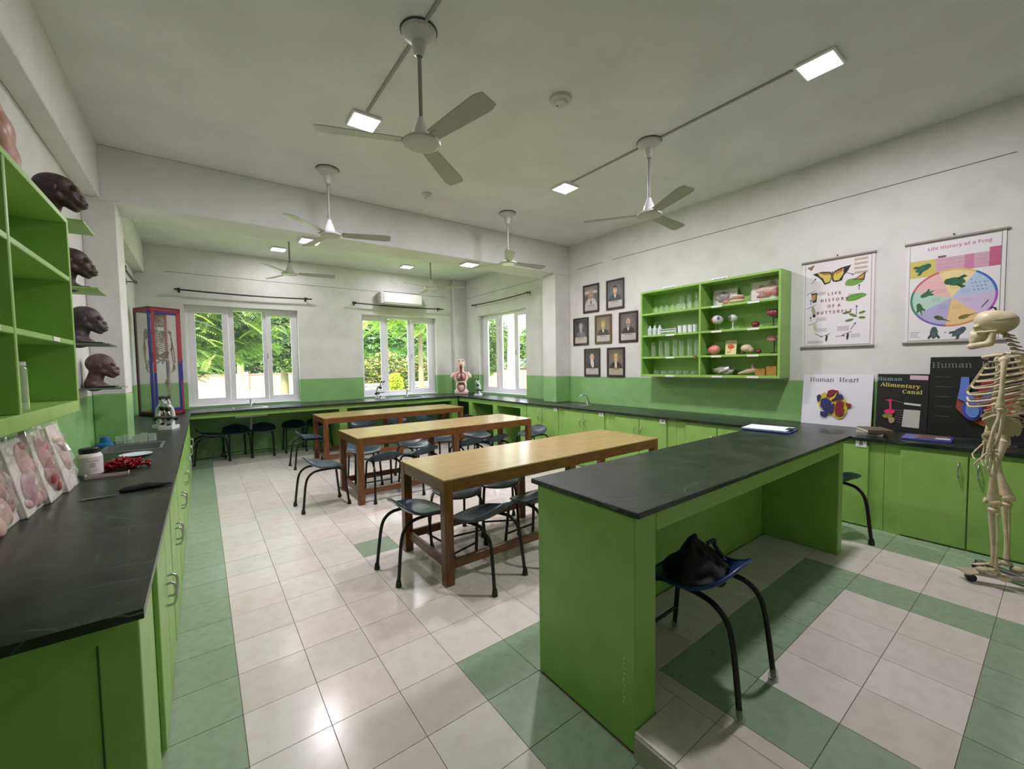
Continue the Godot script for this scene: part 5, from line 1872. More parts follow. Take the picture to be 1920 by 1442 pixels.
func right_side() -> void:
	# portraits
	var who := ["framed portrait of a person in a white coat, upper left of the seven", "framed portrait of a dark-haired person in a dark coat, upper right of the seven", "framed grey portrait of a person with hands joined, leftmost in the middle row", "framed yellowish portrait of a bearded person, centre of the seven", "framed portrait of a balding bearded person, next to the green shelf unit", "framed portrait of a person with a long white beard, lower left of the seven", "framed portrait of a long-haired person in a white neckcloth, lower right"]
	var pz := [[-1.68, 2.59], [-1.185, 2.588], [-1.912, 2.066], [-1.425, 2.07], [-0.938, 2.067], [-1.665, 1.542], [-1.175, 1.54]]
	for k in 7:
		var o := thing("portrait", who[k], "framed picture", Vector3(XR, pz[k][1], pz[k][0]), -PI / 2, "seven framed portraits on the right wall")
		o.rotation.x = 0.0
		var w := 0.345
		var h := 0.46
		var b := 0.03
		var fm := mat("frame_dark", c8(38, 24, 26), 0.35) if k != 3 else mat("frame_gold", c8(92, 72, 34), 0.35)
		var st := ST()
		for e in [[-w / 2, -h / 2, w / 2, -h / 2 + b], [-w / 2, h / 2 - b, w / 2, h / 2], [-w / 2, -h / 2 + b, -w / 2 + b, h / 2 - b], [w / 2 - b, -h / 2 + b, w / 2, h / 2 - b]]:
			mm(st, Vector3(e[0], e[1], 0.002), Vector3(e[2], e[3], 0.022), 0.004)
		obj("frame", st, fm, o)
		var mt := ST()
		mm(mt, Vector3(-w / 2 + 0.01, -h / 2 + 0.01, 0.002), Vector3(w / 2 - 0.01, h / 2 - 0.01, 0.009))
		obj("mount", mt, mat("mount_grey", c8(138, 130, 124), 0.5), o)
		sheet("print", w - 2 * b - 0.02, h - 2 * b - 0.02, print_mat("portrait_%d" % k, portrait(k), 0.35), o, Vector3(0, 0, 0.0095), 0.001)
	# green shelf unit
	var zc := 0.338
	var y0 := 1.335
	var dep := 0.265
	var su := shelf_unit("wall_shelf_unit", "green two-column open shelf unit on the right wall holding glassware and models", Vector3(XR, y0, zc), -PI / 2, 1.745, 1.16, dep, [0.27, 0.565, 0.86], [-0.018])
	for q in [[-0.42, 0.255], [0.19, 0.255], [0.6, 0.255], [-0.42, 0.55], [0.19, 0.55], [0.6, 0.55], [0.19, 0.845], [0.6, 0.845], [-0.42, 0.015], [0.2, 0.015], [0.6, 0.015]]:
		var s := ST()
		bx(s, Vector3(q[0], q[1] - 0.003, dep + 0.001), Vector3(0.125, 0.02, 0.002), 0.0005)
		obj("label_strip", s, mat("tag_white", Color.WHITE), su)
	for q in [[-0.44, "GLASSWARE"], [0.22, "MODELS"]]:
		var s := ST()
		bx(s, Vector3(q[0], 1.16, dep - 0.003), Vector3(0.19, 0.036, 0.004), 0.001)
		var pl := obj("title_strip", s, mat("tag_white", Color.WHITE), su)
		for i in 9:
			var s2 := ST()
			bx(s2, Vector3(q[0] - 0.07 + i * 0.0175, 1.16, dep), Vector3(0.011 if i % 3 else 0.006, 0.013, 0.0008))
			obj("ink_mark", s2, mat("ink_grey", c8(120, 120, 124), 0.7), pl)
	var gm := glass("lab_glass", Color.WHITE)
	var gm2 := glass("lab_glass_thick", Color(0.9, 0.96, 0.92), 0.07)
	var R1 := y0 + 0.8605
	var R2 := y0 + 0.5655
	var R3 := y0 + 0.2705
	var R4 := y0 + 0.0305
	var xs := XR - 0.13
	var ord := ["first", "second", "third", "fourth", "fifth", "sixth", "seventh", "eighth"]
	for k in 8:
		tumbler("glass_flask", "small clear flask, %s from the left on the top left shelf" % ord[k], Vector3(xs - 0.03, R1, -0.36 + k * 0.082), 0.03, 0.095, "small flasks on the top left shelf", gm2, 0.5)
	for k in 3:
		tumbler("measuring_cylinder", "tall clear cylinder behind the small flasks, %s from the left" % ord[k], Vector3(XR - 0.06, R1, -0.04 + k * 0.11), 0.034, 0.21, "tall cylinders on the top left shelf", gm2)
	var wb := mat("wash_bottle_white", c8(206, 214, 208), 0.35)
	for k in 3:
		var o := thing("wash_bottle", "white squeeze bottle, %s from the left end of the second shelf" % ord[k], "squeeze bottle", Vector3(xs, R2, -0.475 + k * 0.077), 0.0, "white squeeze bottles")
		var st := ST()
		lathe(st, [Vector2(0, 0), Vector2(0.031, 0), Vector2(0.033, 0.01), Vector2(0.033, 0.085), Vector2(0.014, 0.115), Vector2(0.014, 0.125)], Transform3D(), 16)
		obj("body", st, wb, o)
		st = ST()
		lathe(st, [Vector2(0.016, 0.118), Vector2(0.016, 0.132), Vector2(0.006, 0.138), Vector2(0, 0.14)], Transform3D(), 12)
		obj("cap", st, wb, o)
		if k == 1:
			st = ST()
			tube(st, curve([Vector3(0, 0.13, 0), Vector3(0, 0.17, 0.005), Vector3(0, 0.185, 0.03), Vector3(0, 0.16, 0.06)], 4), 0.003, 6)
			obj("spout", st, wb, o)
	var rk := thing("test_tube_rack", "white test tube rack between the squeeze bottles and the cups", "test tube rack", Vector3(xs, R2, -0.19), -PI / 2)
	var st := ST()
	for e in [-0.115, 0.115]:
		bx(st, Vector3(e, 0.04, 0), Vector3(0.008, 0.08, 0.06), 0.001)
	bx(st, Vector3(0, 0.004, 0), Vector3(0.23, 0.008, 0.06), 0.001)
	bx(st, Vector3(0, 0.07, 0.022), Vector3(0.23, 0.008, 0.016), 0.001)
	bx(st, Vector3(0, 0.07, -0.022), Vector3(0.23, 0.008, 0.016), 0.001)
	bx(st, Vector3(0, 0.04, 0.028), Vector3(0.23, 0.02, 0.004), 0.001)
	obj("rack", st, wb, rk)
	for k in 6:
		st = ST()
		lathe(st, [Vector2(0, 0.01), Vector2(0.011, 0.016), Vector2(0.012, 0.085)], Transform3D(Basis(), Vector3(-0.09 + k * 0.036, 0, 0)), 10)
		obj("tube", st, gm2, rk)
	var cupm := mat("cup_white", c8(220, 226, 226), 0.4)
	for k in 5:
		tumbler("cup", "white plastic cup, %s from the left in the row of five" % ord[k], Vector3(xs, R2, -0.02 + k * 0.07 + (0.012 if k == 4 else 0.0)), 0.026, 0.105, "five white cups", cupm, 1.15)
	for k in 7:
		tumbler("gas_jar", "tall clear gas jar, %s from the left on the third shelf" % ord[k], Vector3(xs + 0.02 * (k % 2), R3, -0.42 + k * 0.105), 0.032, 0.2 + 0.02 * (k % 2), "tall gas jars on the third shelf", gm2)
	for k in 6:
		tumbler("glass_dish", "low clear dish, %s from the left on the bottom left shelf" % ord[k], Vector3(xs + 0.02, R4, -0.38 + k * 0.11), 0.045, 0.05, "low glass dishes on the bottom left shelf", gm2)
	st = ST()
	bx(st, Vector3(XR - dep - 0.004, R3 - 0.018, 0.268), Vector3(0.012, 0.035, 0.04), 0.003)
	tag(obj("brown_latch", st, mat("latch_brown", c8(124, 86, 54), 0.5)), "small brown latch block at the end of the third shelf edge", "latch")
	# models on the right half
	relief_board("relief_model", "bagged lung model with dark lobes on the top right shelf, left of the pair", Vector3(xs + 0.06, R1, 0.53), -PI / 2, 0.12, 0.28, 0.2, [["lung", -0.1, 0.55, 0.26, 0.33, 0.03, 0.5, c8(84, 72, 84)], ["muscle", 0.1, 0.2, 0.2, 0.14, 0.04, 0.2, c8(184, 118, 98)]], true, "models on the right shelves")
	relief_board("relief_model", "bagged pinkish relief model on the top right shelf, at its right end", Vector3(xs + 0.05, R1, 1.0), -PI / 2, 0.12, 0.33, 0.23, [["muscle", 0.02, 0.3, 0.36, 0.12, 0.05, 0.15, c8(178, 96, 92)], ["tissue", 0.0, 0.6, 0.38, 0.2, 0.03, 0.15, c8(210, 170, 160)]], true, "models on the right shelves")
	blob_model("boat_model", "pale layered jaw-like model between the two bagged models", Vector3(xs - 0.03, R1, 0.71), [[Vector3(0, 0.03, 0), Vector3(0.05, 0.03, 0.09), c8(200, 180, 150), "lower_layer"], [Vector3(0, 0.065, 0.01), Vector3(0.045, 0.02, 0.085), c8(186, 128, 110), "middle_layer"], [Vector3(0, 0.085, 0.01), Vector3(0.04, 0.015, 0.07), c8(220, 206, 184), "upper_layer"]], false)
	blob_model("eye_model", "large white eyeball model with red side on a dark stand", Vector3(xs, R2, 0.475), [[Vector3(0, 0.135, 0), Vector3(0.062, 0.058, 0.066), c8(206, 206, 206), "eyeball"], [Vector3(-0.02, 0.13, -0.05), Vector3(0.03, 0.03, 0.02), c8(170, 50, 50), "muscle"], [Vector3(-0.045, 0.145, 0.03), Vector3(0.022, 0.022, 0.016), c8(110, 112, 120), "iris"]], true)
	blob_model("eye_model", "small white eyeball model with a grey iris on a white stand", Vector3(xs, R2, 0.655), [[Vector3(0, 0.14, 0), Vector3(0.046, 0.044, 0.05), c8(206, 212, 198), "eyeball"], [Vector3(-0.036, 0.142, -0.018), Vector3(0.018, 0.026, 0.024), c8(96, 100, 104), "iris"]], true, c8(210, 210, 206))
	blob_model("ball_model", "small dark red ball model on the second shelf", Vector3(xs, R2, 0.905), [[Vector3(0, 0.038, 0), Vector3(0.04, 0.038, 0.042), c8(112, 36, 40), "ball"]], false)
	blob_model("brain_model", "dark red lobed brain model on a stand at the right end of the second shelf", Vector3(xs, R2, 1.09), [[Vector3(0, 0.15, 0), Vector3(0.045, 0.045, 0.06), c8(126, 56, 60), "lobe"], [Vector3(0, 0.16, -0.04), Vector3(0.035, 0.035, 0.035), c8(150, 72, 74), "lobe"], [Vector3(0, 0.12, 0.03), Vector3(0.03, 0.028, 0.035), c8(104, 44, 48), "lobe"]], true)
	blob_model("brain_model", "pink brain model at the left of the third shelf", Vector3(xs - 0.02, R3, 0.45), [[Vector3(0, 0.062, 0), Vector3(0.055, 0.06, 0.066), c8(206, 122, 122), "lobe"], [Vector3(-0.02, 0.07, 0.035), Vector3(0.04, 0.045, 0.035), c8(216, 140, 134), "lobe"], [Vector3(-0.015, 0.06, -0.04), Vector3(0.035, 0.04, 0.03), c8(198, 110, 112), "lobe"]], false)
	var card := thing("picture_card", "yellow card printed with a red kidney-shaped figure on the third shelf", "card", Vector3(xs - 0.01, R3 + 0.002, 0.635), -PI / 2)
	card.rotation.x = -0.1
	st = ST()
	mm(st, Vector3(-0.065, 0, -0.006), Vector3(0.065, 0.17, 0.0), 0.001)
	obj("board", st, mat("card_board", c8(206, 188, 140), 0.5), card)
	var im := Image.create(96, 128, false, Image.FORMAT_RGB8)
	im.fill(c8(220, 206, 150))
	im.fill_rect(Rect2i(0, 0, 96, 26), c8(190, 168, 130))
	fill(im, ell(48, 58, 30, 20, 0.1, 20, 0.06), c8(206, 62, 36))
	fill(im, ell(44, 52, 14, 7, 0.2, 14), c8(226, 96, 60))
	line(im, Vector2(48, 76), Vector2(44, 108), 6, c8(130, 116, 70))
	fill(im, ell(26, 108, 12, 6, 0, 12), c8(120, 132, 76))
	sheet("print", 0.126, 0.164, print_mat("card_print", im, 0.4), card, Vector3(0, 0.085, 0.0002), 0.001)
	blob_model("brain_model", "cream brain model beside the yellow card", Vector3(xs - 0.01, R3, 0.815), [[Vector3(0, 0.07, 0), Vector3(0.05, 0.045, 0.062), c8(206, 186, 158), "lobe"], [Vector3(0, 0.05, 0.05), Vector3(0.035, 0.03, 0.03), c8(190, 166, 140), "lobe"], [Vector3(0, 0.022, -0.04), Vector3(0.03, 0.022, 0.03), c8(70, 56, 50), "base"]], false)
	blob_model("organ_model", "small dark red organ model on the third shelf", Vector3(xs, R3, 0.94), [[Vector3(0, 0.028, 0), Vector3(0.026, 0.028, 0.03), c8(96, 36, 34), "organ"]], false)
	blob_model("stomach_model", "pink stomach model on a stand at the right end of the third shelf", Vector3(xs, R3, 1.1), [[Vector3(0, 0.165, -0.02), Vector3(0.04, 0.038, 0.06), c8(206, 146, 140), "body"], [Vector3(0, 0.185, 0.05), Vector3(0.03, 0.035, 0.036), c8(196, 134, 126), "fundus"], [Vector3(0, 0.225, 0.065), Vector3(0.014, 0.03, 0.014), c8(178, 112, 106), "duct"]], true)
	# foil bag
	st = ST()
	var gp := func(i: int, k: int) -> Vector3:
		var t := PI * i / 8.0
		var a := TAU * (k % 14) / 14.0
		var jit := 1.0 + 0.22 * sin((k % 14) * 2.7 + i * 4.1) + 0.13 * sin((k % 14) * 5.3 - i * 2.9)
		return Vector3(sin(t) * cos(a) * 0.075 * jit, 0.055 + cos(t) * 0.06 * jit * (0.75 + 0.35 * sin(t) * sin(a)), sin(t) * sin(a) * 0.115 * jit)
	for i in 8:
		for k in 14:
			var p := [gp.call(i, k), gp.call(i, k + 1), gp.call(i + 1, k + 1), gp.call(i + 1, k)]
			for q in 4:
				p[q].y = maxf(p[q].y, 0.0)
			var ctr := Vector3(0, 0.05, 0)
			for q in [[0, 1, 2], [0, 2, 3]]:
				var nn: Vector3 = (p[q[1]] - p[q[0]]).cross(p[q[2]] - p[q[0]])
				if nn.length() < 1e-9:
					continue
				nn = nn.normalized()
				if nn.dot(p[q[0]] - ctr) < 0:
					nn = -nn
				tri(st, p[q[0]], p[q[1]], p[q[2]], nn, nn, nn)
	var fo := obj("foil_bag", st, mat("foil", c8(188, 188, 186), 0.3, 0.4))
	fo.position = Vector3(xs, R4, 0.55)
	tag(fo, "crinkled silvery plastic bag on the bottom right shelf", "bag")
	# bone model
	var bm := thing("bone_model", "bagged pinkish foot-bone model on the bottom right shelf", "anatomical model", Vector3(xs, R4, 0.83), 0.0)
	st = ST()
	body(st, [cap(Vector3(0, 0.02, -0.1), Vector3(0, 0.045, 0.0), 0.012, 0.024, 0.02), cap(Vector3(0, 0.045, 0), Vector3(0, 0.06, 0.07), 0.026, 0.03, 0.02), cap(Vector3(0, 0.06, 0.07), Vector3(0, 0.11, 0.055), 0.026, 0.016, 0.02), cap(Vector3(0.01, 0.015, -0.11), Vector3(0.01, 0.02, -0.06), 0.01, 0.012, 0.01)], Vector3(-0.05, -0.02, -0.14), Vector3(0.05, 0.14, 0.12), 0.008)
	obj("bone", st, mat("bone_pink", c8(198, 168, 146), 0.45), bm)
	for q in [["left of the stack", 0.985, 0.0, 0.075], ["right of the stack", 1.1, 0.0, 0.1], ["small one on the back row", 1.145, 0.05, 0.12]]:
		st = ST()
		mm(st, Vector3(-0.05, 0, -0.05), Vector3(0.05, q[3], 0.05), 0.002)
		var b := thing("cardboard_box", "small brown cardboard box, %s on the bottom right shelf" % q[0], "box", Vector3(xs - 0.03 + q[2] * 1.6, R4, q[1]), 0.1, "brown cardboard boxes")
		obj("carton", st, mat("cardboard", c8(158, 120, 52), 0.7), b)
		st = ST()
		mm(st, Vector3(-0.0505, q[3] - 0.02, -0.012), Vector3(0.0505, q[3] + 0.0006, 0.012))
		obj("tape", st, mat("tape_brown", c8(134, 98, 44), 0.4), b)
	# charts
	var dark := mat("chart_rod_grey", c8(150, 142, 134), 0.4)
	chart("wall chart headed LIFE HISTORY OF A BUTTERFLY, beside the green shelf unit", 1.617, 2.105, 0.545, 0.875, 0.61, print_mat("butterfly_print", butterfly_print(), 0.35), [["L I F E", -0.018, 0.094], ["H I S T O R Y", -0.02, 0.031], ["O F  A", -0.02, -0.03], ["B U T T E R F L Y", -0.02, -0.092]], 0.029, c8(124, 54, 62))
	chart("wall chart with a round coloured frog life wheel, behind the skeleton's head", 2.425, 2.11, 0.54, 0.87, 0.61, print_mat("frog_print", frog_print(), 0.35), [["Life History of a Frog", 0.03, 0.372]], 0.027, c8(196, 120, 150))
	# demonstration boards standing on the worktop against the wall
	heart_board_white()
	canal_board()
	heart_board_black()
	# books and folder on the worktop
	for q in [[0.0, 0.0, "lower worn grey book lying on the right worktop", c8(150, 146, 132)], [0.028, 0.3, "upper thin brown book lying on the grey book", c8(96, 84, 66)]]:
		var b := thing("book", q[2], "book", Vector3(4.63, CH + q[0], 2.0 + q[1] * 0.12), 0.25 + q[1], "books on the right worktop")
		var s := ST()
		mm(s, Vector3(-0.12, 0.003, -0.085), Vector3(0.115, 0.024, 0.083), 0.001)
		obj("pages", s, mat("pages_cream", c8(206, 202, 190), 0.8), b)
		s = ST()
		mm(s, Vector3(-0.125, 0.024, -0.088), Vector3(0.118, 0.027, 0.088), 0.001)
		mm(s, Vector3(-0.125, 0, -0.088), Vector3(0.118, 0.003, 0.088), 0.001)
		mm(s, Vector3(-0.125, 0, -0.088), Vector3(-0.121, 0.027, 0.088), 0.001)
		obj("cover", s, mat("cover_" + str(q[3]), q[3], 0.6), b)
	var fl := thing("file_folder", "blue plastic file with a brown sheet lying before the black boards", "folder", Vector3(4.66, CH, 2.365), 0.06)
	st = ST()
	mm(st, Vector3(-0.13, 0, -0.145), Vector3(0.13, 0.016, 0.145), 0.003)
	obj("cover", st, mat("file_blue", c8(70, 72, 150), 0.25), fl)
	st = ST()
	mm(st, Vector3(-0.1, 0.0165, -0.07), Vector3(0.12, 0.02, 0.12), 0.001)
	obj("sheet", st, mat("sheet_brown", c8(116, 92, 84), 0.3), fl)
	st = ST()
	mm(st, Vector3(-0.12, 0.0205, 0.05), Vector3(-0.02, 0.023, 0.135), 0.001)
	obj("tab", st, mat("tab_grey", c8(190, 194, 206), 0.3), fl)

func blob_model(called: String, label: String, at: Vector3, parts: Array, stand: bool, base_c := Color(0.12, 0.12, 0.12)) -> void:
	var o := thing(called, label, "anatomical model", at, 0.0, "models on the right shelves")
	for q in parts:
		var st := ST()
		ball(st, q[0], q[1], Basis(), 16, 11)
		obj(q[3], st, mat("model_" + str(q[2]), q[2], 0.35), o)
	if stand:
		var st := ST()
		lathe(st, [Vector2(0, 0), Vector2(0.038, 0), Vector2(0.038, 0.008), Vector2(0.012, 0.016), Vector2(0.006, 0.03), Vector2(0.006, parts[0][0].y), Vector2(0, parts[0][0].y)], Transform3D(), 14)
		obj("stand", st, mat("stand_" + str(base_c), base_c, 0.4), o)

func chart(label: String, z: float, y: float, w: float, h: float, rodw: float, m: Material, lines: Array, th: float, ink: Color) -> void:
	var o := thing("wall_chart", label, "wall chart", Vector3(XR, y, z), -PI / 2, "hanging wall charts")
	var rm := mat("chart_rod_grey", Color.WHITE)
	for s in [-1.0, 1.0]:
		var st := ST()
		tube(st, [Vector3(-rodw / 2, s * (h / 2 + 0.006), 0.014), Vector3(rodw / 2, s * (h / 2 + 0.006), 0.014)], 0.011, 8)
		obj("rod", st, rm, o)
	var bk := ST()
	mm(bk, Vector3(-w / 2 - 0.022, -h / 2, 0.006), Vector3(w / 2 + 0.022, h / 2, 0.0085))
	obj("backing", bk, mat("chart_white", c8(226, 222, 220), 0.4), o)
	var sh := sheet("print", w, h - 0.02, m, o, Vector3(0, 0, 0.009), 0.001)
	var im := mat("chart_ink_" + str(ink), ink, 0.5)
	for q in lines:
		text(q[0], th, im, sh, Vector3(q[1], q[2], 0.0108), "lettering", 0.0006, "Droid Sans", true)
	var st := ST()
	ball(st, Vector3(0, h / 2 + 0.035, 0.008), Vector3(0.006, 0.006, 0.008))
	obj("nail", st, BLACK, o)

func plate_at(called: String, label: String, z: float, w: float, h: float, lean: float, front_x: float, c: Color) -> Node3D:
	var o := thing(called, label, "display board", Vector3(front_x, CH, z), -PI / 2, "pupils' demonstration boards")
	o.rotation.x = -lean
	var st := ST()
	mm(st, Vector3(-w / 2, 0, -0.014), Vector3(w / 2, h, 0), 0.002)
	obj("board", st, mat("board_" + str(c), c, 0.35), o)
	return o

func relief(o: Node3D, called: String, poly: Array, z0: float, z1: float, c: Color) -> void:
	var st := ST()
	prism(st, poly, z0, z1)
	obj(called, st, mat("clay_" + str(c), c, 0.5), o)

func heart_board_white() -> void:
	var o := plate_at("display_board", "white board with a clay heart section lettered Human Heart", 1.645, 0.575, 0.515, 0.12, 4.985, c8(220, 220, 226))
	var red := c8(120, 30, 36)
	var navy := c8(40, 42, 96)
	var yel := c8(196, 174, 58)
	var cx := -0.02
	var cy := 0.215
	var P := func(a: Array) -> Array:
		var r := []
		for i in range(0, a.size(), 2):
			r.append(Vector2(cx + a[i] * 0.128, cy + a[i + 1] * 0.14))
		return r
	relief(o, "heart_wall", P.call([-0.85, 0.6, -0.55, 0.85, -0.3, 0.6, 0.0, 0.75, 0.35, 0.55, 0.75, 0.35, 0.98, 0.1, 0.95, -0.5, 0.7, -0.95, 0.4, -1.02, 0.0, -0.8, -0.5, -0.6, -0.85, -0.2, -0.95, 0.2]), 0.0, 0.012, yel)
	relief(o, "right_chambers", P.call([-0.75, 0.3, -0.45, 0.45, -0.2, 0.3, -0.05, 0.0, 0.15, 0.05, 0.12, -0.5, -0.05, -0.72, -0.5, -0.52, -0.76, -0.15]), 0.01, 0.024, navy)
	relief(o, "left_chambers", P.call([0.28, 0.2, 0.5, 0.3, 0.72, 0.2, 0.72, -0.1, 0.62, -0.2, 0.78, -0.3, 0.75, -0.7, 0.5, -0.85, 0.25, -0.75, 0.2, -0.3]), 0.01, 0.024, red)
	relief(o, "aorta", P.call([-0.4, 0.55, -0.3, 0.95, -0.05, 1.05, 0.3, 1.0, 0.4, 0.75, 0.05, 0.7, -0.1, 0.45]), 0.008, 0.028, red)
	relief(o, "pulmonary_artery", P.call([0.0, 0.25, 0.3, 0.65, 0.55, 0.75, 0.7, 0.5, 0.5, 0.4, 0.25, 0.35]), 0.01, 0.028, navy)
	relief(o, "vein", P.call([-1.05, 0.55, -0.9, 0.68, -0.75, 0.55, -0.85, 0.2, -1.0, 0.15]), 0.0, 0.02, navy)
	relief(o, "vein", P.call([-0.75, -0.55, -0.35, -0.6, -0.3, -0.85, -0.55, -0.95, -0.75, -0.85]), 0.0, 0.02, navy)
	relief(o, "vessel", P.call([0.85, 0.15, 1.15, 0.1, 1.2, -0.12, 0.95, -0.15]), 0.0, 0.022, red)
	relief(o, "valve", P.call([-0.2, 0.4, 0.05, 0.55, 0.3, 0.85, 0.2, 0.5, -0.08, 0.22]), 0.024, 0.032, yel)
	var ink := mat("ink_maroon", c8(92, 52, 66), 0.6)
	text("Human", 0.042, ink, o, Vector3(-0.125, 0.462, 0.0012), "lettering", 0.001, "Droid Serif")
	text("Heart", 0.042, ink, o, Vector3(0.1, 0.462, 0.0012), "lettering", 0.001, "Droid Serif")

func canal_board() -> void:
	var o := plate_at("display_board", "small black board lettered Human Alimentary Canal with pink cut-outs", 2.135, 0.35, 0.525, 0.1, 5.0, c8(36, 34, 36))
	var teal := mat("letters_teal", c8(120, 150, 140), 0.6)
	var yel := mat("letters_yellow", c8(196, 186, 92), 0.6)
	text("Human", 0.034, teal, o, Vector3(-0.088, 0.478, 0.003), "lettering", 0.004, "Droid Serif", true)
	text("Alimentary", 0.034, yel, o, Vector3(-0.015, 0.418, 0.003), "lettering", 0.004, "Droid Serif", true, -0.07)
	text("Canal", 0.034, yel, o, Vector3(0.07, 0.362, 0.003), "lettering", 0.004, "Droid Serif", true, -0.04)
	var pk := c8(206, 46, 96)
	relief(o, "mouth", [Vector2(-0.115, 0.28), Vector2(-0.075, 0.292), Vector2(-0.06, 0.285), Vector2(-0.063, 0.27), Vector2(-0.08, 0.27)], 0, 0.01, pk)
	relief(o, "gullet", [Vector2(-0.084, 0.275), Vector2(-0.067, 0.275), Vector2(-0.063, 0.2), Vector2(-0.077, 0.2)], 0, 0.008, c8(190, 60, 96))
	relief(o, "stomach", ell(-0.075, 0.175, 0.038, 0.024, 0.1, 18), 0, 0.014, pk)
	relief(o, "liver", ell(-0.09, 0.135, 0.036, 0.02, 0.2, 16, 0.06), 0, 0.012, c8(132, 132, 50))
	relief(o, "intestine", ell(-0.06, 0.1, 0.022, 0.03, 0.2, 16, 0.08), 0, 0.012, c8(158, 146, 96))
	relief(o, "name_strip", [Vector2(0.02, 0.248), Vector2(0.13, 0.238), Vector2(0.13, 0.255), Vector2(0.02, 0.265)], 0, 0.003, c8(206, 210, 198))
	relief(o, "paper_slip", [Vector2(0.01, 0.045), Vector2(0.125, 0.04), Vector2(0.128, 0.2), Vector2(0.02, 0.202)], 0, 0.003, c8(186, 182, 174))
	relief(o, "pink_tape", [Vector2(0.05, 0.475), Vector2(0.168, 0.472), Vector2(0.168, 0.51), Vector2(0.05, 0.514)], 0, 0.002, c8(206, 172, 186))
	for k in 6:
		relief(o, "thread", [Vector2(-0.04, 0.19 - k * 0.02), Vector2(0.012, 0.19 - k * 0.022), Vector2(0.012, 0.193 - k * 0.022), Vector2(-0.04, 0.193 - k * 0.02)], 0, 0.002, c8(130, 128, 110))
	relief(o, "thread", [Vector2(-0.06, 0.284), Vector2(0.02, 0.262), Vector2(0.02, 0.259), Vector2(-0.06, 0.28)], 0, 0.002, c8(130, 128, 120))

func heart_board_black() -> void:
	var o := plate_at("display_board", "tall black board with a large blue and red clay heart behind the skeleton", 2.64, 0.66, 0.675, 0.1, 5.005, c8(30, 30, 30))
	text("Human", 0.048, mat("letters_grey", c8(112, 112, 108), 0.7), o, Vector3(-0.2, 0.605, 0.002), "lettering", 0.002, "Droid Serif")
	text("Heart", 0.048, mat("letters_grey", Color.WHITE), o, Vector3(0.06, 0.605, 0.002), "lettering", 0.002, "Droid Serif")
	var P := func(a: Array) -> Array:
		var r := []
		for i in range(0, a.size(), 2):
			r.append(Vector2(a[i], a[i + 1]))
		return r
	relief(o, "heart_wall", P.call([-0.15, 0.36, -0.16, 0.24, -0.1, 0.16, 0.0, 0.1, 0.14, 0.12, 0.2, 0.24, 0.17, 0.38, 0.06, 0.4]), 0, 0.025, c8(138, 70, 52))
	relief(o, "left_chamber", ell(0.09, 0.25, 0.075, 0.12, 0.15, 22), 0.02, 0.05, c8(172, 36, 52))
	relief(o, "right_chamber", ell(-0.065, 0.23, 0.058, 0.085, 0.1, 22), 0.02, 0.05, c8(62, 78, 160))
	relief(o, "right_chamber_inside", ell(-0.062, 0.225, 0.038, 0.062, 0.1, 22), 0.045, 0.06, c8(98, 132, 200))
	relief(o, "vena_cava", P.call([-0.135, 0.5, -0.09, 0.5, -0.085, 0.36, -0.05, 0.33, -0.1, 0.29, -0.15, 0.32, -0.14, 0.4]), 0.01, 0.045, c8(92, 118, 196))
	relief(o, "aorta", P.call([-0.04, 0.36, -0.02, 0.46, 0.05, 0.48, 0.1, 0.44, 0.1, 0.36, 0.03, 0.38, 0.0, 0.33]), 0.01, 0.045, c8(146, 28, 42))
	relief(o, "pulmonary_artery", P.call([-0.03, 0.3, 0.02, 0.4, 0.1, 0.42, 0.12, 0.36, 0.05, 0.33, 0.02, 0.28]), 0.03, 0.06, c8(78, 92, 172))
	for k in 5:
		relief(o, "chalk_line", P.call([-0.29, 0.5 - k * 0.085, -0.2 + 0.02 * (k % 2), 0.498 - k * 0.085, -0.2, 0.503 - k * 0.085, -0.29, 0.505 - k * 0.085]), 0, 0.001, c8(76, 78, 70))

# ---------------------------------------------------------------- far wall
func back_side() -> void:
	# air conditioner
	var ac := thing("air_conditioner", "white split air conditioner high on the far wall above the right window", "air conditioner", Vector3(3.44, 2.84, ZB), 0.0)
	var w := mat("conditioner_white", c8(232, 230, 226), 0.35)
	var st := ST()
	mm(st, Vector3(-0.475, 0, 0), Vector3(0.475, 0.27, 0.19), 0.025)
	obj("casing", st, mat("conditioner_grey", c8(196, 192, 184), 0.4), ac)
	st = ST()
	mm(st, Vector3(-0.4, 0.035, 0.17), Vector3(0.47, 0.245, 0.205), 0.02)
	obj("front_panel", st, w, ac)
	st = ST()
	mm(st, Vector3(-0.4, 0.006, 0.13), Vector3(0.44, 0.028, 0.198), 0.004)
	obj("louvre", st, mat("louvre_grey", c8(150, 148, 142), 0.4), ac)
	st = ST()
	mm(st, Vector3(-0.38, 0.268, 0.08), Vector3(0.44, 0.274, 0.18), 0.002)
	obj("top_vent", st, mat("vent_dark", c8(60, 56, 54), 0.6), ac)
	# torso
	torso()
	# microscopes
	var a := microscope("dark-tubed microscope on the far worktop before the right window", Vector3(2.86, CH, -5.5), 0.4)
	a.set_meta("group", "microscopes by the windows")
	dup(a, Vector3(4.78, CH, -4.72), -0.9, "microscope by the side window next to the torso model", "microscopes by the windows")

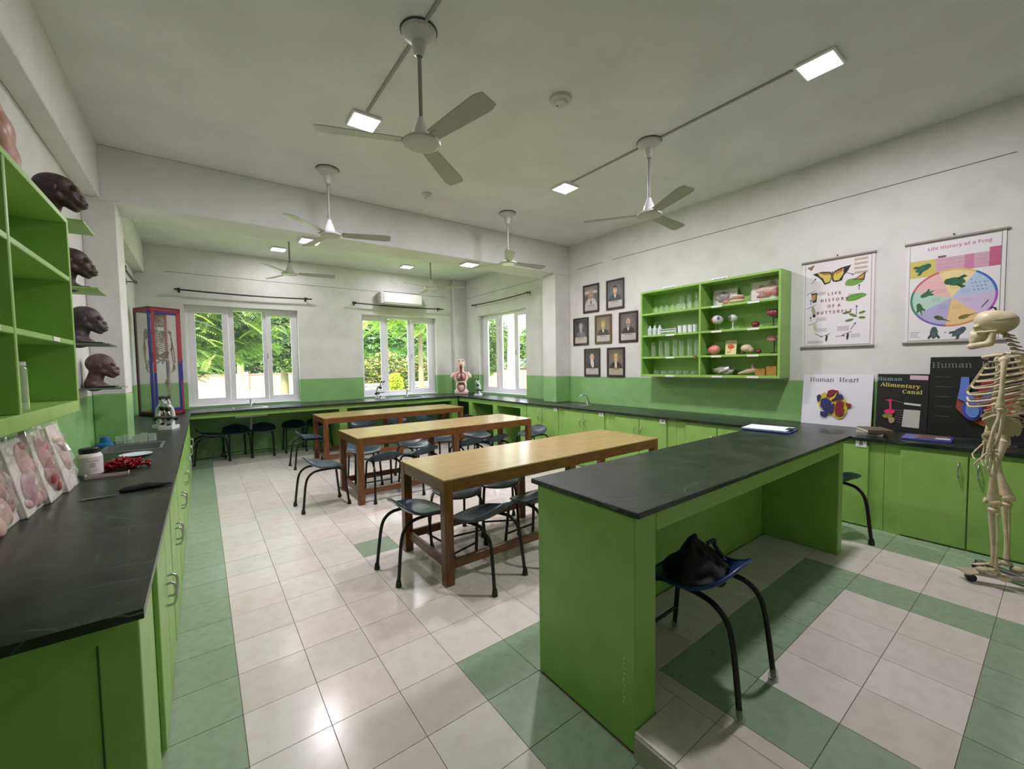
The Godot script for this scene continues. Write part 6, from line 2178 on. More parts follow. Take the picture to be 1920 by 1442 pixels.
func torso() -> void:
	var o := thing("torso_model", "pale human torso model with open chest, standing in the far right corner", "anatomical model", Vector3(4.72, CH, -5.36), facing(-0.5, 0.86))
	var skin := mat("torso_skin", c8(214, 184, 172), 0.45)
	var st := ST()
	var p := [eg(Vector3(0, 0.05, 0), Vector3(0.165, 0.1, 0.11), 0.04),
		eg(Vector3(0, 0.2, 0), Vector3(0.13, 0.13, 0.09), 0.05),
		eg(Vector3(0, 0.38, 0), Vector3(0.165, 0.14, 0.1), 0.05),
		cap(Vector3(-0.14, 0.45, -0.01), Vector3(0.14, 0.45, -0.01), 0.06, 0.06, 0.04),
		cap(Vector3(-0.16, 0.45, 0), Vector3(-0.2, 0.41, 0), 0.055, 0.048, 0.03),
		cap(Vector3(0.16, 0.45, 0), Vector3(0.2, 0.41, 0), 0.055, 0.048, 0.03),
		cap(Vector3(0, 0.48, -0.01), Vector3(0, 0.62, 0), 0.068, 0.066, 0.03),
		eg(Vector3(0, 0.715, 0), Vector3(0.096, 0.125, 0.1), 0.03),
		eg(Vector3(0, 0.65, 0.05), Vector3(0.06, 0.06, 0.05), 0.025),
		eg(Vector3(0, 0.71, 0.092), Vector3(0.013, 0.025, 0.016), 0.012),
		cut(Vector3(0, 0.34, 0.13), Vector3(0.095, 0.22, 0.075), 0.02),
		cut(Vector3(0, 0.63, 0.09), Vector3(0.025, 0.05, 0.03), 0.01),
		cut(Vector3(0, -0.1, 0), Vector3(0.4, 0.1, 0.4), 0.004),
		cut(Vector3(0, 0.92, 0), Vector3(0.4, 0.11, 0.4), 0.006)]
	body(st, p, Vector3(-0.28, -0.02, -0.15), Vector3(0.28, 0.85, 0.16), 0.014)
	obj("skin", st, skin, o)
	var red := mat("torso_red", c8(126, 44, 40), 0.4)
	for s in [-1.0, 1.0]:
		st = ST()
		ball(st, Vector3(s * 0.045, 0.42, 0.075), Vector3(0.038, 0.075, 0.03))
		obj("lung", st, mat("torso_lung", c8(206, 168, 160), 0.4), o)
		st = ST()
		tube(st, curve([Vector3(s * 0.016, 0.62, 0.075), Vector3(s * 0.02, 0.55, 0.07), Vector3(s * 0.03, 0.5, 0.085), Vector3(s * 0.085, 0.47, 0.09), Vector3(s * 0.1, 0.4, 0.095), Vector3(s * 0.085, 0.33, 0.1)], 4), 0.009, 6)
		obj("blood_vessel", st, red, o)
		st = ST()
		ball(st, Vector3(s * 0.045, 0.765, 0.083), Vector3(0.02, 0.012, 0.012))
		obj("eye", st, mat("torso_eye", c8(50, 44, 44), 0.3), o)
	st = ST()
	ball(st, Vector3(0, 0.645, 0.078), Vector3(0.024, 0.035, 0.022))
	obj("mouth", st, red, o)
	st = ST()
	tube(st, [Vector3(0, 0.61, 0.07), Vector3(0, 0.5, 0.07), Vector3(0.005, 0.4, 0.1)], 0.012, 8)
	obj("windpipe", st, red, o)
	st = ST()
	ball(st, Vector3(0.012, 0.4, 0.1), Vector3(0.028, 0.035, 0.02))
	obj("heart", st, red, o)
	st = ST()
	ball(st, Vector3(0, 0.33, 0.09), Vector3(0.085, 0.024, 0.035))
	obj("liver", st, mat("torso_liver", c8(92, 44, 38), 0.35), o)
	st = ST()
	ball(st, Vector3(0.01, 0.285, 0.09), Vector3(0.07, 0.022, 0.03))
	obj("stomach", st, mat("torso_pale", c8(212, 190, 166), 0.4), o)
	st = ST()
	ball(st, Vector3(0, 0.245, 0.09), Vector3(0.08, 0.02, 0.032))
	obj("gut_band", st, mat("torso_liver", Color.WHITE), o)
	st = ST()
	tube(st, curve([Vector3(-0.07, 0.24, 0.09), Vector3(-0.085, 0.16, 0.1), Vector3(-0.05, 0.095, 0.112), Vector3(0, 0.075, 0.115), Vector3(0.05, 0.095, 0.112), Vector3(0.085, 0.16, 0.1), Vector3(0.07, 0.24, 0.09)], 4), 0.013, 7)
	obj("intestine", st, mat("torso_gut", c8(110, 56, 50), 0.4), o)
	st = ST()
	ball(st, Vector3(0, 0.16, 0.082), Vector3(0.062, 0.06, 0.032))
	obj("small_intestine", st, mat("torso_pale", Color.WHITE), o)
	st = ST()
	mm(st, Vector3(-0.17, 0, -0.12), Vector3(0.17, 0.012, 0.12), 0.004)
	obj("base", st, mat("torso_base", c8(120, 84, 70), 0.5), o)
	# microscope-like grey thing behind the shoulder
	st = ST()
	tube(st, curve([Vector3(0, 0, 0), Vector3(0, 0.35, 0), Vector3(0.01, 0.62, 0), Vector3(0.03, 0.72, 0.02)], 4), [0.03, 0.03, 0.03, 0.03, 0.03, 0.028, 0.026, 0.024, 0.03, 0.032, 0.03, 0.02, 0.012], 8)
	var g := obj("plaster_limb", st, mat("grey_cast", c8(170, 172, 166), 0.5))
	g.position = Vector3(4.92, CH, -5.5)
	tag(g, "grey cast standing behind the shoulder of the torso model", "cast")

# ---------------------------------------------------------------- skeleton
# local: faces -z, its left side is -x, feet at y = 0
func bones(called: String, label: String, m: Material, m2: Material, cell: float) -> Node3D:
	var o := thing(called, label, "skeleton")
	# skull
	var st := ST()
	var p := [eg(Vector3(0, 1.615, 0.005), Vector3(0.07, 0.072, 0.092), 0.02),
		eg(Vector3(0, 1.635, -0.03), Vector3(0.064, 0.056, 0.062), 0.02),
		cap(Vector3(-0.04, 1.59, -0.082), Vector3(0.04, 1.59, -0.082), 0.013, 0.013, 0.012),
		eg(Vector3(0, 1.535, -0.07), Vector3(0.046, 0.05, 0.042), 0.014),
		cap(Vector3(-0.055, 1.555, -0.075), Vector3(-0.066, 1.56, 0.0), 0.008, 0.007, 0.01),
		cap(Vector3(0.055, 1.555, -0.075), Vector3(0.066, 1.56, 0.0), 0.008, 0.007, 0.01),
		eg(Vector3(0, 1.502, -0.082), Vector3(0.034, 0.024, 0.028), 0.012),
		cut(Vector3(0.037, 1.568, -0.1), Vector3(0.022, 0.019, 0.034), 0.005),
		cut(Vector3(-0.037, 1.568, -0.1), Vector3(0.022, 0.019, 0.034), 0.005),
		cut(Vector3(0, 1.538, -0.108), Vector3(0.01, 0.017, 0.02), 0.004),
		cut(Vector3(0.072, 1.583, -0.05), Vector3(0.016, 0.02, 0.022), 0.008),
		cut(Vector3(-0.072, 1.583, -0.05), Vector3(0.016, 0.02, 0.022), 0.008)]
	body(st, p, Vector3(-0.09, 1.46, -0.13), Vector3(0.09, 1.71, 0.12), cell)
	var sk := obj("skull", st, m, o)
	sk.position = Vector3(0, -0.015, -0.03)
	st = ST()
	var q := [cap(Vector3(-0.052, 1.548, -0.012), Vector3(-0.049, 1.488, -0.022), 0.017, 0.019, 0.01), cap(Vector3(0.052, 1.548, -0.012), Vector3(0.049, 1.488, -0.022), 0.017, 0.019, 0.01), cap(Vector3(-0.049, 1.486, -0.025), Vector3(-0.012, 1.47, -0.098), 0.019, 0.021, 0.012), cap(Vector3(0.049, 1.486, -0.025), Vector3(0.012, 1.47, -0.098), 0.019, 0.021, 0.012)]
	body(st, q, Vector3(-0.08, 1.43, -0.13), Vector3(0.08, 1.57, 0.03), cell * 1.2)
	obj("jaw", st, m, sk)
	for k in 2:
		st = ST()
		for i in 9:
			var a := -1.0 + 2.0 * i / 8.0
			bx(st, Vector3(0.027 * sin(a * 1.25), 1.492 - 0.012 * k + 0.002, -0.08 - 0.026 * cos(a * 1.25)), Vector3(0.0055, 0.009, 0.006), 0.0015)
		obj("teeth", st, mat("teeth_ivory", c8(214, 206, 182), 0.3), sk)
	st = ST()
	var rg := []
	for i in 25:
		var a := TAU * i / 24.0
		rg.append(Vector3(0.0705 * cos(a), 1.625 + 0.012 * sin(a), 0.002 + 0.091 * sin(a)))
	tube(st, rg, 0.0014, 5, false)
	obj("skull_seam", st, mat("seam_dark", c8(86, 72, 56), 0.6), sk)
	# spine
	st = ST()
	var sp := [Vector3(0, 1.53, 0.005), Vector3(0, 1.46, 0.035), Vector3(0, 1.38, 0.065), Vector3(0, 1.28, 0.095), Vector3(0, 1.18, 0.1), Vector3(0, 1.1, 0.08), Vector3(0, 1.02, 0.06), Vector3(0, 0.97, 0.065)]
	var sc := curve(sp, 3)
	for i in sc.size():
		var r := lerpf(0.014, 0.024, float(i) / sc.size())
		ball(st, sc[i], Vector3(r * 1.2, 0.011, r), Basis(), 10, 6)
		tube(st, [sc[i], sc[i] + Vector3(0, -0.018, 0.045)], [0.007, 0.004], 5)
		tube(st, [sc[i] + Vector3(-r * 1.9, 0, 0.012), sc[i] + Vector3(r * 1.9, 0, 0.012)], 0.005, 5)
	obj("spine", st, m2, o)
	# ribs
	for k in 11:
		var y := 1.385 - k * 0.034
		var half := [0.05, 0.075, 0.095, 0.108, 0.117, 0.122, 0.124, 0.122, 0.116, 0.105, 0.085][k] as float
		var zb := lerpf(0.07, 0.1, minf(k / 5.0, 1.0))
		var zf := lerpf(-0.05, -0.135, minf(k / 5.0, 1.0)) if k < 8 else lerpf(-0.11, 0.0, (k - 7) / 3.0)
		for s in [-1.0, 1.0]:
			st = ST()
			var drop := lerpf(0.03, 0.075, minf(k / 6.0, 1.0))
			var c := [Vector3(s * 0.015, y + 0.012, zb), Vector3(s * half * 0.55, y + 0.015, zb + 0.025), Vector3(s * half * 0.95, y, zb - 0.02), Vector3(s * half * 1.06, y - drop * 0.35, zb - 0.085), Vector3(s * half * 0.95, y - drop * 0.75, (zb + zf) * 0.5 - 0.02), Vector3(s * half * 0.6, y - drop, zf + 0.012)]
			if k < 8:
				c.append(Vector3(s * 0.022, y - drop * (0.75 if k > 3 else 0.95), zf - 0.002))
			tube(st, curve(c, 4), 0.0062, 6)
			obj("rib", st, m, o)
	st = ST()
	prism(st, [Vector2(-0.025, 0.1), Vector2(0.025, 0.1), Vector2(0.017, 0.055), Vector2(0.019, -0.06), Vector2(0.006, -0.1), Vector2(-0.006, -0.1), Vector2(-0.019, -0.06), Vector2(-0.017, 0.055)], -0.006, 0.006, Transform3D(Basis(Vector3.RIGHT, 0.42), Vector3(0, 1.255, -0.1)))
	obj("breastbone", st, m, o)
	for s in [-1.0, 1.0]:
		st = ST()
		tube(st, curve([Vector3(s * 0.02, 1.375, -0.06), Vector3(s * 0.07, 1.385, -0.075), Vector3(s * 0.12, 1.395, -0.03), Vector3(s * 0.168, 1.4, 0.0)], 4), 0.008, 7)
		obj("collarbone", st, m, o)
		st = ST()
		prism(st, [Vector2(0.0, 0.05), Vector2(0.075, 0.045), Vector2(0.06, 0.005), Vector2(0.02, -0.11), Vector2(0.0, -0.1), Vector2(-0.03, 0.03)], -0.004, 0.004, Transform3D(Basis(Vector3.UP, s * 0.55) * Basis(Vector3.RIGHT, -0.15), Vector3(s * 0.1, 1.34, 0.105)) * Transform3D(Basis.from_scale(Vector3(s, 1, 1)), Vector3.ZERO))
		tube(st, [Vector3(s * 0.08, 1.37, 0.115), Vector3(s * 0.14, 1.4, 0.07), Vector3(s * 0.172, 1.41, 0.02)], [0.006, 0.008, 0.009], 6)
		obj("shoulder_blade", st, m, o)
		# arm
		st = ST()
		ball(st, Vector3(s * 0.175, 1.365, 0.0), Vector3(0.022, 0.024, 0.024), Basis(), 12, 8)
		tube(st, curve([Vector3(s * 0.18, 1.36, 0.0), Vector3(s * 0.19, 1.3, -0.002), Vector3(s * 0.197, 1.18, -0.006), Vector3(s * 0.2, 1.085, -0.01)], 4), [0.018, 0.017, 0.015, 0.013, 0.012, 0.0115, 0.011, 0.011, 0.0115, 0.013, 0.016, 0.019, 0.022], 9)
		ball(st, Vector3(s * 0.2, 1.075, -0.01), Vector3(0.028, 0.014, 0.017), Basis(), 10, 7)
		obj("upper_arm_bone", st, m, o)
		st = ST()
		tube(st, curve([Vector3(s * 0.188, 1.085, 0.012), Vector3(s * 0.19, 1.04, 0.004), Vector3(s * 0.196, 0.95, -0.004), Vector3(s * 0.198, 0.835, -0.022)], 4), [0.013, 0.014, 0.014, 0.012, 0.01, 0.009, 0.0085, 0.008, 0.008, 0.0075, 0.0075, 0.008, 0.009], 8)
		obj("elbow_bone", st, m, o)
		st = ST()
		tube(st, curve([Vector3(s * 0.212, 1.06, -0.012), Vector3(s * 0.214, 1.02, -0.016), Vector3(s * 0.216, 0.94, -0.034), Vector3(s * 0.208, 0.835, -0.044)], 4), [0.012, 0.01, 0.0085, 0.008, 0.008, 0.008, 0.0085, 0.009, 0.009, 0.0095, 0.011, 0.013, 0.015], 8)
		obj("forearm_bone", st, m, o)
		# hand: wrist cluster, palm bones and five bent fingers
		st = ST()
		for i in 7:
			ball(st, Vector3(s * (0.194 + 0.008 * (i % 2)), 0.818 - 0.013 * (i / 4), -0.052 + 0.012 * (i % 4)), Vector3(0.008, 0.009, 0.008), Basis(), 8, 6)
		for f in 5:
			var a := Vector3(s * 0.198, 0.8, -0.058 + 0.0105 * f)
			var dz := (-0.026 if f == 0 else -0.012 + 0.006 * f)
			var ln := [0.04, 0.062, 0.064, 0.06, 0.054][f] as float
			var b := a + Vector3(-s * 0.002, -ln, dz)
			var fl := [0.03, 0.038, 0.043, 0.039, 0.03][f] as float
			var c := b + Vector3(-s * 0.008, -fl, dz * 0.5 - 0.004)
			var d := c + Vector3(-s * 0.016, -fl * 0.6, 0.004)
			var e := d + Vector3(-s * 0.014, -fl * 0.36, 0.008)
			tube(st, [a, a.lerp(b, 0.5), b], [0.006, 0.0042, 0.006], 6)
			tube(st, [b, b.lerp(c, 0.5), c], [0.0058, 0.004, 0.0052], 6)
			tube(st, [c, c.lerp(d, 0.5), d], [0.005, 0.0035, 0.0045], 6)
			tube(st, [d, e], [0.0044, 0.0028], 6)
		obj("hand", st, m, o)
	# pelvis
	st = ST()
	for s in [-1.0, 1.0]:
		var c := []
		for i in 9:
			var t := i / 8.0
			c.append(Vector3(s * lerpf(0.035, 0.125, sin(t * 2.2)), 0.955 + 0.075 * sin(t * 2.6), lerpf(0.085, -0.07, t)))
		for i in 8:
			var a: Vector3 = c[i]
			var b: Vector3 = c[i + 1]
			var a2 := Vector3(s * 0.075, 0.9, lerpf(0.05, -0.02, i / 8.0))
			var b2 := Vector3(s * 0.075, 0.9, lerpf(0.05, -0.02, (i + 1) / 8.0))
			var n := (b - a).cross(a2 - a).normalized()
			for off in [0.005, -0.005]:
				tri(st, a + n * off, b + n * off, b2 + n * off, n * signf(off), n * signf(off), n * signf(off))
				tri(st, a + n * off, b2 + n * off, a2 + n * off, n * signf(off), n * signf(off), n * signf(off))
		tube(st, c, 0.009, 7)
		tube(st, curve([Vector3(s * 0.078, 0.9, 0.03), Vector3(s * 0.07, 0.855, 0.035), Vector3(s * 0.05, 0.825, 0.01), Vector3(s * 0.03, 0.85, -0.04), Vector3(s * 0.012, 0.885, -0.06), Vector3(s * 0.05, 0.905, -0.03)], 3), 0.012, 7)
		ball(st, Vector3(s * 0.085, 0.895, 0.005), Vector3(0.022, 0.032, 0.032), Basis(), 10, 8)
	ball(st, Vector3(0, 0.95, 0.075), Vector3(0.045, 0.055, 0.018), Basis(), 12, 8)
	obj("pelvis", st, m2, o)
	for s in [-1.0, 1.0]:
		var fz := -0.015 if s < 0 else 0.05
		st = ST()
		ball(st, Vector3(s * 0.1, 0.892, 0.005), Vector3(0.024, 0.024, 0.024), Basis(), 10, 8)
		tube(st, [Vector3(s * 0.1, 0.89, 0.005), Vector3(s * 0.138, 0.862, 0.012)], [0.016, 0.018], 8)
		tube(st, curve([Vector3(s * 0.142, 0.88, 0.014), Vector3(s * 0.14, 0.83, 0.01), Vector3(s * 0.125, 0.67, fz * 0.5 - 0.012), Vector3(s * 0.1, 0.5, fz)], 4), [0.016, 0.022, 0.02, 0.018, 0.016, 0.0145, 0.014, 0.014, 0.0145, 0.016, 0.02, 0.027, 0.032], 9)
		ball(st, Vector3(s * 0.115, 0.487, fz + 0.008), Vector3(0.022, 0.026, 0.03), Basis(), 10, 8)
		ball(st, Vector3(s * 0.082, 0.487, fz + 0.008), Vector3(0.02, 0.025, 0.03), Basis(), 10, 8)
		obj("thigh_bone", st, m, o)
		st = ST()
		ball(st, Vector3(s * 0.1, 0.49, fz - 0.034), Vector3(0.02, 0.022, 0.011), Basis(), 10, 7)
		obj("kneecap", st, m, o)
		st = ST()
		ball(st, Vector3(s * 0.1, 0.445, fz), Vector3(0.036, 0.018, 0.028), Basis(), 12, 8)
		tube(st, curve([Vector3(s * 0.1, 0.45, fz), Vector3(s * 0.1, 0.39, fz - 0.006), Vector3(s * 0.098, 0.24, fz + 0.004), Vector3(s * 0.096, 0.09, fz + 0.012)], 4), [0.03, 0.025, 0.019, 0.016, 0.014, 0.0125, 0.0115, 0.011, 0.0105, 0.0105, 0.012, 0.015, 0.02], 9)
		obj("shin_bone", st, m, o)
		st = ST()
		tube(st, curve([Vector3(s * 0.132, 0.43, fz + 0.016), Vector3(s * 0.13, 0.3, fz + 0.02), Vector3(s * 0.122, 0.08, fz + 0.02)], 4), [0.01, 0.007, 0.0055, 0.0055, 0.0055, 0.0055, 0.006, 0.008, 0.011], 7)
		obj("calf_bone", st, m, o)
		st = ST()
		ball(st, Vector3(s * 0.1, 0.06, fz + 0.012), Vector3(0.022, 0.02, 0.028), Basis(), 10, 7)
		ball(st, Vector3(s * 0.1, 0.03, fz + 0.055), Vector3(0.02, 0.024, 0.034), Basis(), 10, 7)
		ball(st, Vector3(s * 0.098, 0.05, fz - 0.035), Vector3(0.026, 0.018, 0.028), Basis(), 10, 7)
		for f in 5:
			var a := Vector3(s * (0.076 + 0.011 * f), 0.045 - 0.004 * f, fz - 0.05)
			var b := a + Vector3(s * 0.004 * (f - 1), -0.027 + 0.003 * f, -0.06 + 0.006 * f)
			var c := b + Vector3(0, -0.005, -0.036 + 0.004 * f)
			tube(st, [a, a.lerp(b, 0.5), b], [0.008, 0.0055, 0.0075], 6)
			tube(st, [b, b.lerp(c, 0.6), c], [0.007, 0.005, 0.0045], 6)
		obj("foot", st, m, o)
	return o

func skeleton_stand() -> void:
	var m := mat("bone", Color.WHITE, 0.45)
	m.albedo_texture = noise_tex(0.03, [c8(176, 160, 126), c8(206, 192, 158), c8(214, 202, 170)], [0.0, 0.5, 1.0], 128, 71)
	m.uv1_triplanar = true
	m.uv1_scale = Vector3(4, 4, 4)
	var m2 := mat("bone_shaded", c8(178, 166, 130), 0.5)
	var at := Vector3(3.9, PY, 2.79)
	var o := bones("skeleton", "life-size plastic human skeleton hanging on a wheeled stand at the right", m, m2, 0.006)
	o.position = at + Vector3(0, 0.045, 0)
	o.rotation.y = 0.12
	# hook on the crown
	var st := ST()
	tube(st, [Vector3(0, 1.67, -0.03), Vector3(0, 1.69, -0.034), Vector3(0, 1.697, -0.048), Vector3(0, 1.688, -0.054)], 0.005, 6)
	obj("hook", st, BLACK, o)
	# wheeled stand
	var s := thing("skeleton_stand", "wheeled metal stand carrying the skeleton, grey bars with black castors", "stand", at, 0.12)
	var grey := mat("stand_bar", c8(176, 172, 158), 0.35, 0.3)
	st = ST()
	tube(st, [Vector3(0, 0.06, 0.16), Vector3(0, 0.95, 0.16), Vector3(0, 1.02, 0.13), Vector3(0, 1.04, 0.095)], 0.011, 8)
	obj("pole", st, STEEL, s)
	for k in 4:
		var a: float = [-PI / 2 - 0.32, -PI / 2 + 0.62, PI / 2 - 0.5, PI / 2 + 0.5][k]
		var r: float = [0.27, 0.27, 0.22, 0.22][k]
		var e := Vector3(cos(a) * r, 0.058, 0.16 + sin(a) * r)
		st = ST()
		var d := (e - Vector3(0, 0.058, 0.16)).normalized()
		var bs := Basis(d, Vector3.UP, d.cross(Vector3.UP))
		bx(st, (e + Vector3(0, 0.058, 0.16)) * 0.5, Vector3(1, 1, 1), 0, Transform3D())
		st = ST()
		bx(st, Vector3.ZERO, Vector3(r, 0.022, 0.034), 0.004, Transform3D(bs, (e + Vector3(0, 0.058, 0.16)) * 0.5))
		obj("leg", st, grey if k != 1 else mat("stand_bar_dark", c8(96, 94, 88), 0.4, 0.3), s)
		st = ST()
		tube(st, [e + d.cross(Vector3.UP) * 0.014 + Vector3(0, -0.033, 0), e - d.cross(Vector3.UP) * 0.014 + Vector3(0, -0.033, 0)], 0.025, 14)
		bx(st, e + Vector3(0, -0.004, 0), Vector3(0.026, 0.02, 0.026), 0.003)
		obj("castor", st, BLACK, s)
	# the smaller skeleton in the glass case
	var m3 := mat("old_bone", Color.WHITE, 0.5)
	m3.albedo_texture = noise_tex(0.03, [c8(104, 84, 62), c8(146, 126, 100), c8(166, 148, 120)], [0.0, 0.5, 1.0], 128, 73)
	m3.uv1_triplanar = true
	m3.uv1_scale = Vector3(4, 4, 4)
	var c: Node3D = dup(o, Vector3(-0.578, CH + 0.05, -5.02), deg_to_rad(28) + PI, "small brown skeleton standing inside the red and blue glass case", "")
	c.scale = Vector3.ONE * 0.86
	for k in c.get_children():
		if String(k.name) != "hook":
			k.material_override = m3
		else:
			k.free()
	var sk := c.get_node("skull")
	for k in sk.get_children():
		if String(k.name) == "jaw":
			k.material_override = m3

# ---------------------------------------------------------------- garden outside the windows
func leaf_material(n: String, c: Color) -> StandardMaterial3D:
	var m := mat(n, Color.WHITE, 0.55)
	m.vertex_color_use_as_albedo = true
	m.cull_mode = BaseMaterial3D.CULL_DISABLED
	m.backlight_enabled = true
	m.backlight = Color(0.55, 0.6, 0.32)
	return m

func frond() -> ArrayMesh:
	# feathery leaf: a stalk with paired leaflets, along +x, drooping
	var st := ST()
	for i in 11:
		var t := i / 10.0
		var x := 0.05 + t * 0.5
		var y := -0.16 * t * t
		for s in [-1.0, 1.0]:
			var l := 0.13 * (1.0 - 0.5 * absf(t - 0.4))
			var a := Vector3(x, y, 0)
			var b := a + Vector3(0.05, -0.02, s * l * 0.5)
			var b2 := a + Vector3(0.012, -0.018, s * l * 0.55)
			var c := a + Vector3(0.07, -0.045, s * l)
			tri(st, a, b, c, Vector3.UP, Vector3.UP, Vector3.UP)
			tri(st, a, c, b2, Vector3.UP, Vector3.UP, Vector3.UP)
	tube(st, [Vector3(0, 0, 0), Vector3(0.3, -0.05, 0), Vector3(0.56, -0.18, 0)], 0.006, 3, false)
	return st.commit()

func leaf_tuft() -> ArrayMesh:
	var st := ST()
	var r := RandomNumberGenerator.new()
	r.seed = 3
	for i in 9:
		var bs := Basis.from_euler(Vector3(r.randf_range(-0.6, 0.6), r.randf() * TAU, r.randf_range(-0.5, 0.7)))
		var a := bs * Vector3(0.02, 0, 0)
		var b := bs * Vector3(0.08, 0.012, 0.035)
		var c := bs * Vector3(0.17, -0.015, 0)
		var d := bs * Vector3(0.08, 0.012, -0.035)
		var n := bs * Vector3.UP
		tri(st, a, b, c, n, n, n)
		tri(st, a, c, d, n, n, n)
	return st.commit()

func scatter(parent: Node3D, called: String, mesh: Mesh, m: Material, blobs: Array, count: int, s0: float, s1: float, cols: Array, seed_: int) -> void:
	var r := RandomNumberGenerator.new()
	r.seed = seed_
	var mmh := MultiMesh.new()
	mmh.transform_format = MultiMesh.TRANSFORM_3D
	mmh.use_colors = true
	mmh.mesh = mesh
	var many := int(count * (2.4 if called == "crown" and mesh.get_surface_count() == 1 and s1 > 1.3 else 1.3))
	var sc := 0.6 if s1 > 1.3 else 0.85
	mmh.instance_count = many
	for i in many:
		var b = blobs[r.randi() % blobs.size()]
		var v := Vector3(r.randfn(), r.randfn(), r.randfn()).normalized() * pow(r.randf(), 0.4)
		var p: Vector3 = b[0] + v * b[1]
		var bs := Basis.from_euler(Vector3(r.randf_range(-0.4, 0.4), r.randf() * TAU, r.randf_range(-0.5, 0.3))).scaled(Vector3.ONE * r.randf_range(s0, s1) * sc)
		mmh.set_instance_transform(i, Transform3D(bs, p))
		var c: Color = cols[r.randi() % cols.size()]
		mmh.set_instance_color(i, c.srgb_to_linear())
	var o := MultiMeshInstance3D.new()
	o.multimesh = mmh
	o.material_override = m
	put(o, called, parent)
	o.set_meta("kind", "stuff")
	o.set_meta("label", "leafy crown")

func tree(label: String, at: Vector3, h: float, tr: float, bark: Material, blobs: Array, mesh: Mesh, count: int, s0: float, s1: float, cols: Array, seed_: int, lean := Vector3.ZERO, called := "tree") -> void:
	var o := thing(called, label, "tree" if called == "tree" else "shrub", at, 0.0, "garden trees" if called == "tree" else "garden shrubs")
	var st := ST()
	tube(st, curve([Vector3.ZERO, Vector3(0, h * 0.4, 0) + lean * 0.3, Vector3(0, h, 0) + lean], 4), [tr * 1.25, tr * 1.05, tr, tr * 0.96, tr * 0.92, tr * 0.86, tr * 0.8, tr * 0.7, tr * 0.6], 10)
	for k in blobs.size():
		var b: Vector3 = blobs[k][0]
		tube(st, [Vector3(0, h * 0.75, 0) + lean * 0.7, (Vector3(0, h * 0.8, 0) + lean * 0.8).lerp(b, 0.5) + Vector3(0, 0.1, 0), b], [tr * 0.45, tr * 0.28, tr * 0.1], 6)
	obj("trunk", st, bark, o)
	scatter(o, "crown", mesh, leaf_material("leaf", Color.WHITE), blobs, count, s0, s1, cols, seed_)

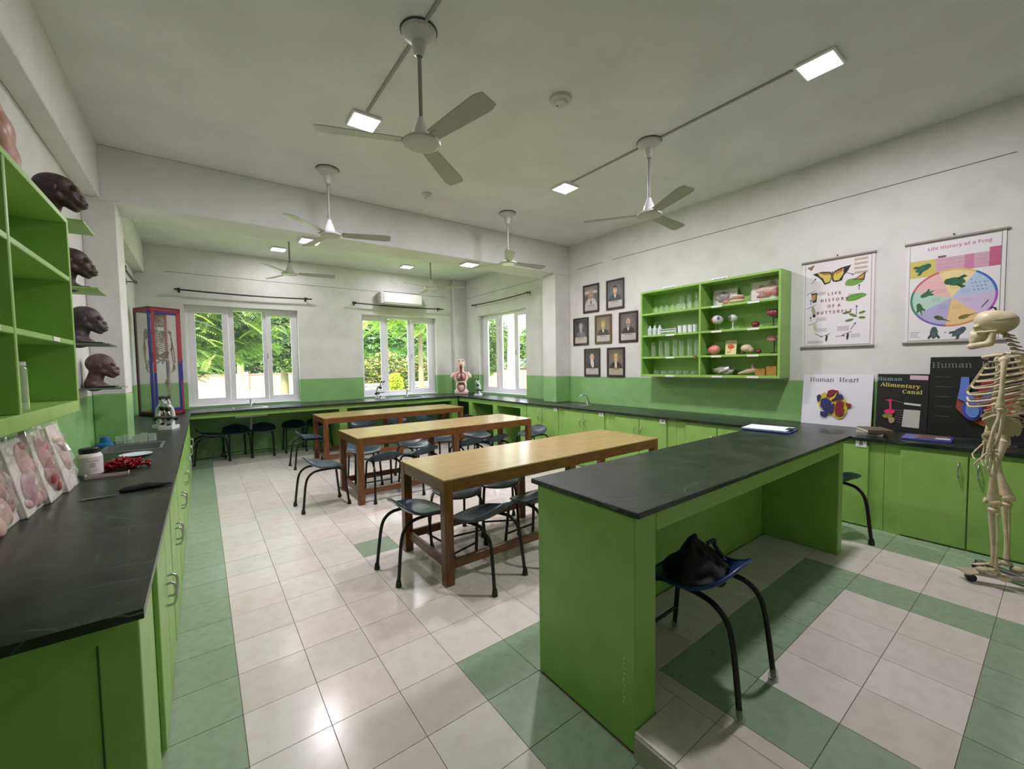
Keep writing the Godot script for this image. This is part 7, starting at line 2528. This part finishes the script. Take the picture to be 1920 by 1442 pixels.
func garden() -> void:
	var grass := tri_world(mat("lawn", Color.WHITE, 0.9), 0.5)
	grass.albedo_texture = noise_tex(0.03, [c8(120, 158, 60), c8(146, 180, 84), c8(162, 194, 98)], [0.0, 0.5, 1.0], 512, 81)
	var st := ST()
	mm(st, Vector3(-40, -0.5, -60), Vector3(60, -0.1, ZB - 0.27))
	mm(st, Vector3(XR + 0.27, -0.5, ZB - 0.27), Vector3(60, -0.1, 30))
	tag(obj("lawn", st, grass), "bright green lawn outside the windows", "lawn", "", "structure")
	st = ST()
	mm(st, Vector3(-20, -0.1, -24.5), Vector3(2.2, -0.085, -21.5), 0.004)
	tag(obj("path", st, mat("path_cream", c8(206, 196, 160), 0.9)), "cream path across the lawn outside the left window", "path", "", "structure")
	# garden wall with pale piers
	st = ST()
	mm(st, Vector3(-45, -0.1, -35.3), Vector3(60, 1.05, -35.0), 0.01)
	var gw := obj("garden_wall", st, mat("wall_pink", c8(168, 112, 108), 0.85))
	tag(gw, "low red garden wall seen through the far windows", "garden wall", "", "structure")
	st = ST()
	mm(st, Vector3(-45, 1.05, -35.36), Vector3(60, 1.12, -34.94), 0.01)
	obj("coping", st, mat("coping_red", c8(156, 98, 92), 0.85), gw)
	for x in [-9.0, -3.0, 2.5, 8.0, 14.0, 20.0]:
		st = ST()
		mm(st, Vector3(x - 0.3, -0.1, -35.0), Vector3(x + 0.3, 1.25, -34.8), 0.01)
		obj("pier", st, mat("pier_pale", c8(214, 206, 202), 0.8), gw)
	st = ST()
	mm(st, Vector3(17.0, -0.1, -34.9), Vector3(17.3, 1.15, 25), 0.01)
	tag(obj("garden_wall", st, mat("wall_pink", Color.WHITE)), "red garden wall seen through the side window", "garden wall", "", "structure")
	var bark := mat("bark_grey", c8(116, 104, 86), 0.9)
	var white := mat("bark_whitewashed", c8(226, 214, 206), 0.85)
	var fr := frond()
	var lt := leaf_tuft()
	var lime := [c8(158, 184, 84), c8(136, 166, 78), c8(118, 148, 76), c8(174, 194, 104)]
	var mid := [c8(108, 132, 84), c8(126, 150, 98), c8(92, 116, 76), c8(144, 164, 108)]
	var deep := [c8(76, 96, 66), c8(90, 110, 74), c8(62, 82, 58)]
	tree("feathery-leaved tree close outside the left window, drooping bright fronds", Vector3(-0.6, -0.1, -9.6), 4.2, 0.12, bark, [[Vector3(0.2, 3.3, 0.4), Vector3(1.5, 1.0, 0.9)], [Vector3(1.6, 3.3, 0.3), Vector3(1.3, 0.9, 0.9)], [Vector3(0.1, 2.2, 0.4), Vector3(1.0, 0.8, 0.7)], [Vector3(1.2, 2.5, -0.3), Vector3(0.9, 0.6, 0.6)]], fr, 950, 0.7, 1.25, lime + mid + deep, 101)
	tree("dark tree behind the middle pane of the left window", Vector3(2.4, -0.1, -14.5), 3.0, 0.14, bark, [[Vector3(0, 3.3, 0), Vector3(1.9, 1.4, 1.2)], [Vector3(-1.8, 3.6, 0), Vector3(1.6, 1.3, 1.1)], [Vector3(0.6, 1.9, 0.3), Vector3(0.8, 0.5, 0.6)]], lt, 2600, 1.2, 2.2, deep + mid, 102)
	tree("tree with a whitewashed lower trunk before the red garden wall", Vector3(1.35, -0.1, -19.5), 3.2, 0.16, white, [[Vector3(0, 3.2, 0), Vector3(2.2, 1.4, 1.4)], [Vector3(2.0, 2.6, 0), Vector3(1.5, 1.0, 1.0)], [Vector3(-2.0, 3.0, 0), Vector3(1.6, 1.2, 1.2)]], lt, 2600, 1.3, 2.4, mid + [c8(150, 172, 120), c8(120, 148, 110)], 103)
	tree("blue-green young tree with a thin pale stem behind the right pane of the left window", Vector3(3.7, -0.1, -16.5), 2.4, 0.05, white, [[Vector3(0, 2.2, 0), Vector3(0.9, 0.8, 0.7)], [Vector3(0.4, 3.6, 0), Vector3(1.4, 1.0, 0.9)]], lt, 1500, 1.1, 1.8, [c8(112, 160, 140), c8(128, 170, 120), c8(150, 190, 110)], 104)
	tree("lime-green feathery tree above the right window, hanging fronds", Vector3(6.2, -0.1, -10.8), 3.8, 0.1, bark, [[Vector3(0, 3.4, 0), Vector3(1.6, 0.8, 0.9)], [Vector3(-1.3, 3.6, 0.2), Vector3(1.0, 0.7, 0.8)], [Vector3(1.4, 3.2, 0), Vector3(0.9, 0.8, 0.8)]], fr, 600, 0.8, 1.3, lime, 105)
	tree("pale green tall tree far behind the hedge outside the right window", Vector3(8.0, -0.1, -20.0), 3.4, 0.2, bark, [[Vector3(0, 3.8, 0), Vector3(2.6, 1.7, 1.4)], [Vector3(-2.4, 3.4, 0), Vector3(1.8, 1.6, 1.3)], [Vector3(2.8, 3.6, 0), Vector3(2.2, 1.6, 1.4)]], lt, 3600, 1.4, 2.6, [c8(140, 176, 128), c8(156, 190, 140), c8(120, 160, 108)], 106)
	for q in [[5.0, -15.0, "olive", 1.0], [6.7, -15.5, "olive orange-tipped", 1.25], [8.5, -16.0, "mid-green", 1.1], [10.4, -16.2, "dense", 1.2]]:
		tree("%s garden shrub in the hedge row outside the right window" % q[2], Vector3(q[0], -0.1, q[1]), 0.9, 0.05, bark, [[Vector3(0, 1.15, 0), Vector3(1.0, 0.9, 0.6) * q[3]], [Vector3(0.4, 0.6, 0.2), Vector3(0.7, 0.5, 0.5)]], lt, 1300, 0.9, 1.5, [c8(122, 142, 74), c8(150, 160, 84), c8(96, 116, 64), c8(176, 150, 96)], 110 + int(q[0]), Vector3.ZERO, "shrub")
	tree("small bright yellow-green bush below the middle pane of the right window", Vector3(4.55, -0.1, -9.2), 0.6, 0.03, bark, [[Vector3(0, 0.75, 0), Vector3(0.34, 0.45, 0.34)], [Vector3(0.05, 1.1, 0), Vector3(0.2, 0.3, 0.2)]], lt, 420, 0.6, 1.0, [c8(196, 204, 66), c8(170, 186, 60), c8(214, 214, 100)], 131, Vector3.ZERO, "shrub")
	tree("dense low dark tree row standing behind the red garden wall, left part", Vector3(-4.0, -0.1, -38.0), 2.5, 0.2, bark, [[Vector3(0, 2.6, 0), Vector3(4.5, 2.4, 1.2)], [Vector3(5.5, 2.8, 0), Vector3(4.0, 2.6, 1.2)], [Vector3(-5, 3, 0), Vector3(3.5, 2.6, 1.2)]], lt, 5200, 2.0, 3.6, mid + deep, 140)
	tree("dense tree standing behind the red garden wall, centre", Vector3(11.0, -0.1, -38.0), 2.8, 0.2, bark, [[Vector3(0, 2.9, 0), Vector3(5.0, 2.8, 1.2)], [Vector3(6.0, 3.2, 0), Vector3(4.5, 3.0, 1.2)], [Vector3(-4, 2.8, 0), Vector3(3.0, 2.6, 1.2)]], lt, 5200, 2.0, 3.6, mid + [c8(150, 184, 130)], 141)
	tree("dense tree standing behind the red garden wall, right part", Vector3(26.0, -0.1, -36.0), 2.8, 0.2, bark, [[Vector3(0, 2.9, 0), Vector3(5.0, 2.8, 2.2)], [Vector3(6.0, 3.2, 2), Vector3(4.5, 3.0, 2.2)]], lt, 3600, 2.0, 3.6, mid, 142)
	# white garden benches
	for q in [[5.6, -13.2, "left of the yellow bush"], [7.9, -13.6, "at the right edge of the right window"]]:
		var b := thing("garden_bench", "white slatted garden bench outside the right window, %s" % q[2], "bench", Vector3(q[0], -0.1, q[1]), 0.0, "white garden benches")
		for k in 3:
			st = ST()
			mm(st, Vector3(-0.8, 0.45, -0.2 + k * 0.14), Vector3(0.8, 0.48, -0.1 + k * 0.14), 0.004)
			obj("seat_slat", st, mat("bench_white", c8(232, 230, 226), 0.6), b)
			st = ST()
			mm(st, Vector3(-0.8, 0.58 + k * 0.14, -0.26), Vector3(0.8, 0.68 + k * 0.14, -0.23), 0.004)
			obj("back_slat", st, mat("bench_white", Color.WHITE), b)
		for x in [-0.7, 0.7]:
			st = ST()
			mm(st, Vector3(x - 0.03, 0, -0.23), Vector3(x + 0.03, 0.98, -0.17), 0.004)
			mm(st, Vector3(x - 0.03, 0, 0.14), Vector3(x + 0.03, 0.46, 0.2), 0.004)
			mm(st, Vector3(x - 0.03, 0.4, -0.2), Vector3(x + 0.03, 0.45, 0.2), 0.004)
			obj("leg_frame", st, mat("bench_white", Color.WHITE), b)
	# outside the side window
	tree("thick whitewashed tree trunk in the middle of the side window", Vector3(8.9, -0.1, -9.0), 5.5, 0.21, white, [[Vector3(0, 5.0, 0), Vector3(2.0, 1.2, 2.0)], [Vector3(-1.3, 4.2, 0.3), Vector3(0.9, 0.7, 1.0)]], lt, 1500, 1.1, 2.0, mid + lime, 121, Vector3(0.25, 0, -0.1))
	tree("grey-green tree left of the whitewashed trunk outside the side window", Vector3(11.0, -0.1, -14.5), 2.8, 0.12, bark, [[Vector3(0, 3.0, 0), Vector3(1.6, 1.6, 1.6)], [Vector3(0.2, 1.9, 0), Vector3(1.2, 0.9, 1.2)]], lt, 2200, 1.1, 1.9, mid + [c8(140, 164, 126)], 122)
	tree("leafy tree right of the whitewashed trunk outside the side window", Vector3(13.5, -0.1, -10.5), 2.8, 0.14, bark, [[Vector3(0, 3.2, 0), Vector3(2.2, 1.8, 2.2)], [Vector3(0.0, 2.0, 0.5), Vector3(1.6, 0.9, 1.6)]], lt, 2600, 1.2, 2.2, mid + [c8(150, 180, 130)], 123)
	tree("broad tree filling the far background of the garden", Vector3(-4.5, -0.1, -17.5), 3.2, 0.2, bark, [[Vector3(0, 3.6, 0), Vector3(3.0, 1.8, 1.4)], [Vector3(2.6, 3.9, 0), Vector3(2.0, 1.6, 1.2)]], lt, 3000, 1.4, 2.4, mid + deep, 124)
